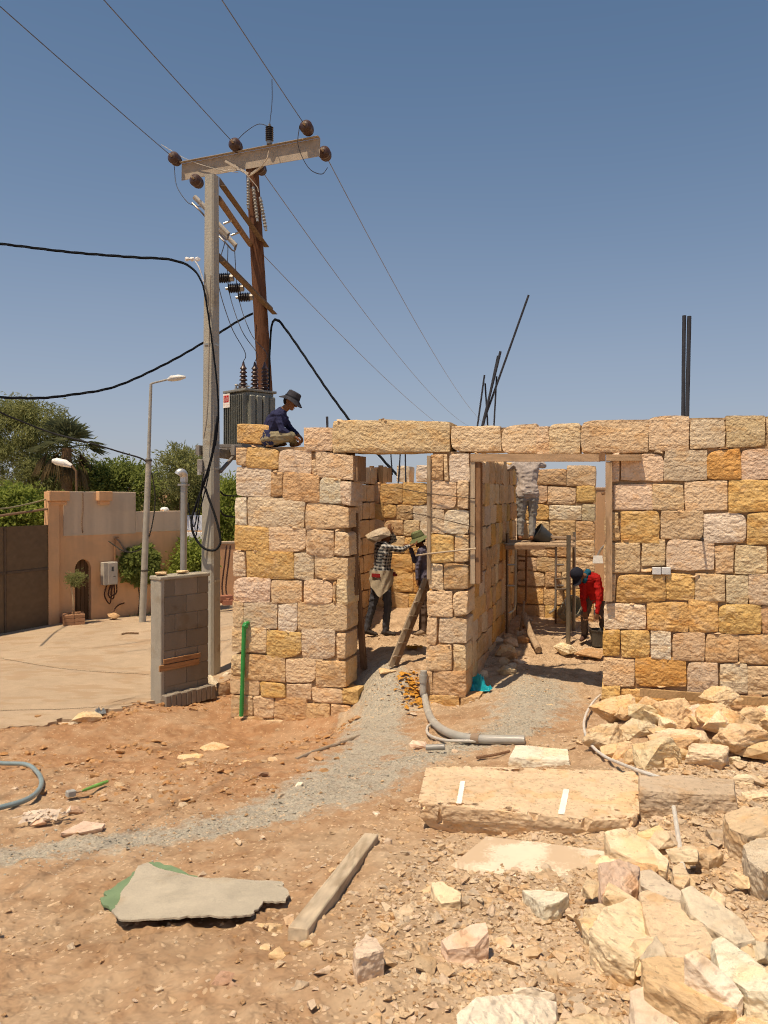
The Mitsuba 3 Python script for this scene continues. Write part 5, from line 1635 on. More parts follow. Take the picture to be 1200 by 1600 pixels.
bundle([(-80, 374, 12.6), (0, 381, 12.9), (110, 394, 13.0), (210, 402, 13.0), (262, 405, 13.0), (296, 416, 13.05), (314, 438, 13.05), (322, 470, 13.0), (332, 540, 13.0), (339, 600, 13.0), (341, 650, 13.0), (336, 700, 13.0)], 0.014, 3, 'twisted black service cable coming in from the left and running down the concrete pole')
bundle([(-80, 620, 13.5), (0, 621, 14), (60, 622, 14.3), (110, 617, 14.6), (180, 604, 15), (260, 568, 15.5), (325, 531, 15.9), (370, 503, 16.1), (396, 489, 16.2)], 0.016, 3, 'twisted black service cable sagging from the left edge to the wooden pole')
bundle([(420, 612, 16.1), (421, 560, 16.1), (424, 512, 16.1), (430, 499, 16.1), (440, 506, 16.1), (470, 548, 16.0), (512, 610, 15.8), (552, 664, 15.6), (600, 720, 15.4), (634, 756, 15.3)], 0.019, 3, 'twisted black cable dropping from the wooden pole to the house on the right')
CL = thing('cable_clamp', 'row of white insulating clamps where the black cable meets the concrete pole', 'clamp')
for x in (292, 300, 309):
    put('clamp', moved(hull(unit_rows(np.random.default_rng(x).normal(0, 1, (30, 3))) * [0.05, 0.04, 0.04]), None, at(x, 405, 13.05)), 'm_gloss', (0.75, 0.74, 0.72), CL)
put('tail', tube(smooth_path([at(305, 408, 13.05), at(312, 420, 13.03), at(318, 440, 13.0)], 5), 0.012, 6), 'm_gloss', (0.7, 0.7, 0.68), CL, smooth=60)
for i, (lab, dx, r, pts) in enumerate([('thick black cable looping low in front of the concrete pole', 0, 0.020, [(340, 650), (334, 700), (320, 752), (306, 790), (299, 815), (304, 838), (318, 856), (334, 860), (343, 852), (344, 838), (336, 806), (326, 778), (320, 760)]),
                                       ('thin black cable beside the low cable loop', -3, 0.011, [(338, 660), (330, 712), (315, 762), (302, 800), (300, 826), (306, 838), (312, 800), (322, 760), (330, 720)]),
                                       ('slack black cable left of the concrete pole', -6, 0.011, [(318, 740), (312, 776), (304, 822), (297, 806), (294, 785)])]):
    wire('cable_loop', [(x, y, 12.95 - 0.02 * i) for x, y in pts], r, lab, color=(0.03, 0.03, 0.034), k=8, n=8)
wire('earth_wire', [(329, 430, 13.02), (327, 520, 13.02), (324, 640, 13.0), (318, 685, 12.98)], 0.012, 'grey wire running down the face of the concrete pole', color=(0.33, 0.29, 0.24))
wire('slack_cable', [(344, 768, 14), (352, 774, 14.5), (370, 775, 15)], 0.016, 'black cable crossing behind the concrete pole, upper one', color=(0.03, 0.03, 0.03))
wire('slack_cable', [(344, 798, 14), (352, 806, 14.5), (370, 808, 15)], 0.018, 'black cable crossing behind the concrete pole, lower one', color=(0.03, 0.03, 0.03))
# small electric fitting left of the concrete pole
SF = thing('cable_joint_box', 'small grey cable joint box fixed left of the concrete pole below the transformer', 'box')
put('box', moved(box(0.09, 0.08, 0.22, 0.01), None, at(313, 728, 13.1)), 'm_matte', (0.30, 0.28, 0.26), SF)
put('plug', moved(lathe([(0.001, 0), (0.04, 0), (0.045, 0.09), (0.001, 0.10)], 8), None, at(312, 742, 13.1)), 'm_matte', (0.5, 0.5, 0.48), SF)

# ---------------------------------------------------------------- street lamps
LP = thing('street_lamp', 'tall thin grey street lamp by the road with its arm to the right', 'street lamp')
lb = onroad(222, 972)
ld = lb[1]
put('base_tube', tube([lb - [0, 0, 0.2], at(227, 850, ld), at(232.5, 716, ld)], [0.088, 0.078, 0.070], 14), 'm_matte', (0.40, 0.375, 0.325), LP, smooth=40)
put('upper_tube', tube([at(232, 722, ld), at(235.8, 600, ld)], [0.048, 0.036], 12), 'm_matte', (0.38, 0.37, 0.34), LP, smooth=40)
put('arm', tube(smooth_path([at(235.8, 602, ld), at(238, 599, ld), at(266, 592, ld)], 6), 0.024, 8), 'm_matte', (0.38, 0.37, 0.34), LP, smooth=40)
put('lamp_head', tube([at(262, 593.5, ld), at(268, 591.5, ld), at(280, 590, ld), at(290, 589, ld)], [0.03, 0.075, 0.075, 0.03], 10), 'm_gloss', (0.62, 0.61, 0.57), LP, smooth=40)
for y in (718, 890):
    put('band', tube([at(226 + (890 - y) * 0.035, y, ld), at(226 + (890 - y) * 0.035, y + 3, ld)], 0.092, 12), 'm_matte', (0.10, 0.09, 0.08), LP, smooth=40)
LH = thing('wall_lamp', 'white oblong street light head on a thin post behind the gate pillar', 'street lamp')
put('lamp_head', tube([at(82, 720, 20.6), at(88, 721, 20.6), at(102, 724, 20.6), at(112, 728, 20.6)], [0.05, 0.10, 0.10, 0.05], 12), 'm_gloss', (0.80, 0.79, 0.74), LH, smooth=40)
put('post', tube([at(120, 785, 20.6), at(119, 736, 20.6), at(112, 728, 20.6)], 0.03, 8), 'm_matte', (0.20, 0.13, 0.08), LH, smooth=40)
wire('lamp_wire', [(-60, 612, 17), (0, 644, 18.5), (30, 657, 19), (80, 676, 19.5), (140, 692, ld), (190, 707, ld), (220, 716, ld), (231, 724, ld)], 0.020, 'black wire running from the left edge to the street lamp', color=(0.04, 0.04, 0.045))
wire('lamp_wire', [(237, 738, ld), (242, 770, ld), (241, 800, ld), (233, 838, ld), (220, 858, ld + 0.4), (196, 862, ld + 0.6), (170, 846, ld + 0.9)], 0.016, 'black wire hanging from the street lamp to the orange wall', color=(0.05, 0.045, 0.04))

# ---------------------------------------------------------------- orange compound wall with gate, and what stands before it
CA = G(92, 977)
CD, CN = np.array([0.676, 0.737, 0.0]), np.array([0.737, -0.676, 0.0])
GB = CA[2]
ORANGE, DULL = (0.68, 0.41, 0.225), (0.58, 0.465, 0.35)
CW = thing('compound_wall', 'orange plastered compound wall with a stepped grey top band, two corbels and an arched doorway', 'wall')


def cw(t, n, z):
    """wall coordinates: along the wall from the gate, out of its face, height from the camera"""
    return np.array([CA[0], CA[1], CAM_Z + z]) + CD * t + CN * n


CWR = np.stack([CD, -CN, [0, 0, 1.0]], 1)
zb = GB - CAM_Z - 0.3


def wall_piece(t0, t1, z0, z1, n0, n1, color, name, parent=CW, bsdf='m_plaster', sub=0, bev=0.01):
    m = box(t1 - t0, abs(n1 - n0), z1 - z0, bev)
    return put(name, moved(m, CWR, cw((t0 + t1) / 2, (n0 + n1) / 2, (z0 + z1) / 2)), bsdf, color, parent)


# face with the arched opening
xs = np.linspace(0, PI, 14)
AT0, AT1 = 0.42, 0.86
ac, aw = (AT0 + AT1) / 2, (AT1 - AT0) / 2
az = -2.05
arch = [(AT0, zb)] + [(ac - aw * math.cos(a), az + aw * 1.25 * math.sin(a)) for a in xs] + [(AT1, zb)]
face = Polygon([(-0.25, zb), (3.55, zb), (3.55, -0.56), (2.13, -0.56), (2.13, -0.03), (-0.25, -0.03)]).difference(Polygon(arch))
m = trimesh.creation.extrude_polygon(face, 0.26, engine='earcut')
v = np.array(m.vertices)
put('face', (np.array([CA[0], CA[1], CAM_Z]) + v[:, :1] * CD + v[:, 1:2] * [0, 0, 1.0] - (v[:, 2:]) * CN, np.array(m.faces)[:, ::-1]), 'm_plaster', ORANGE, CW)
wall_piece(0.12, 2.13, -1.16, -0.025, -0.02, 0.018, DULL, 'upper_band')
wall_piece(2.131, 3.56, -1.13, -0.555, -0.02, 0.018, DULL, 'upper_band')
DR = wall_piece(AT0 - 0.05, AT1 + 0.05, zb, az + 0.35, -0.20, -0.15, (0.14, 0.085, 0.05), 'door', bsdf='m_wood_v')
for i in range(1, 4):
    wall_piece(AT0 + i * 0.11 - 0.008, AT0 + i * 0.11 + 0.008, zb, az + 0.3, -0.152, -0.138, (0.10, 0.06, 0.035), 'batten', DR, 'm_wood_v')
for t0, t1 in ((-0.32, 0.20), (0.98, 1.36)):
    wall_piece(t0, t1, -0.26, -0.01, 0.018, 0.20, ORANGE, 'corbel')
    wall_piece(t0 + 0.04, t1 - 0.04, -0.36, -0.262, 0.018, 0.13, ORANGE, 'corbel_base')
wall_piece(-0.30, -0.02, zb, -0.27, 0.0, 0.10, ORANGE, 'gate_pier')
put('dome_light', moved(hull(unit_rows(np.random.default_rng(3).normal(0, 1, (50, 3))) * [0.13, 0.13, 0.08]), None, cw(3.1, -0.12, -0.52)), 'm_gloss', (0.7, 0.7, 0.66), CW)

put('drain_tube', tube(smooth_path([cw(0.62, 0.03, -0.05), cw(0.63, 0.03, -0.45), cw(0.60, 0.03, -0.80), cw(0.62, 0.03, -1.10)], 5), 0.014, 6), 'm_matte', (0.30, 0.19, 0.12), CW, smooth=50)
wall_piece(-0.02, 0.40, zb, GB - CAM_Z + 0.22, 0.002, 0.03, (0.42, 0.20, 0.13), 'skirting')

GT = thing('metal_gate', 'tall dark brown sheet metal gate at the left edge, in shade', 'gate')
g0, g1 = cw(-0.20, 0.02, 0), np.array([-10.6, 14.2, CAM_Z])
gd = unit((g1 - g0) * [1, 1, 0])
gn = np.array([-gd[1], gd[0], 0])
gn = gn if gn[0] > 0 else -gn
GL = float(np.linalg.norm((g1 - g0)[:2]))
GRR = np.stack([gd, gn, [0, 0, 1.0]], 1)
GBR = (0.165, 0.115, 0.073)


def gp(t, n, z):
    return np.array([g0[0], g0[1], CAM_Z + z]) + gd * t + gn * n


for i, (t0, t1) in enumerate(((0.02, 1.32), (1.34, 2.64), (2.66, 3.96), (3.98, GL))):
    put('panel', moved(box(t1 - t0, 0.03, 2.52, 0.004), GRR, gp((t0 + t1) / 2, 0, -0.87 - 1.26 + 0.01)), 'm_matte', np.array(GBR) * (1 + 0.06 * (i % 2)), GT)
    put('frame_rail', moved(box(t1 - t0, 0.02, 0.06, 0.003), GRR, gp((t0 + t1) / 2, 0.027, -1.95)), 'm_matte', (0.13, 0.095, 0.068), GT)
    put('frame_stile', moved(box(0.05, 0.025, 2.5, 0.003), GRR, gp(t0 + 0.03, 0.028, -0.88 - 1.25 + 0.01)), 'm_matte', (0.13, 0.095, 0.068), GT)
put('top_rail', tube([gp(0.0, 0, -0.45), gp(GL, 0, -1.0)], 0.03, 8), 'm_matte', (0.23, 0.15, 0.10), GT, smooth=40)
wire('stay_wire', [(-30, 796, 15.0), (10, 794, 17.3), (50, 786, 18.8), (86, 776, 19.6)], 0.02, 'pale wire sagging over the gate to its pillar', color=(0.30, 0.27, 0.16))

MBX = thing('meter_box', 'grey electricity meter box with dangling cables on the orange wall', 'meter box')
mt = 1.30
put('case', moved(box(0.40, 0.18, 0.60, 0.012), CWR, cw(mt, 0.115, -2.18)), 'm_matte', (0.46, 0.42, 0.36), MBX)
put('door', moved(box(0.27, 0.016, 0.56, 0.004), CWR, cw(mt + 0.05, 0.214, -2.18)), 'm_matte', (0.52, 0.475, 0.41), MBX)
put('window', moved(box(0.06, 0.012, 0.12, 0.002), CWR, cw(mt + 0.04, 0.224, -2.06)), 'm_gloss', (0.05, 0.05, 0.05), MBX)
put('latch', moved(box(0.07, 0.014, 0.02, 0.002), CWR, cw(mt + 0.09, 0.224, -2.26)), 'm_matte', (0.12, 0.10, 0.09), MBX)
put('conduit', tube([cw(mt + 0.2, 0.06, -1.88), cw(mt + 0.2, 0.06, -1.27), cw(mt + 0.3, 0.05, -1.24)], 0.022, 8), 'm_matte', (0.36, 0.19, 0.10), MBX, smooth=40)
for i, (a, b) in enumerate(((-0.08, 0.05), (0.03, 0.13), (0.10, 0.20))):
    put('loose_cable', tube(smooth_path([cw(mt + a, 0.13, -2.48), cw(mt + a - 0.07, 0.15, -2.75), cw(mt + (a + b) / 2, 0.16, -2.98 + 0.12 * i), cw(mt + b, 0.14, -2.75 + 0.05 * i), cw(mt + b, 0.13, -2.48)], 6), 0.018, 6), 'm_matte', (0.10, 0.05, 0.035), MBX, smooth=50)
tag(put('wall_cable', tube(smooth_path([cw(1.50, 0.03, -1.26), cw(1.62, 0.06, -1.35), cw(1.82, 0.06, -1.62), cw(2.05, 0.06, -1.70), cw(2.2, 0.10, -1.62)], 6), 0.022, 7), 'm_matte', (0.24, 0.19, 0.16), smooth=50), 'grey cable hanging in a bow on the orange wall right of the meter box', 'cable')
tag(put('ground_cable', tube(smooth_path([cw(1.30, 0.30, GB - CAM_Z + 0.04), cw(1.36, 0.22, GB - CAM_Z + 0.22), cw(1.55, 0.12, GB - CAM_Z + 0.36), cw(1.75, 0.08, GB - CAM_Z + 0.40)], 6), 0.02, 7), 'm_matte', (0.12, 0.06, 0.04), smooth=50), 'dark cable end bending up from the ground below the meter box', 'cable')

PLN = thing('planter', 'small square brick planter in front of the arched doorway', 'planter')
pc = onroad(115, 975)
_R = rotz(0.45)
for z in range(3):
    for s in range(4):
        a = s * PI / 2
        R2 = _R @ rotz(a)
        for j in (-1, 1):
            put('brick', moved(box(0.245, 0.10, 0.085, 0.006), R2, pc + R2 @ np.array([j * 0.127 - 0.0, 0.20, 0]) + [0, 0, 0.04 + z * 0.092]), 'm_matte', np.array((0.36, 0.20, 0.12)) * (0.9 + 0.06 * ((z + s + j) % 3)), PLN)
put('soil', moved(box(0.38, 0.38, 0.2), _R, pc + [0, 0, 0.14]), 'm_matte', (0.20, 0.12, 0.07), PLN)
tag(put('stone', moved(rock_mesh(0.34, 0.26, 0.17, 71, 3, 0.05), None, onroad(178, 968)), 'm_stone', (0.50, 0.33, 0.18)), 'orange-tan stone lying on the road in front of the orange wall', 'stone')
tag(put('stick', tube(smooth_path([onroad(190, 992) + [0, 0, 0.02], onroad(202, 991) + [0, 0, 0.03], onroad(216, 991) + [0, 0, 0.02]], 4), 0.02, 6), 'm_wood', (0.2, 0.13, 0.08), smooth=50), 'short dark stick lying on the pale road by the street lamp', 'stick')

# low wall further right, seen between the utility pole and the house
LW = thing('low_wall', 'low orange wall beyond the utility pole with cables hanging over it', 'wall')
l0, l1 = at(262, 850, 23.2), at(470, 850, 24.5)
ldv = unit((l1 - l0) * [1, 1, 0])
LWR = np.stack([ldv, np.cross([0, 0, 1.0], ldv), [0, 0, 1.0]], 1)
LL = float(np.linalg.norm((l1 - l0)[:2]))
put('wall', moved(box(LL, 0.22, 2.3, 0.01), LWR, np.array([(l0[0] + l1[0]) / 2, (l0[1] + l1[1]) / 2, CAM_Z - 1.60 - 1.15])), 'm_plaster', (0.58, 0.34, 0.20), LW)
put('coping', moved(box(LL, 0.30, 0.07, 0.01), LWR, np.array([(l0[0] + l1[0]) / 2, (l0[1] + l1[1]) / 2, CAM_Z - 1.57])), 'm_plaster', (0.45, 0.35, 0.26), LW)
for x in (354, 360):
    put('cable', tube(smooth_path([at(x, 852, 23.4), at(x - 3, 880, 23.35), at(x - 7, 915, 23.3), at(x - 5, 935, 23.2)], 5), 0.025, 6), 'm_matte', (0.09, 0.05, 0.04), LW, smooth=50)
for i, (x, y, lab) in enumerate(((349, 938, 'dull red brick at the foot of the low wall, left one'), (358, 941, 'dull red brick at the foot of the low wall, right one'), (352, 934, 'dull red brick lying on the other two at the low wall'))):
    tag(put('brick', moved(box(0.38, 0.2, 0.14, 0.01), rotz(0.3 * i), at(x, y, 21.5)), 'm_matte', (0.33, 0.15, 0.10)), lab, 'brick')
PNL = thing('metal_screen', 'white and pale blue sheet metal screen behind the vent pipe', 'screen')
for j, (y0, y1, c) in enumerate(((805, 829, (0.66, 0.72, 0.82)), (831, 856, (0.70, 0.73, 0.76)))):
    a, b = at(282, y0, 25), at(324, y1, 25)
    put('sheet', moved(box(abs(b[0] - a[0]), 0.05, abs(a[2] - b[2]), 0.01), None, (a + b) / 2), 'm_gloss', c, PNL)
a, b = at(303, 857, 25.05), at(303, 800, 25.05)
a[2] = gz(a[0], a[1])
put('post', tube([a, b], 0.05, 8), 'm_matte', (0.4, 0.4, 0.42), PNL, smooth=40)

# pillar seen through the opening at the back of the right room
FP = thing('plastered_pillar', 'orange-tan plastered pillar seen through the gap behind the right room', 'pillar')
a, b = at(936, 765, 17.5), at(936, 900, 17.5)
b[2] = gz(b[0], b[1]) - 0.1
m = subdivided(box(0.42, 0.4, a[2] - b[2], 0.015), 2)
put('shaft', moved(m, None, (a + b) / 2 + [0.08, 0, 0]), 'm_plaster', (0.56, 0.35, 0.20), FP)
put('cap', moved(box(0.46, 0.44, 0.06, 0.01), None, a + [0.08, 0, 0.02]), 'm_plaster', (0.46, 0.30, 0.18), FP)


# ---------------------------------------------------------------- trees and shrubs
def leaves(pos, dirs, L, Wd, rng, bend=0.3):
    """diamond-shaped leaves at pos, long axis dirs"""
    n = len(pos)
    d = unit_rows(dirs)
    s = unit_rows(np.cross(d, rng.normal(0, 1, (n, 3))))
    Ls = (L * rng.uniform(0.6, 1.3, n))[:, None]
    Ws = (Wd * rng.uniform(0.7, 1.2, n))[:, None]
    nrm = np.cross(d, s)
    V = np.stack([pos, pos + d * Ls * 0.45 + s * Ws + nrm * Ls * 0.05, pos + d * Ls - nrm * Ls * bend * 0.3, pos + d * Ls * 0.45 - s * Ws + nrm * Ls * 0.05], 1).reshape(-1, 3)
    i = np.arange(n) * 4
    return V, np.vstack([np.stack([i, i + 1, i + 2], 1), np.stack([i, i + 2, i + 3], 1)])


def crown_points(lobes, clumps, per, spread, rng, shell=0.55):
    """points in clumps through lobes = (centre, radii)"""
    vol = np.array([np.prod(r) ** (2 / 3) for _, r in lobes])
    P, C = [], []
    for _ in range(clumps):
        c, r = lobes[int(rng.choice(len(lobes), p=vol / vol.sum()))]
        u = unit_rows(rng.normal(0, 1, (1, 3)))[0]
        cc = np.asarray(c) + u * np.asarray(r) * (shell + (1 - shell) * rng.random() ** 0.6) * rng.uniform(0.75, 1.08)
        k = int(per * rng.uniform(0.5, 1.5))
        P.append(cc + rng.normal(0, spread, (k, 3)) * [1, 1, 0.8])
        C.append(np.repeat(unit_rows((cc - np.asarray(c))[None]), k, 0))
    return np.vstack(P), np.vstack(C)


def plant(name, label, cat, base, trunk_top, trunk_r, lobes, clumps, per, spread, L, Wd, bsdf, seed, droop=0.0, bark=(0.18, 0.125, 0.08), limbs=5, group=None):
    rng = np.random.default_rng(seed)
    k = thing(name, label, cat, group)
    base, top = np.asarray(base, float), np.asarray(trunk_top, float)
    P = smooth_path([base - [0, 0, 0.15], base * 0.6 + top * 0.4 + rng.normal(0, 0.05, 3) * np.linalg.norm(top - base), top], 5)
    ms = [tube(P, np.linspace(trunk_r, trunk_r * 0.6, len(P)), 9)]
    for i in range(limbs):
        c, r = lobes[i % len(lobes)]
        e = np.asarray(c) + unit_rows(rng.normal(0, 1, (1, 3)))[0] * np.asarray(r) * 0.6
        q = smooth_path([top + rng.normal(0, 0.02, 3), top * 0.5 + e * 0.5 + rng.normal(0, 0.08, 3) * np.asarray(r), e], 4)
        ms.append(tube(q, np.linspace(trunk_r * 0.5, trunk_r * 0.12, len(q)), 6))
    put('trunk', join(*ms), 'm_wood', bark, k, smooth=60)
    pos, out = crown_points(lobes, clumps, per, spread, rng)
    d = out + rng.normal(0, 0.7, out.shape) + [0, 0, -droop]
    v, f = leaves(pos, d, L, Wd, rng)
    put('crown', (v, f), bsdf, None, k)
    return k


def gpos(px, depth):
    p = at(px, 900, depth)
    p[2] = gz(p[0], p[1])
    return p


def lobe(px, py, dep, rx, ry, rz_):
    """crown lobe seen at a pixel, radii in pixels"""
    s = dep / FOC
    return (at(px, py, dep), np.array([rx * s, rz_ * s, ry * s]))


plant('feathery_tree', 'big feathery olive green tree with drooping foliage at the left edge', 'tree', gpos(40, 27), at(45, 800, 27), 0.24,
      [lobe(10, 680, 27, 60, 45, 55), lobe(60, 665, 26.5, 45, 38, 40), lobe(-50, 690, 27, 60, 60, 60), lobe(95, 735, 27, 55, 40, 45), lobe(40, 750, 26.6, 65, 45, 45), lobe(20, 645, 27, 26, 24, 26)], 260, 95, 0.20, 0.21, 0.019, 'm_leaf_grey', 5, 1.0)
plant('hedge_bush', 'bright green leafy bush behind the gate at the left edge', 'bush', gpos(10, 23), at(10, 860, 23), 0.09,
      [lobe(-30, 800, 22.5, 50, 40, 40), lobe(25, 790, 22.5, 38, 32, 34), lobe(65, 800, 22.8, 34, 26, 30), lobe(15, 830, 22.5, 60, 30, 36)], 150, 90, 0.15, 0.13, 0.036, 'm_leaf_bright', 6)
plant('green_tree', 'mid green leafy tree behind the compound wall, left of the street lamp', 'tree', gpos(165, 26), at(165, 840, 26), 0.12,
      [lobe(140, 760, 26, 34, 34, 34), lobe(180, 755, 26, 34, 30, 34), lobe(212, 765, 26, 26, 34, 30), lobe(160, 800, 26, 60, 34, 34)], 190, 90, 0.17, 0.14, 0.034, 'm_leaf_green', 7)
plant('tamarisk', 'dark grey-green feathery tree behind the compound wall, right of the street lamp', 'tree', gpos(268, 29), at(268, 850, 29), 0.16,
      [lobe(262, 775, 29, 40, 42, 40), lobe(300, 775, 29, 30, 45, 36), lobe(228, 775, 29, 26, 36, 30), lobe(290, 730, 29, 24, 30, 24), lobe(318, 760, 29, 26, 46, 30)], 190, 95, 0.18, 0.20, 0.017, 'm_leaf_grey', 8, 0.1)
plant('olive_sapling', 'slender airy olive green tree top rising left of the concrete pole', 'tree', gpos(285, 25), at(284, 760, 25), 0.07,
      [lobe(272, 716, 25, 20, 18, 20), lobe(294, 730, 25, 18, 24, 18), lobe(282, 750, 25, 18, 18, 18)], 46, 42, 0.12, 0.15, 0.022, 'm_leaf_grey', 9, -0.2)
plant('green_tree', 'light green tree between the concrete pole and the corner of the house', 'tree', gpos(365, 27), at(365, 860, 27), 0.12,
      [lobe(356, 790, 27, 22, 42, 30), lobe(388, 800, 27, 26, 44, 34), lobe(350, 830, 27, 26, 26, 30), lobe(420, 810, 27, 30, 40, 30)], 150, 100, 0.17, 0.15, 0.030, 'm_leaf_bright', 10)
_bb = at(216, 925, 21.0)
_bb[2] = gz(_bb[0], _bb[1]) + 0.05
plant('ball_tree', 'small ball-shaped tree with glossy green leaves in front of the orange wall', 'tree', _bb, at(216, 908, 21.0), 0.035, [lobe(216, 882, 21.0, 28, 27, 28)], 230, 38, 0.07, 0.12, 0.042, 'm_leaf_green', 11, 0.2, limbs=6)
plant('roadside_bush', 'loose yellowish green bush at the end of the orange wall', 'bush', gpos(292, 22), at(292, 900, 22), 0.05,
      [lobe(292, 880, 22, 28, 24, 26), lobe(315, 878, 22, 18, 26, 20), lobe(272, 895, 22, 16, 14, 16), lobe(297, 858, 22, 16, 12, 16)], 120, 55, 0.12, 0.13, 0.026, 'm_leaf_bright', 12)
plant('planter_sapling', 'thin pale-stemmed sapling growing in the brick planter', 'tree', pc + [0, 0, 0.22], at(111, 915, pc[1]), 0.025, [lobe(118, 905, pc[1], 11, 9, 11)], 42, 16, 0.06, 0.085, 0.016, 'm_leaf_grey', 13, -0.2, bark=(0.40, 0.29, 0.18), limbs=5)
_gr = np.random.default_rng(5)
_c = onroad(211, 960)
_gp = _c + np.column_stack([_gr.normal(0, 0.17, 420), _gr.normal(0, 0.14, 420), np.full(420, -0.02)])
_gk = put('grass', leaves(_gp, np.column_stack([_gr.normal(0, 0.35, (420, 2)), np.ones(420)]), 0.13, 0.010, _gr), 'm_leaf_bright')
labels[_gk] = {'label': 'patch of green grass at the foot of the orange wall under the ball-shaped tree', 'category': 'grass', 'kind': 'stuff'}

# fan palm
PALM = thing('fan_palm', 'fan palm with dark spiky fronds and hanging dead leaves above the left trees', 'palm tree')
pd_ = 25.0
ptop = at(104, 700, pd_)
pbase = gpos(100, pd_)
P = smooth_path([pbase - [0, 0, 0.2], pbase * 0.5 + ptop * 0.5 + [0.06, 0, 0], ptop], 8)
put('trunk', tube(P, np.linspace(0.22, 0.15, len(P)), 12), 'm_wood', (0.22, 0.15, 0.09), PALM, smooth=50)
_pr = np.random.default_rng(17)
for i in range(34):
    dead = i >= 24
    az_ = i * 2.4 + _pr.normal(0, 0.2)
    el = _pr.uniform(0.05, 1.35) if not dead else _pr.uniform(-0.9, -0.15)
    d = np.array([math.cos(az_) * math.cos(el), math.sin(az_) * math.cos(el), math.sin(el)])
    Lp = _pr.uniform(0.45, 0.75)
    hub = ptop + d * Lp + np.array([0, 0, -0.05])
    F = frame(d)
    ms = [tube([ptop, hub], 0.012, 5)]
    nb = 15
    for j in range(nb):
        a = (j / (nb - 1) - 0.5) * 3.6
        bd = F[:, 2] * math.cos(a * 0.55) + F[:, 0] * math.sin(a * 0.55) * 1.0 + F[:, 1] * _pr.normal(0, 0.05)
        bd = unit(bd + np.array([0, 0, -0.25 if not dead else -0.9]))
        Lb = _pr.uniform(0.5, 0.75)
        s = unit(np.cross(bd, F[:, 1])) * 0.028
        tip = hub + bd * Lb + np.array([0, 0, -0.10 - (0.2 if dead else 0)])
        mid = hub + bd * Lb * 0.55
        ms.append((np.array([hub, mid + s, tip, mid - s]), np.array([[0, 1, 2], [0, 2, 3]])))
    fk = put('dead_frond' if dead else 'frond', join(*ms), 'm_leaf_dry' if dead else 'm_leaf_palm', None, PALM)

# ---------------------------------------------------------------- scaffold, ladder and tools in the rooms
SC = thing('scaffold', 'rusty grey tube scaffold with a plank deck in the right room, carrying a standing worker', 'scaffold')
ZD = CAM_Z - 0.815
DECK = []


def floor_pt(px, dep):
    p = at(px, 1000, dep)
    p[2] = gz(p[0], p[1])
    return p


GALV, RUSTT = (0.36, 0.335, 0.285), (0.20, 0.115, 0.07)
for (x, d, top, r, c) in ((792, 12.7, 833, 0.024, (0.16, 0.115, 0.085)), (888, 12.25, 836, 0.036, (0.34, 0.315, 0.26)), (896.5, 13.3, 831, 0.030, (0.34, 0.31, 0.26)), (868, 13.7, 842, 0.020, RUSTT)):
    a, b = floor_pt(x, d), at(x, top, d)
    put('upright', tube([a - [0, 0, 0.03], [a[0] * 0.3 + b[0] * 0.7, a[1], b[2]]], r, 9), 'm_metal', c, SC, smooth=40)
for i in range(4):
    d0 = 12.55 + i * 0.29
    p, q = at(789, 848, d0), at(897, 848, d0)
    p[2] = q[2] = ZD - 0.022
    put('deck_plank', subdivided(beam(p, q, 0.26, 0.038, 0.004), 2), 'm_wood_h', np.array((0.44, 0.33, 0.225)) * (1 - 0.06 * (i % 2)), SC)
put('deck_edge', subdivided(beam(at(789, 848, 12.38) * [1, 1, 0] + [0, 0, ZD - 0.05], at(851, 848, 12.38) * [1, 1, 0] + [0, 0, ZD - 0.05], 0.03, 0.07, 0.004), 1), 'm_wood_h', (0.30, 0.19, 0.12), SC)
for (x, d, c, s) in ((806, 12.45, (0.42, 0.40, 0.36), -1), (822.5, 13.2, RUSTT, -1), (869, 12.5, (0.38, 0.35, 0.30), 1)):
    z0 = ZD - 0.06
    up = at(x, 850, d)
    P = [up * [1, 1, 0] + [0, 0, z0 - 0.0], up * [1, 1, 0] + [0, 0, z0 - 0.5], up * [1, 1, 0] + [0, 0, z0 - 0.92], up * [1, 1, 0] + [-0.03, 0, z0 - 1.02], up * [1, 1, 0] + [-0.10, 0, z0 - 1.07]]
    put('frame_tube', tube(smooth_path(P, 5), 0.019, 8), 'm_metal', c, SC, smooth=40)
    for k, dz in enumerate((0.28, 0.62)):
        q = up * [1, 1, 0] + [0, 0, z0 - dz]
        put('rung', tube([q, q + [-0.13 * (1 if s < 0 else -1), 0.02, 0]], 0.017, 8), 'm_metal', c, SC, smooth=40)
put('crossbar', tube([at(808, 857, 12.5), at(868, 857, 12.55)], 0.018, 8), 'm_metal', (0.42, 0.30, 0.20), SC, smooth=40)
put('crossbar', tube([at(868, 905, 12.5), at(888, 903, 12.3)], 0.016, 8), 'm_metal', (0.40, 0.33, 0.26), SC, smooth=40)
put('crossbar', tube([at(868, 921, 12.5), at(888, 920, 12.3)], 0.016, 8), 'm_metal', (0.40, 0.33, 0.26), SC, smooth=40)
tag(put('short_plank', subdivided(beam(at(862, 839, 12.9), at(897, 841, 12.9), 0.16, 0.04, 0.004), 1), 'm_wood_h', (0.42, 0.32, 0.23)), 'short plank lying on the right end of the scaffold deck', 'plank')


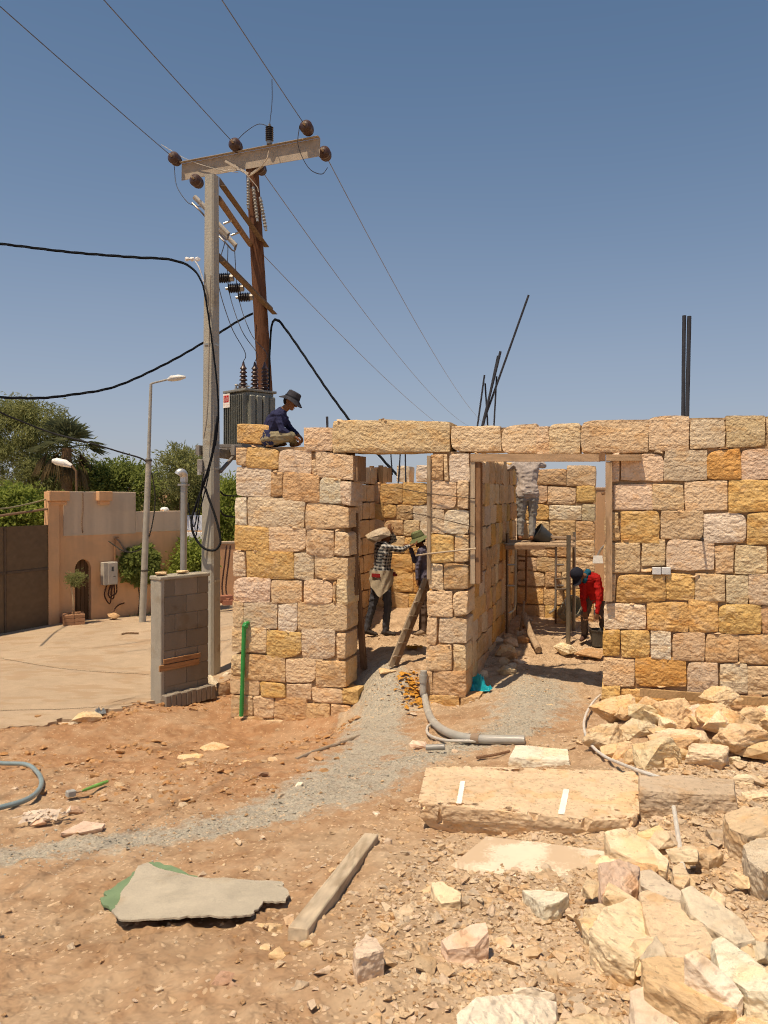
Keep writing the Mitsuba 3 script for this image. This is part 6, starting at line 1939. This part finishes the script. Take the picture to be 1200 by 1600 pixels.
def bucket(name, base, R, r0, r1, h, color, label, rim=0.012, ribs=False):
    k = thing(name, label, 'bucket')
    pr = [(0.001, 0.0), (r0, 0.0)]
    n = 6
    for i in range(1, n + 1):
        rr = r0 + (r1 - r0) * i / n
        pr += [(rr, h * i / n - 0.004)] + ([(rr + 0.012, h * i / n), (rr + 0.012, h * i / n + 0.012), (rr, h * i / n + 0.014)] if ribs and 2 < i < n else [])
    pr += [(r1 + rim, h), (r1 + rim, h + 0.012), (r1 - 0.006, h + 0.012), (r0 - 0.01, 0.02), (0.001, 0.02)]
    put('body', moved(lathe(pr, 24), R, base), 'm_gloss', color, k, smooth=35)
    a = np.linspace(0, PI, 12)
    put('handle', moved(tube(np.column_stack([r1 * 1.03 * np.cos(a), r1 * 0.85 * np.sin(a), h - 0.01 - 0.10 * np.sin(a)]), 0.005, 5), R, base), 'm_metal', (0.2, 0.19, 0.18), k)
    return k


_p = at(846, 843, 13.1)
_p[2] = ZD + 0.02
bucket('rubber_bucket', _p + [0.13, 0, 0.0], rot([0, 1, 0], -1.0), 0.115, 0.16, 0.26, (0.045, 0.045, 0.045), 'black rubber bucket tipped over on the scaffold deck by the feet of the worker')
bucket('plastic_pail', floor_pt(880, 13.9) + [0.0, -0.1, 0.17], rot([1, 0, 0], 0.95) @ rot([0, 1, 0], 0.3), 0.15, 0.19, 0.36, (0.40, 0.39, 0.30), 'dirty greenish white pail lying on the floor behind the scaffold', ribs=True)
_b = G(935, 1009)
bucket('mortar_bucket', _b, np.eye(3), 0.105, 0.14, 0.25, (0.07, 0.065, 0.06), 'dark grey mortar bucket standing in front of the bending worker')
tag(put('log', tube(smooth_path([floor_pt(818, 13.0) + [0, 0, 0.32], floor_pt(828, 12.4) + [0, 0, 0.16], floor_pt(842, 11.75) + [0, 0, 0.06]], 4), 0.055, 10), 'm_wood_v', (0.42, 0.32, 0.22), smooth=50), 'pale round log lying in the right room below the scaffold', 'log')
tag(put('stick', tube(smooth_path([floor_pt(812, 12.9) + [0, 0, 0.05], floor_pt(816, 12.9) + [0, 0, 0.3], floor_pt(818, 13.1) + [0, 0, 0.52]], 4), 0.022, 7), 'm_wood_v', (0.36, 0.26, 0.17), smooth=50), 'crooked stick leaning on the end of the log', 'stick')
for i in range(14):
    r = np.random.default_rng(820 + i)
    p = Wuv(PU + 0.10 + r.uniform(0, 0.35), 1.0 + i * 0.26, 0)
    s = r.uniform(0.14, 0.30)
    p[2] = gz(p[0], p[1]) - 0.03
    tag(put('rubble_stone', moved(rock_mesh(s, s * 0.8, s * 0.65, 820 + i, 2, 0.06), rotz(r.uniform(0, 6)), p), 'm_stone', rock_color('tgtb'[i % 4])), f'{["first", "second", "third", "fourth", "fifth", "sixth", "seventh", "eighth", "ninth", "tenth", "eleventh", "twelfth", "thirteenth", "last"][i]} rubble stone from the front along the foot of the partition wall', 'stone', 'rubble stones along the partition wall')
LL_ = thing('work_lamp', 'white work lamp on a bent arm fixed to the right post of the wide doorway', 'lamp')
put('arm', tube(smooth_path([W(953, 850, 0.1), W(944, 853, 0.12), W(938, 860, 0.13), W(934, 868, 0.14)], 4), 0.014, 6), 'm_metal', (0.5, 0.48, 0.44), LL_, smooth=50)
put('shade', subdivided(hull(np.array([W(927, 868, 0.12), W(941, 868, 0.12), W(943, 880, 0.12), W(926, 880, 0.12), W(928, 870, 0.2), W(940, 870, 0.2), W(942, 881, 0.26), W(927, 881, 0.26)])), 1), 'm_gloss', (0.80, 0.80, 0.76), LL_)
put('bracket', beam(W(957, 853, -0.06), W(945, 856, 0.05), 0.02, 0.03), 'm_wood_h', WOODC, LL_)
tag(put('nail_strip', beam(W(957, 767, -0.06), W(940, 772, 0.08), 0.02, 0.03), 'm_wood_h', WOODD), 'short dark strip nailed across the right post of the wide doorway', 'strip')
# cleated plank leaning in the narrow doorway
CPK = thing('cleated_plank', 'grey ladder-like plank with cleats leaning in the narrow doorway', 'ladder')
pa, pb_ = G(610, 1044), at(665, 904, 10.75)
_dx = unit(np.cross(pb_ - pa, [0, 1.0, 0]))
for s, c in ((0.0, (0.34, 0.275, 0.20)), (1.0, (0.27, 0.18, 0.115))):
    o = np.array([0.07, 0.08, 0.0]) * s
    put('stile', subdivided(beam(pa + o + [0, 0, 0.02], pb_ + o, 0.035, 0.075, 0.004), 2), 'm_wood_v', c, CPK)
for i in range(6):
    q = pa + (pb_ - pa) * (0.12 + i * 0.15)
    put('cleat', beam(q + [-0.02, -0.05, 0.02], q + [0.10, 0.11, 0.0], 0.03, 0.02, 0.003), 'm_wood', (0.42, 0.35, 0.27), CPK)
tag(put('prop', subdivided(beam(at(555, 864, 10.75), floor_pt(569, 11.0), 0.09, 0.05, 0.004), 2), 'm_wood_v', (0.24, 0.145, 0.085)), 'dark board leaning inside the left side of the narrow doorway', 'board')
tag(put('pale_rod', tube([W(650, 868, 0.3), W(672, 865, -0.09), W(744, 857, -0.10)], 0.012, 6), 'm_matte', (0.52, 0.42, 0.30), smooth=50), 'pale rod running level across the middle pier', 'rod')
for i, (pts, lab) in enumerate((([(620, 762, 0.5), (660, 770, -0.05), (742, 779, -0.08)], 'thin dark wire stretched across the middle pier, upper one'), ([(632, 800, 0.6), (668, 806, -0.05), (740, 823, -0.10)], 'thin dark wire stretched across the middle pier, lower one'))):
    tag(put('tie_wire', tube([W(*p) for p in pts], 0.006, 5), 'm_matte', (0.12, 0.09, 0.07), smooth=50), lab, 'wire')
tag(put('board_scrap', beam(W(592, 656, 0.2), W(625, 658, 0.25), 0.08, 0.02), 'm_wood_h', (0.45, 0.35, 0.22)), 'small flat piece of board lying on top of the long lintel stone', 'board')

# ---------------------------------------------------------------- people
MF = manifold3d.Manifold


def ball(c, r, n=18):
    k = np.arange(n) + 0.5
    phi, th = np.arccos(1 - 2 * k / n), PI * (1 + 5 ** 0.5) * k
    u = np.stack([np.cos(th) * np.sin(phi), np.sin(th) * np.sin(phi), np.cos(phi)], 1)
    return np.asarray(c) + u * r


def limb(*cr):
    """a hull over balls given as (centre, radius)"""
    return MF.hull_points(np.vstack([ball(c, r) for c, r in cr]).astype(float))


def chain(*cr):
    return [limb(cr[i], cr[i + 1]) for i in range(len(cr) - 1)]


def fuse(parts, ln=0.022, it=8, fold=0.0, seed=0):
    m = MF.batch_boolean(parts, manifold3d.OpType.Add).refine_to_length(ln)
    v, f = arr(m)
    t = trimesh.Trimesh(v, f, process=False)
    trimesh.smoothing.filter_taubin(t, lamb=0.5, nu=0.52, iterations=it)
    v = np.array(t.vertices)
    if fold:
        v = v + vnormals(v, f) * ((np.abs(2 * meshkit.fbm(v * [9, 9, 17] + seed, 3, seed) - 1) - 0.3) * fold)[:, None]
    return v, f


def hand(wrist, d, palm, side, curl=0.5):
    """palm and five fingers: d points from wrist to fingers, palm is the palm's normal, side = +1 thumb on the +x side of (d, palm)"""
    d = unit(d)
    n = unit(np.asarray(palm) - d * np.dot(palm, d))
    x = np.cross(d, n) * side
    w = np.asarray(wrist)
    parts = [limb((w, 0.024), (w + d * 0.035 + x * 0.022, 0.016), (w + d * 0.035 - x * 0.022, 0.016), (w + d * 0.085 + x * 0.030, 0.012), (w + d * 0.085 - x * 0.030, 0.012))]
    for k, L in enumerate((0.070, 0.080, 0.074, 0.058)):
        b = w + d * 0.085 + x * (0.031 - 0.0205 * k)
        p, dd, seg = [(b, 0.0095)], d, L / 3
        for j in range(3):
            a = curl * (0.6 + 0.5 * j)
            dd = unit(dd * math.cos(a) + n * math.sin(a) + x * (0.06 - 0.04 * k))
            b = b + dd * seg * (1.15 - 0.12 * j)
            p.append((b, 0.009 - 0.0008 * j))
        parts += chain(*p)
    b = w + d * 0.028 + x * 0.028
    t1 = b + unit(d * 0.55 + x * 0.7 + n * 0.35) * 0.036
    t2 = t1 + unit(d * 0.8 + x * 0.2 + n * 0.5) * 0.030
    parts += chain((b, 0.013), (t1, 0.0105), (t2, 0.009))
    return parts


def head_parts(c, up, fwd):
    """head about 0.23 m high with brow, nose, lips, chin and ears"""
    u = unit(up)
    f = unit(np.asarray(fwd) - u * np.dot(fwd, u))
    l = np.cross(u, f)
    q = lambda a, b, h: c + f * a + l * b + u * h  # noqa: E731
    parts = [limb((q(-0.020, 0, 0.035), 0.078), (q(0.018, 0, 0.028), 0.072), (q(0.030, 0, -0.05), 0.050), (q(0.058, 0, -0.085), 0.022)),
             limb((q(0.078, 0.030, 0.016), 0.012), (q(0.078, -0.030, 0.016), 0.012)),
             limb((q(0.086, 0, 0.010), 0.008), (q(0.106, 0, -0.024), 0.011), (q(0.088, 0.012, -0.030), 0.008), (q(0.088, -0.012, -0.030), 0.008)),
             limb((q(0.080, 0.018, -0.056), 0.008), (q(0.084, 0, -0.055), 0.009), (q(0.080, -0.018, -0.056), 0.008)),
             limb((q(0.074, 0, -0.084), 0.014), (q(0.060, 0.02, -0.08), 0.014), (q(0.060, -0.02, -0.08), 0.014))]
    for s in (-1, 1):
        parts.append(limb((q(-0.008, 0.077 * s, 0.012), 0.014), (q(-0.012, 0.080 * s, -0.022), 0.010)))
    return parts, q


def person(label, J, colors, headup, face, hat=None, sleeves=1.0, trouser=1.0, hands=((0, 0, -1), (0, 0, -1)), palms=((0, 1, 0), (0, 1, 0)), curl=0.6, shirt_bsdf='m_matte', shoe=True, seed=0, fat=1.0, hem=0.06):
    """J: world joints. 0 = right side, 1 = left side of the body"""
    k = thing('person', label, 'person')
    J = {a: np.asarray(b, float) for a, b in J.items()}
    pel, neck = J['pelvis'], J['neck']
    t = unit(neck - pel)
    lat = unit(J['sh1'] - J['sh0'])
    L = np.linalg.norm(neck - pel)
    hl = unit(J.get('hip1', pel + lat) - J.get('hip0', pel - lat))
    hip = [J.get('hip0', pel - hl * 0.085), J.get('hip1', pel + hl * 0.085)]
    chest, waist = pel + t * L * 0.68, pel + t * L * 0.26

    def torso(e):
        r = fat
        return [limb((hip[0], 0.100 * r + e), (hip[1], 0.100 * r + e), (waist - lat * 0.055, 0.092 * r + e), (waist + lat * 0.055, 0.092 * r + e)),
                limb((waist - lat * 0.055, 0.092 * r + e), (waist + lat * 0.055, 0.092 * r + e), (chest - lat * 0.082, 0.098 * r + e), (chest + lat * 0.082, 0.098 * r + e)),
                limb((chest - lat * 0.082, 0.098 * r + e), (chest + lat * 0.082, 0.098 * r + e), (J['sh0'], 0.052 + e), (J['sh1'], 0.052 + e), (neck - t * 0.02, 0.055 + e))]

    head, q = head_parts(J['head'], headup, face)
    body = torso(-0.012) + [limb((neck - t * 0.02, 0.055), (J['head'] - unit(headup) * 0.05, 0.052))] + head
    for s in (0, 1):
        body += chain((J[f'sh{s}'], 0.046), (J[f'el{s}'], 0.036), (J[f'wr{s}'], 0.025))
        body += hand(J[f'wr{s}'], hands[s], palms[s], 1 if s == 0 else -1, curl)
        body += chain((hip[s], 0.082), (J[f'kn{s}'], 0.052), (J[f'an{s}'], 0.036))
        an, toe = J[f'an{s}'], J[f'toe{s}']
        body.append(limb((an - unit(toe - an) * 0.03 - [0, 0, 0.03], 0.034), (an, 0.036), (toe, 0.022), (toe * 0.5 + an * 0.5 - [0, 0, 0.012], 0.034)))
    put('body', fuse(body, 0.016, 6), 'm_matte', colors['skin'], k, smooth=True)
    sh = torso(0.016)
    for s in (0, 1):
        e, w = J[f'el{s}'], J[f'wr{s}']
        sh += chain((J[f'sh{s}'], 0.066), (e, 0.053))
        if sleeves > 0:
            sh += chain((e, 0.053), (e + (w - e) * sleeves, 0.040))
    if hem:
        sh.append(limb((pel - t * hem - hl * 0.075, 0.112 * fat), (pel - t * hem + hl * 0.075, 0.112 * fat), (waist, 0.1)))
    put('shirt', fuse(sh, 0.02, 6, 0.032, seed + 3), shirt_bsdf, None if shirt_bsdf == 'm_plaid' else colors['shirt'], k, smooth=True)
    tr = [limb((hip[0], 0.112 * fat), (hip[1], 0.112 * fat), (waist - t * 0.04, 0.098 * fat))]
    for s in (0, 1):
        kn, an = J[f'kn{s}'], J[f'an{s}']
        tr += chain((hip[s], 0.106 * fat), (kn, 0.072), (kn + (an - kn) * trouser, 0.058))
    put('trousers', fuse(tr, 0.02, 6, 0.032, seed + 9), 'm_matte', colors['trousers'], k, smooth=True)
    if shoe:
        for s in (0, 1):
            an, toe = J[f'an{s}'], J[f'toe{s}']
            put('shoe', fuse([limb((an - unit(toe - an) * 0.035 - [0, 0, 0.035], 0.042), (an - [0, 0, 0.01], 0.046), (toe, 0.032), (toe * 0.5 + an * 0.5 - [0, 0, 0.015], 0.044))], 0.02, 3), 'm_matte', colors['shoe'], k, smooth=True)
    for s in (-1, 1):
        put('eye', limb((q(0.084, 0.030 * s, 0.000), 0.0075), (q(0.084, 0.024 * s, 0.0), 0.006)), 'm_gloss', (0.05, 0.035, 0.03), k)
    u = unit(headup)
    f = unit(np.asarray(face) - u * np.dot(face, u))
    put('hair', fuse([limb((q(-0.030, 0, 0.045), 0.080), (q(0.0, 0, 0.058), 0.074), (q(-0.055, 0, -0.02), 0.050))], 0.02, 2), 'm_matte', (0.025, 0.018, 0.014), k, smooth=True)
    R = np.stack([f, np.cross(u, f), u], 1)
    if hat == 'bucket':
        pr = [(0.001, 0.155), (0.072, 0.15), (0.088, 0.135), (0.099, 0.055), (0.104, 0.045), (0.165, -0.005), (0.167, -0.010), (0.102, 0.036), (0.096, 0.045), (0.085, 0.13), (0.001, 0.145)]
        v, ff = lathe(pr[::-1], 26)
        v = v * [1.08, 0.95, 1.0]
        v[:, 2] += 0.012 * np.sin(np.arctan2(v[:, 1], v[:, 0]) * 3) * (np.hypot(v[:, 0], v[:, 1]) > 0.11)
        put('hat', moved((v, ff), R @ rot([0, 1, 0], 0.05), J['head'] + u * 0.005), 'm_matte', colors['hat'], k, smooth=35)
        put('hat_band', moved(lathe([(0.1005, 0.050), (0.103, 0.052), (0.101, 0.072), (0.099, 0.072)], 26), R @ np.diag([1.08, 0.95, 1.0]), J['head'] + u * 0.005), 'm_matte', np.array(colors['hat']) * 0.6, k, smooth=35)
    if hat == 'cap':
        pr = [(0.101, 0.01), (0.103, 0.03), (0.096, 0.085), (0.06, 0.132), (0.001, 0.142)]
        v, ff = lathe(pr, 24)
        put('cap', moved((v * [1.06, 0.95, 1], ff), R, J['head'] + u * 0.004), 'm_matte', colors['hat'], k, smooth=True)
        a = np.linspace(-1.1, 1.1, 14)
        inner, outer = np.column_stack([0.100 * np.cos(a), 0.094 * np.sin(a), 0.018 + 0 * a]), np.column_stack([0.085 + 0.098 * np.cos(a), 0.094 * np.sin(a), -0.006 - 0.02 * np.abs(np.sin(a))])
        V = np.vstack([inner, outer, inner - [0, 0, 0.006], outer - [0, 0, 0.006]])
        n = len(a)
        i = np.arange(n - 1)
        F = np.vstack([np.stack([i, i + n, i + n + 1], 1), np.stack([i, i + n + 1, i + 1], 1), np.stack([i + 2 * n, i + 3 * n + 1, i + 3 * n], 1), np.stack([i + 2 * n, i + 2 * n + 1, i + 3 * n + 1], 1), np.stack([i + n, i + 3 * n, i + 3 * n + 1], 1), np.stack([i + n, i + 3 * n + 1, i + n + 1], 1)])
        put('cap_peak', moved((V, F), R, J['head'] + u * 0.004), 'm_matte', colors['hat'], k)
    return k, q


SKIN = (0.23, 0.115, 0.065)
PX = lambda x, y, d: at(x, y, d)  # noqa: E731
# seated on the wall
d = 10.78
P1, _ = person('person in a navy shirt and bucket hat sitting hunched on top of the left pier',
               dict(pelvis=PX(418, 686, d), neck=PX(441, 641, d - 0.02), head=PX(454, 628, d - 0.03), sh0=PX(433, 650, d - 0.18), sh1=PX(441, 648, d + 0.16), el0=PX(441, 672, d - 0.22), el1=PX(452, 668, d + 0.20), wr0=PX(458, 681, d - 0.20), wr1=PX(464, 678, d + 0.06),
                    hip0=PX(421, 686, d - 0.09), hip1=PX(421, 686, d + 0.09), kn0=PX(455, 681, d - 0.20), kn1=PX(456, 678, d + 0.24), an0=PX(458, 692, d + 0.02), an1=PX(434, 692, d + 0.10), toe0=PX(468, 694, d + 0.12), toe1=PX(446, 694, d - 0.02)),
               dict(skin=SKIN, shirt=(0.040, 0.043, 0.095), trousers=(0.27, 0.235, 0.155), hat=(0.055, 0.055, 0.065), shoe=(0.1, 0.07, 0.05)), headup=(0.42, 0.0, 0.9), face=(0.9, -0.12, -0.5), hat='bucket',
               hands=((0.9, -0.1, -0.5), (0.8, -0.2, -0.7)), palms=((0, 0, -1), (0, 0, -1)), shoe=False, seed=1, fat=1.3, hem=0)
# carrying a stone, plaid shirt
d = 12.65
P2, _ = person('person in a plaid shirt with a cream waist cloth, carrying a stone on the shoulder',
               dict(pelvis=PX(596, 899, d), neck=PX(600, 848, d - 0.02), head=PX(603, 836, d + 0.03), sh0=PX(603, 855, d - 0.17), sh1=PX(591, 852, d + 0.15), el0=PX(628, 859, d - 0.20), el1=PX(616, 843, d + 0.12), wr0=PX(640, 853, d - 0.10), wr1=PX(611, 832, d - 0.08),
                    hip0=PX(600, 903, d - 0.08), hip1=PX(592, 903, d + 0.08), kn0=PX(606, 944, d - 0.08), kn1=PX(583, 943, d + 0.10), an0=PX(602, 986, d - 0.06), an1=PX(573, 984, d + 0.14), toe0=PX(616, 991, d - 0.10), toe1=PX(588, 991, d + 0.10)),
               dict(skin=SKIN, shirt=(0.1, 0.1, 0.1), trousers=(0.085, 0.087, 0.105), hat=(0.1, 0.1, 0.1), shoe=(0.06, 0.05, 0.045)), headup=(0.3, -0.1, 1.0), face=(1, 0.2, -0.6), hat=None,
               hands=((0.9, 0.1, 0.2), (-0.3, -0.1, 0.9)), palms=((0, 0, 1), (0.5, 0.6, 0)), shirt_bsdf='m_plaid', seed=2, sleeves=0.9, fat=1.15)
_c = PX(594, 834, d - 0.04)
tag(put('carried_stone', moved(rock_mesh(0.44, 0.27, 0.19, 930, 3, 0.03, 26, 1.0), rot([0, 1, 0], -0.42), _c - [-0.02, 0, 0.095]), 'm_stone', (0.46, 0.385, 0.29)), 'flat grey-cream stone carried on the shoulder of the worker in plaid', 'stone')
# cloth round the waist
_pl = PX(596, 899, d)
n, m_ = 40, 10
V, F = [], []
for j in range(m_ + 1):
    for i in range(n + 1):
        a = -2.6 + 5.2 * i / n
        prof = 0.13 + 0.30 * max(0.0, 1 - abs(a + 0.1) / 1.7)
        tt = j / m_
        r = 0.165 + 0.008 * math.sin(a * 9 + j) + 0.012 * tt
        V.append(_pl + np.array([(r + 0.025) * math.sin(a), -(r + 0.095) * math.cos(a), 0.10 - prof * tt + 0.008 * math.sin(a * 5)]))
for j in range(m_):
    for i in range(n):
        b = j * (n + 1) + i
        F += [[b, b + n + 1, b + n + 2], [b, b + n + 2, b + 1]]
put('waist_cloth', (np.array(V), np.array(F)), 'm_matte', (0.50, 0.43, 0.32), P2, smooth=True)
put('waist_knot', fuse([limb((_pl + [0.17, -0.04, 0.03], 0.035), (_pl + [0.24, -0.02, 0.0], 0.022)), limb((_pl + [0.17, -0.04, 0.03], 0.03), (_pl + [0.22, -0.02, 0.05], 0.02))], 0.02, 2, 0.02), 'm_matte', (0.25, 0.05, 0.04), P2, smooth=True)
put('cloth_patch', (np.array([_pl + [0.215 * math.sin(a), -0.285 * math.cos(a), z] for z in (0.055, -0.005) for a in np.linspace(-0.85, -0.1, 8)]), np.vstack([np.stack([np.arange(7), np.arange(7) + 8, np.arange(7) + 9], 1), np.stack([np.arange(7), np.arange(7) + 9, np.arange(7) + 1], 1)])), 'm_matte', (0.30, 0.03, 0.03), P2, smooth=True)
# green hat, half hidden by the pier
d = 12.8
P3, _ = person('person in a green hat and grey-violet shirt, half hidden behind the middle pier',
               dict(pelvis=PX(662, 902, d), neck=PX(661, 856, d), head=PX(655, 844, d - 0.02), sh0=PX(664, 862, d + 0.17), sh1=PX(658, 862, d - 0.17), el0=PX(648, 876, d + 0.18), el1=PX(653, 886, d - 0.19), wr0=PX(642, 858, d + 0.05), wr1=PX(652, 905, d - 0.2),
                    kn0=PX(661, 944, d + 0.09), kn1=PX(664, 944, d - 0.09), an0=PX(659, 985, d + 0.1), an1=PX(663, 985, d - 0.1), toe0=PX(648, 990, d + 0.08), toe1=PX(652, 990, d - 0.13)),
               dict(skin=(0.20, 0.10, 0.06), shirt=(0.13, 0.12, 0.17), trousers=(0.12, 0.085, 0.07), hat=(0.16, 0.18, 0.09), shoe=(0.28, 0.21, 0.15)), headup=(-0.35, -0.05, 1.0), face=(-1, 0.1, -0.6), hat='bucket',
               hands=((-0.6, -0.2, 0.8), (0, 0, -1)), palms=((-0.5, 0, -0.5), (1, 0, 0)), seed=3, sleeves=0.95, fat=1.1)
# standing on the scaffold, back to the camera
d = 13.0
P4, _ = person('person in a pale grey sweatshirt and grey trousers standing on the scaffold, seen from behind',
               dict(pelvis=PX(824, 768, d), neck=PX(823, 717, d + 0.10), head=PX(821, 700, d + 0.18), sh0=PX(839, 725, d + 0.08), sh1=PX(807, 725, d + 0.08), el0=PX(850, 728, d + 0.28), el1=PX(796, 733, d + 0.18), wr0=PX(838, 712, d + 0.45), wr1=PX(786, 724, d + 0.34),
                    hip0=PX(832, 772, d), hip1=PX(816, 772, d), kn0=PX(832, 807, d + 0.03), kn1=PX(814, 808, d + 0.03), an0=PX(831, 838, d), an1=PX(813, 838, d), toe0=PX(834, 841, d + 0.16), toe1=PX(811, 841, d + 0.16)),
               dict(skin=(0.24, 0.12, 0.07), shirt=(0.46, 0.40, 0.36), trousers=(0.30, 0.295, 0.285), hat=(0.1, 0.1, 0.1), shoe=(0.1, 0.1, 0.1)), headup=(0, 0.2, 1), face=(-0.1, 1, -0.3), hat='cap',
               hands=((-0.4, 0.6, 0.3), (-0.6, 0.5, -0.2)), palms=((-0.5, 0, -1), (0, 0, -1)), shoe=False, seed=4, trouser=0.9, fat=1.12, hem=0.02)
# bending down, red jacket
d = 12.3
P5, q5 = person('person in a red jacket and dark cap bending down inside the wide doorway',
                dict(pelvis=PX(930, 929, d + 0.12), neck=PX(917, 898, d - 0.20), head=PX(904, 899, d - 0.32), sh0=PX(911, 908, d - 0.22), sh1=PX(931, 902, d - 0.18), el0=PX(911, 938, d - 0.25), el1=PX(936, 933, d - 0.26), wr0=PX(914, 955, d - 0.22), wr1=PX(933, 958, d - 0.28),
                     hip0=PX(918, 933, d + 0.05), hip1=PX(938, 932, d + 0.12), kn0=PX(913, 963, d - 0.05), kn1=PX(941, 963, d + 0.08), an0=PX(913, 992, d), an1=PX(943, 990, d + 0.15), toe0=PX(908, 1000, d - 0.12), toe1=PX(940, 998, d + 0.02)),
                dict(skin=(0.21, 0.11, 0.065), shirt=(0.42, 0.022, 0.020), trousers=(0.135, 0.105, 0.09), hat=(0.03, 0.03, 0.045), shoe=(0.10, 0.06, 0.05)), headup=(-0.75, -0.45, 0.55), face=(-0.5, -0.45, -0.9), hat='cap',
                hands=((0.1, 0, -1), (-0.1, 0, -1)), palms=((0, -1, 0), (0, -1, 0)), seed=5, sleeves=0.9, fat=1.1)
_n = PX(915, 899, d - 0.22)
put('scarf', fuse([limb((_n + [-0.03, -0.03, -0.07], 0.05), (_n + [0.04, 0.02, 0.05], 0.062)), limb((_n + [-0.03, -0.05, -0.09], 0.04), (_n + [-0.07, -0.06, -0.02], 0.045))], 0.02, 3, 0.02), 'm_matte', (0.02, 0.10, 0.17), P5, smooth=True)
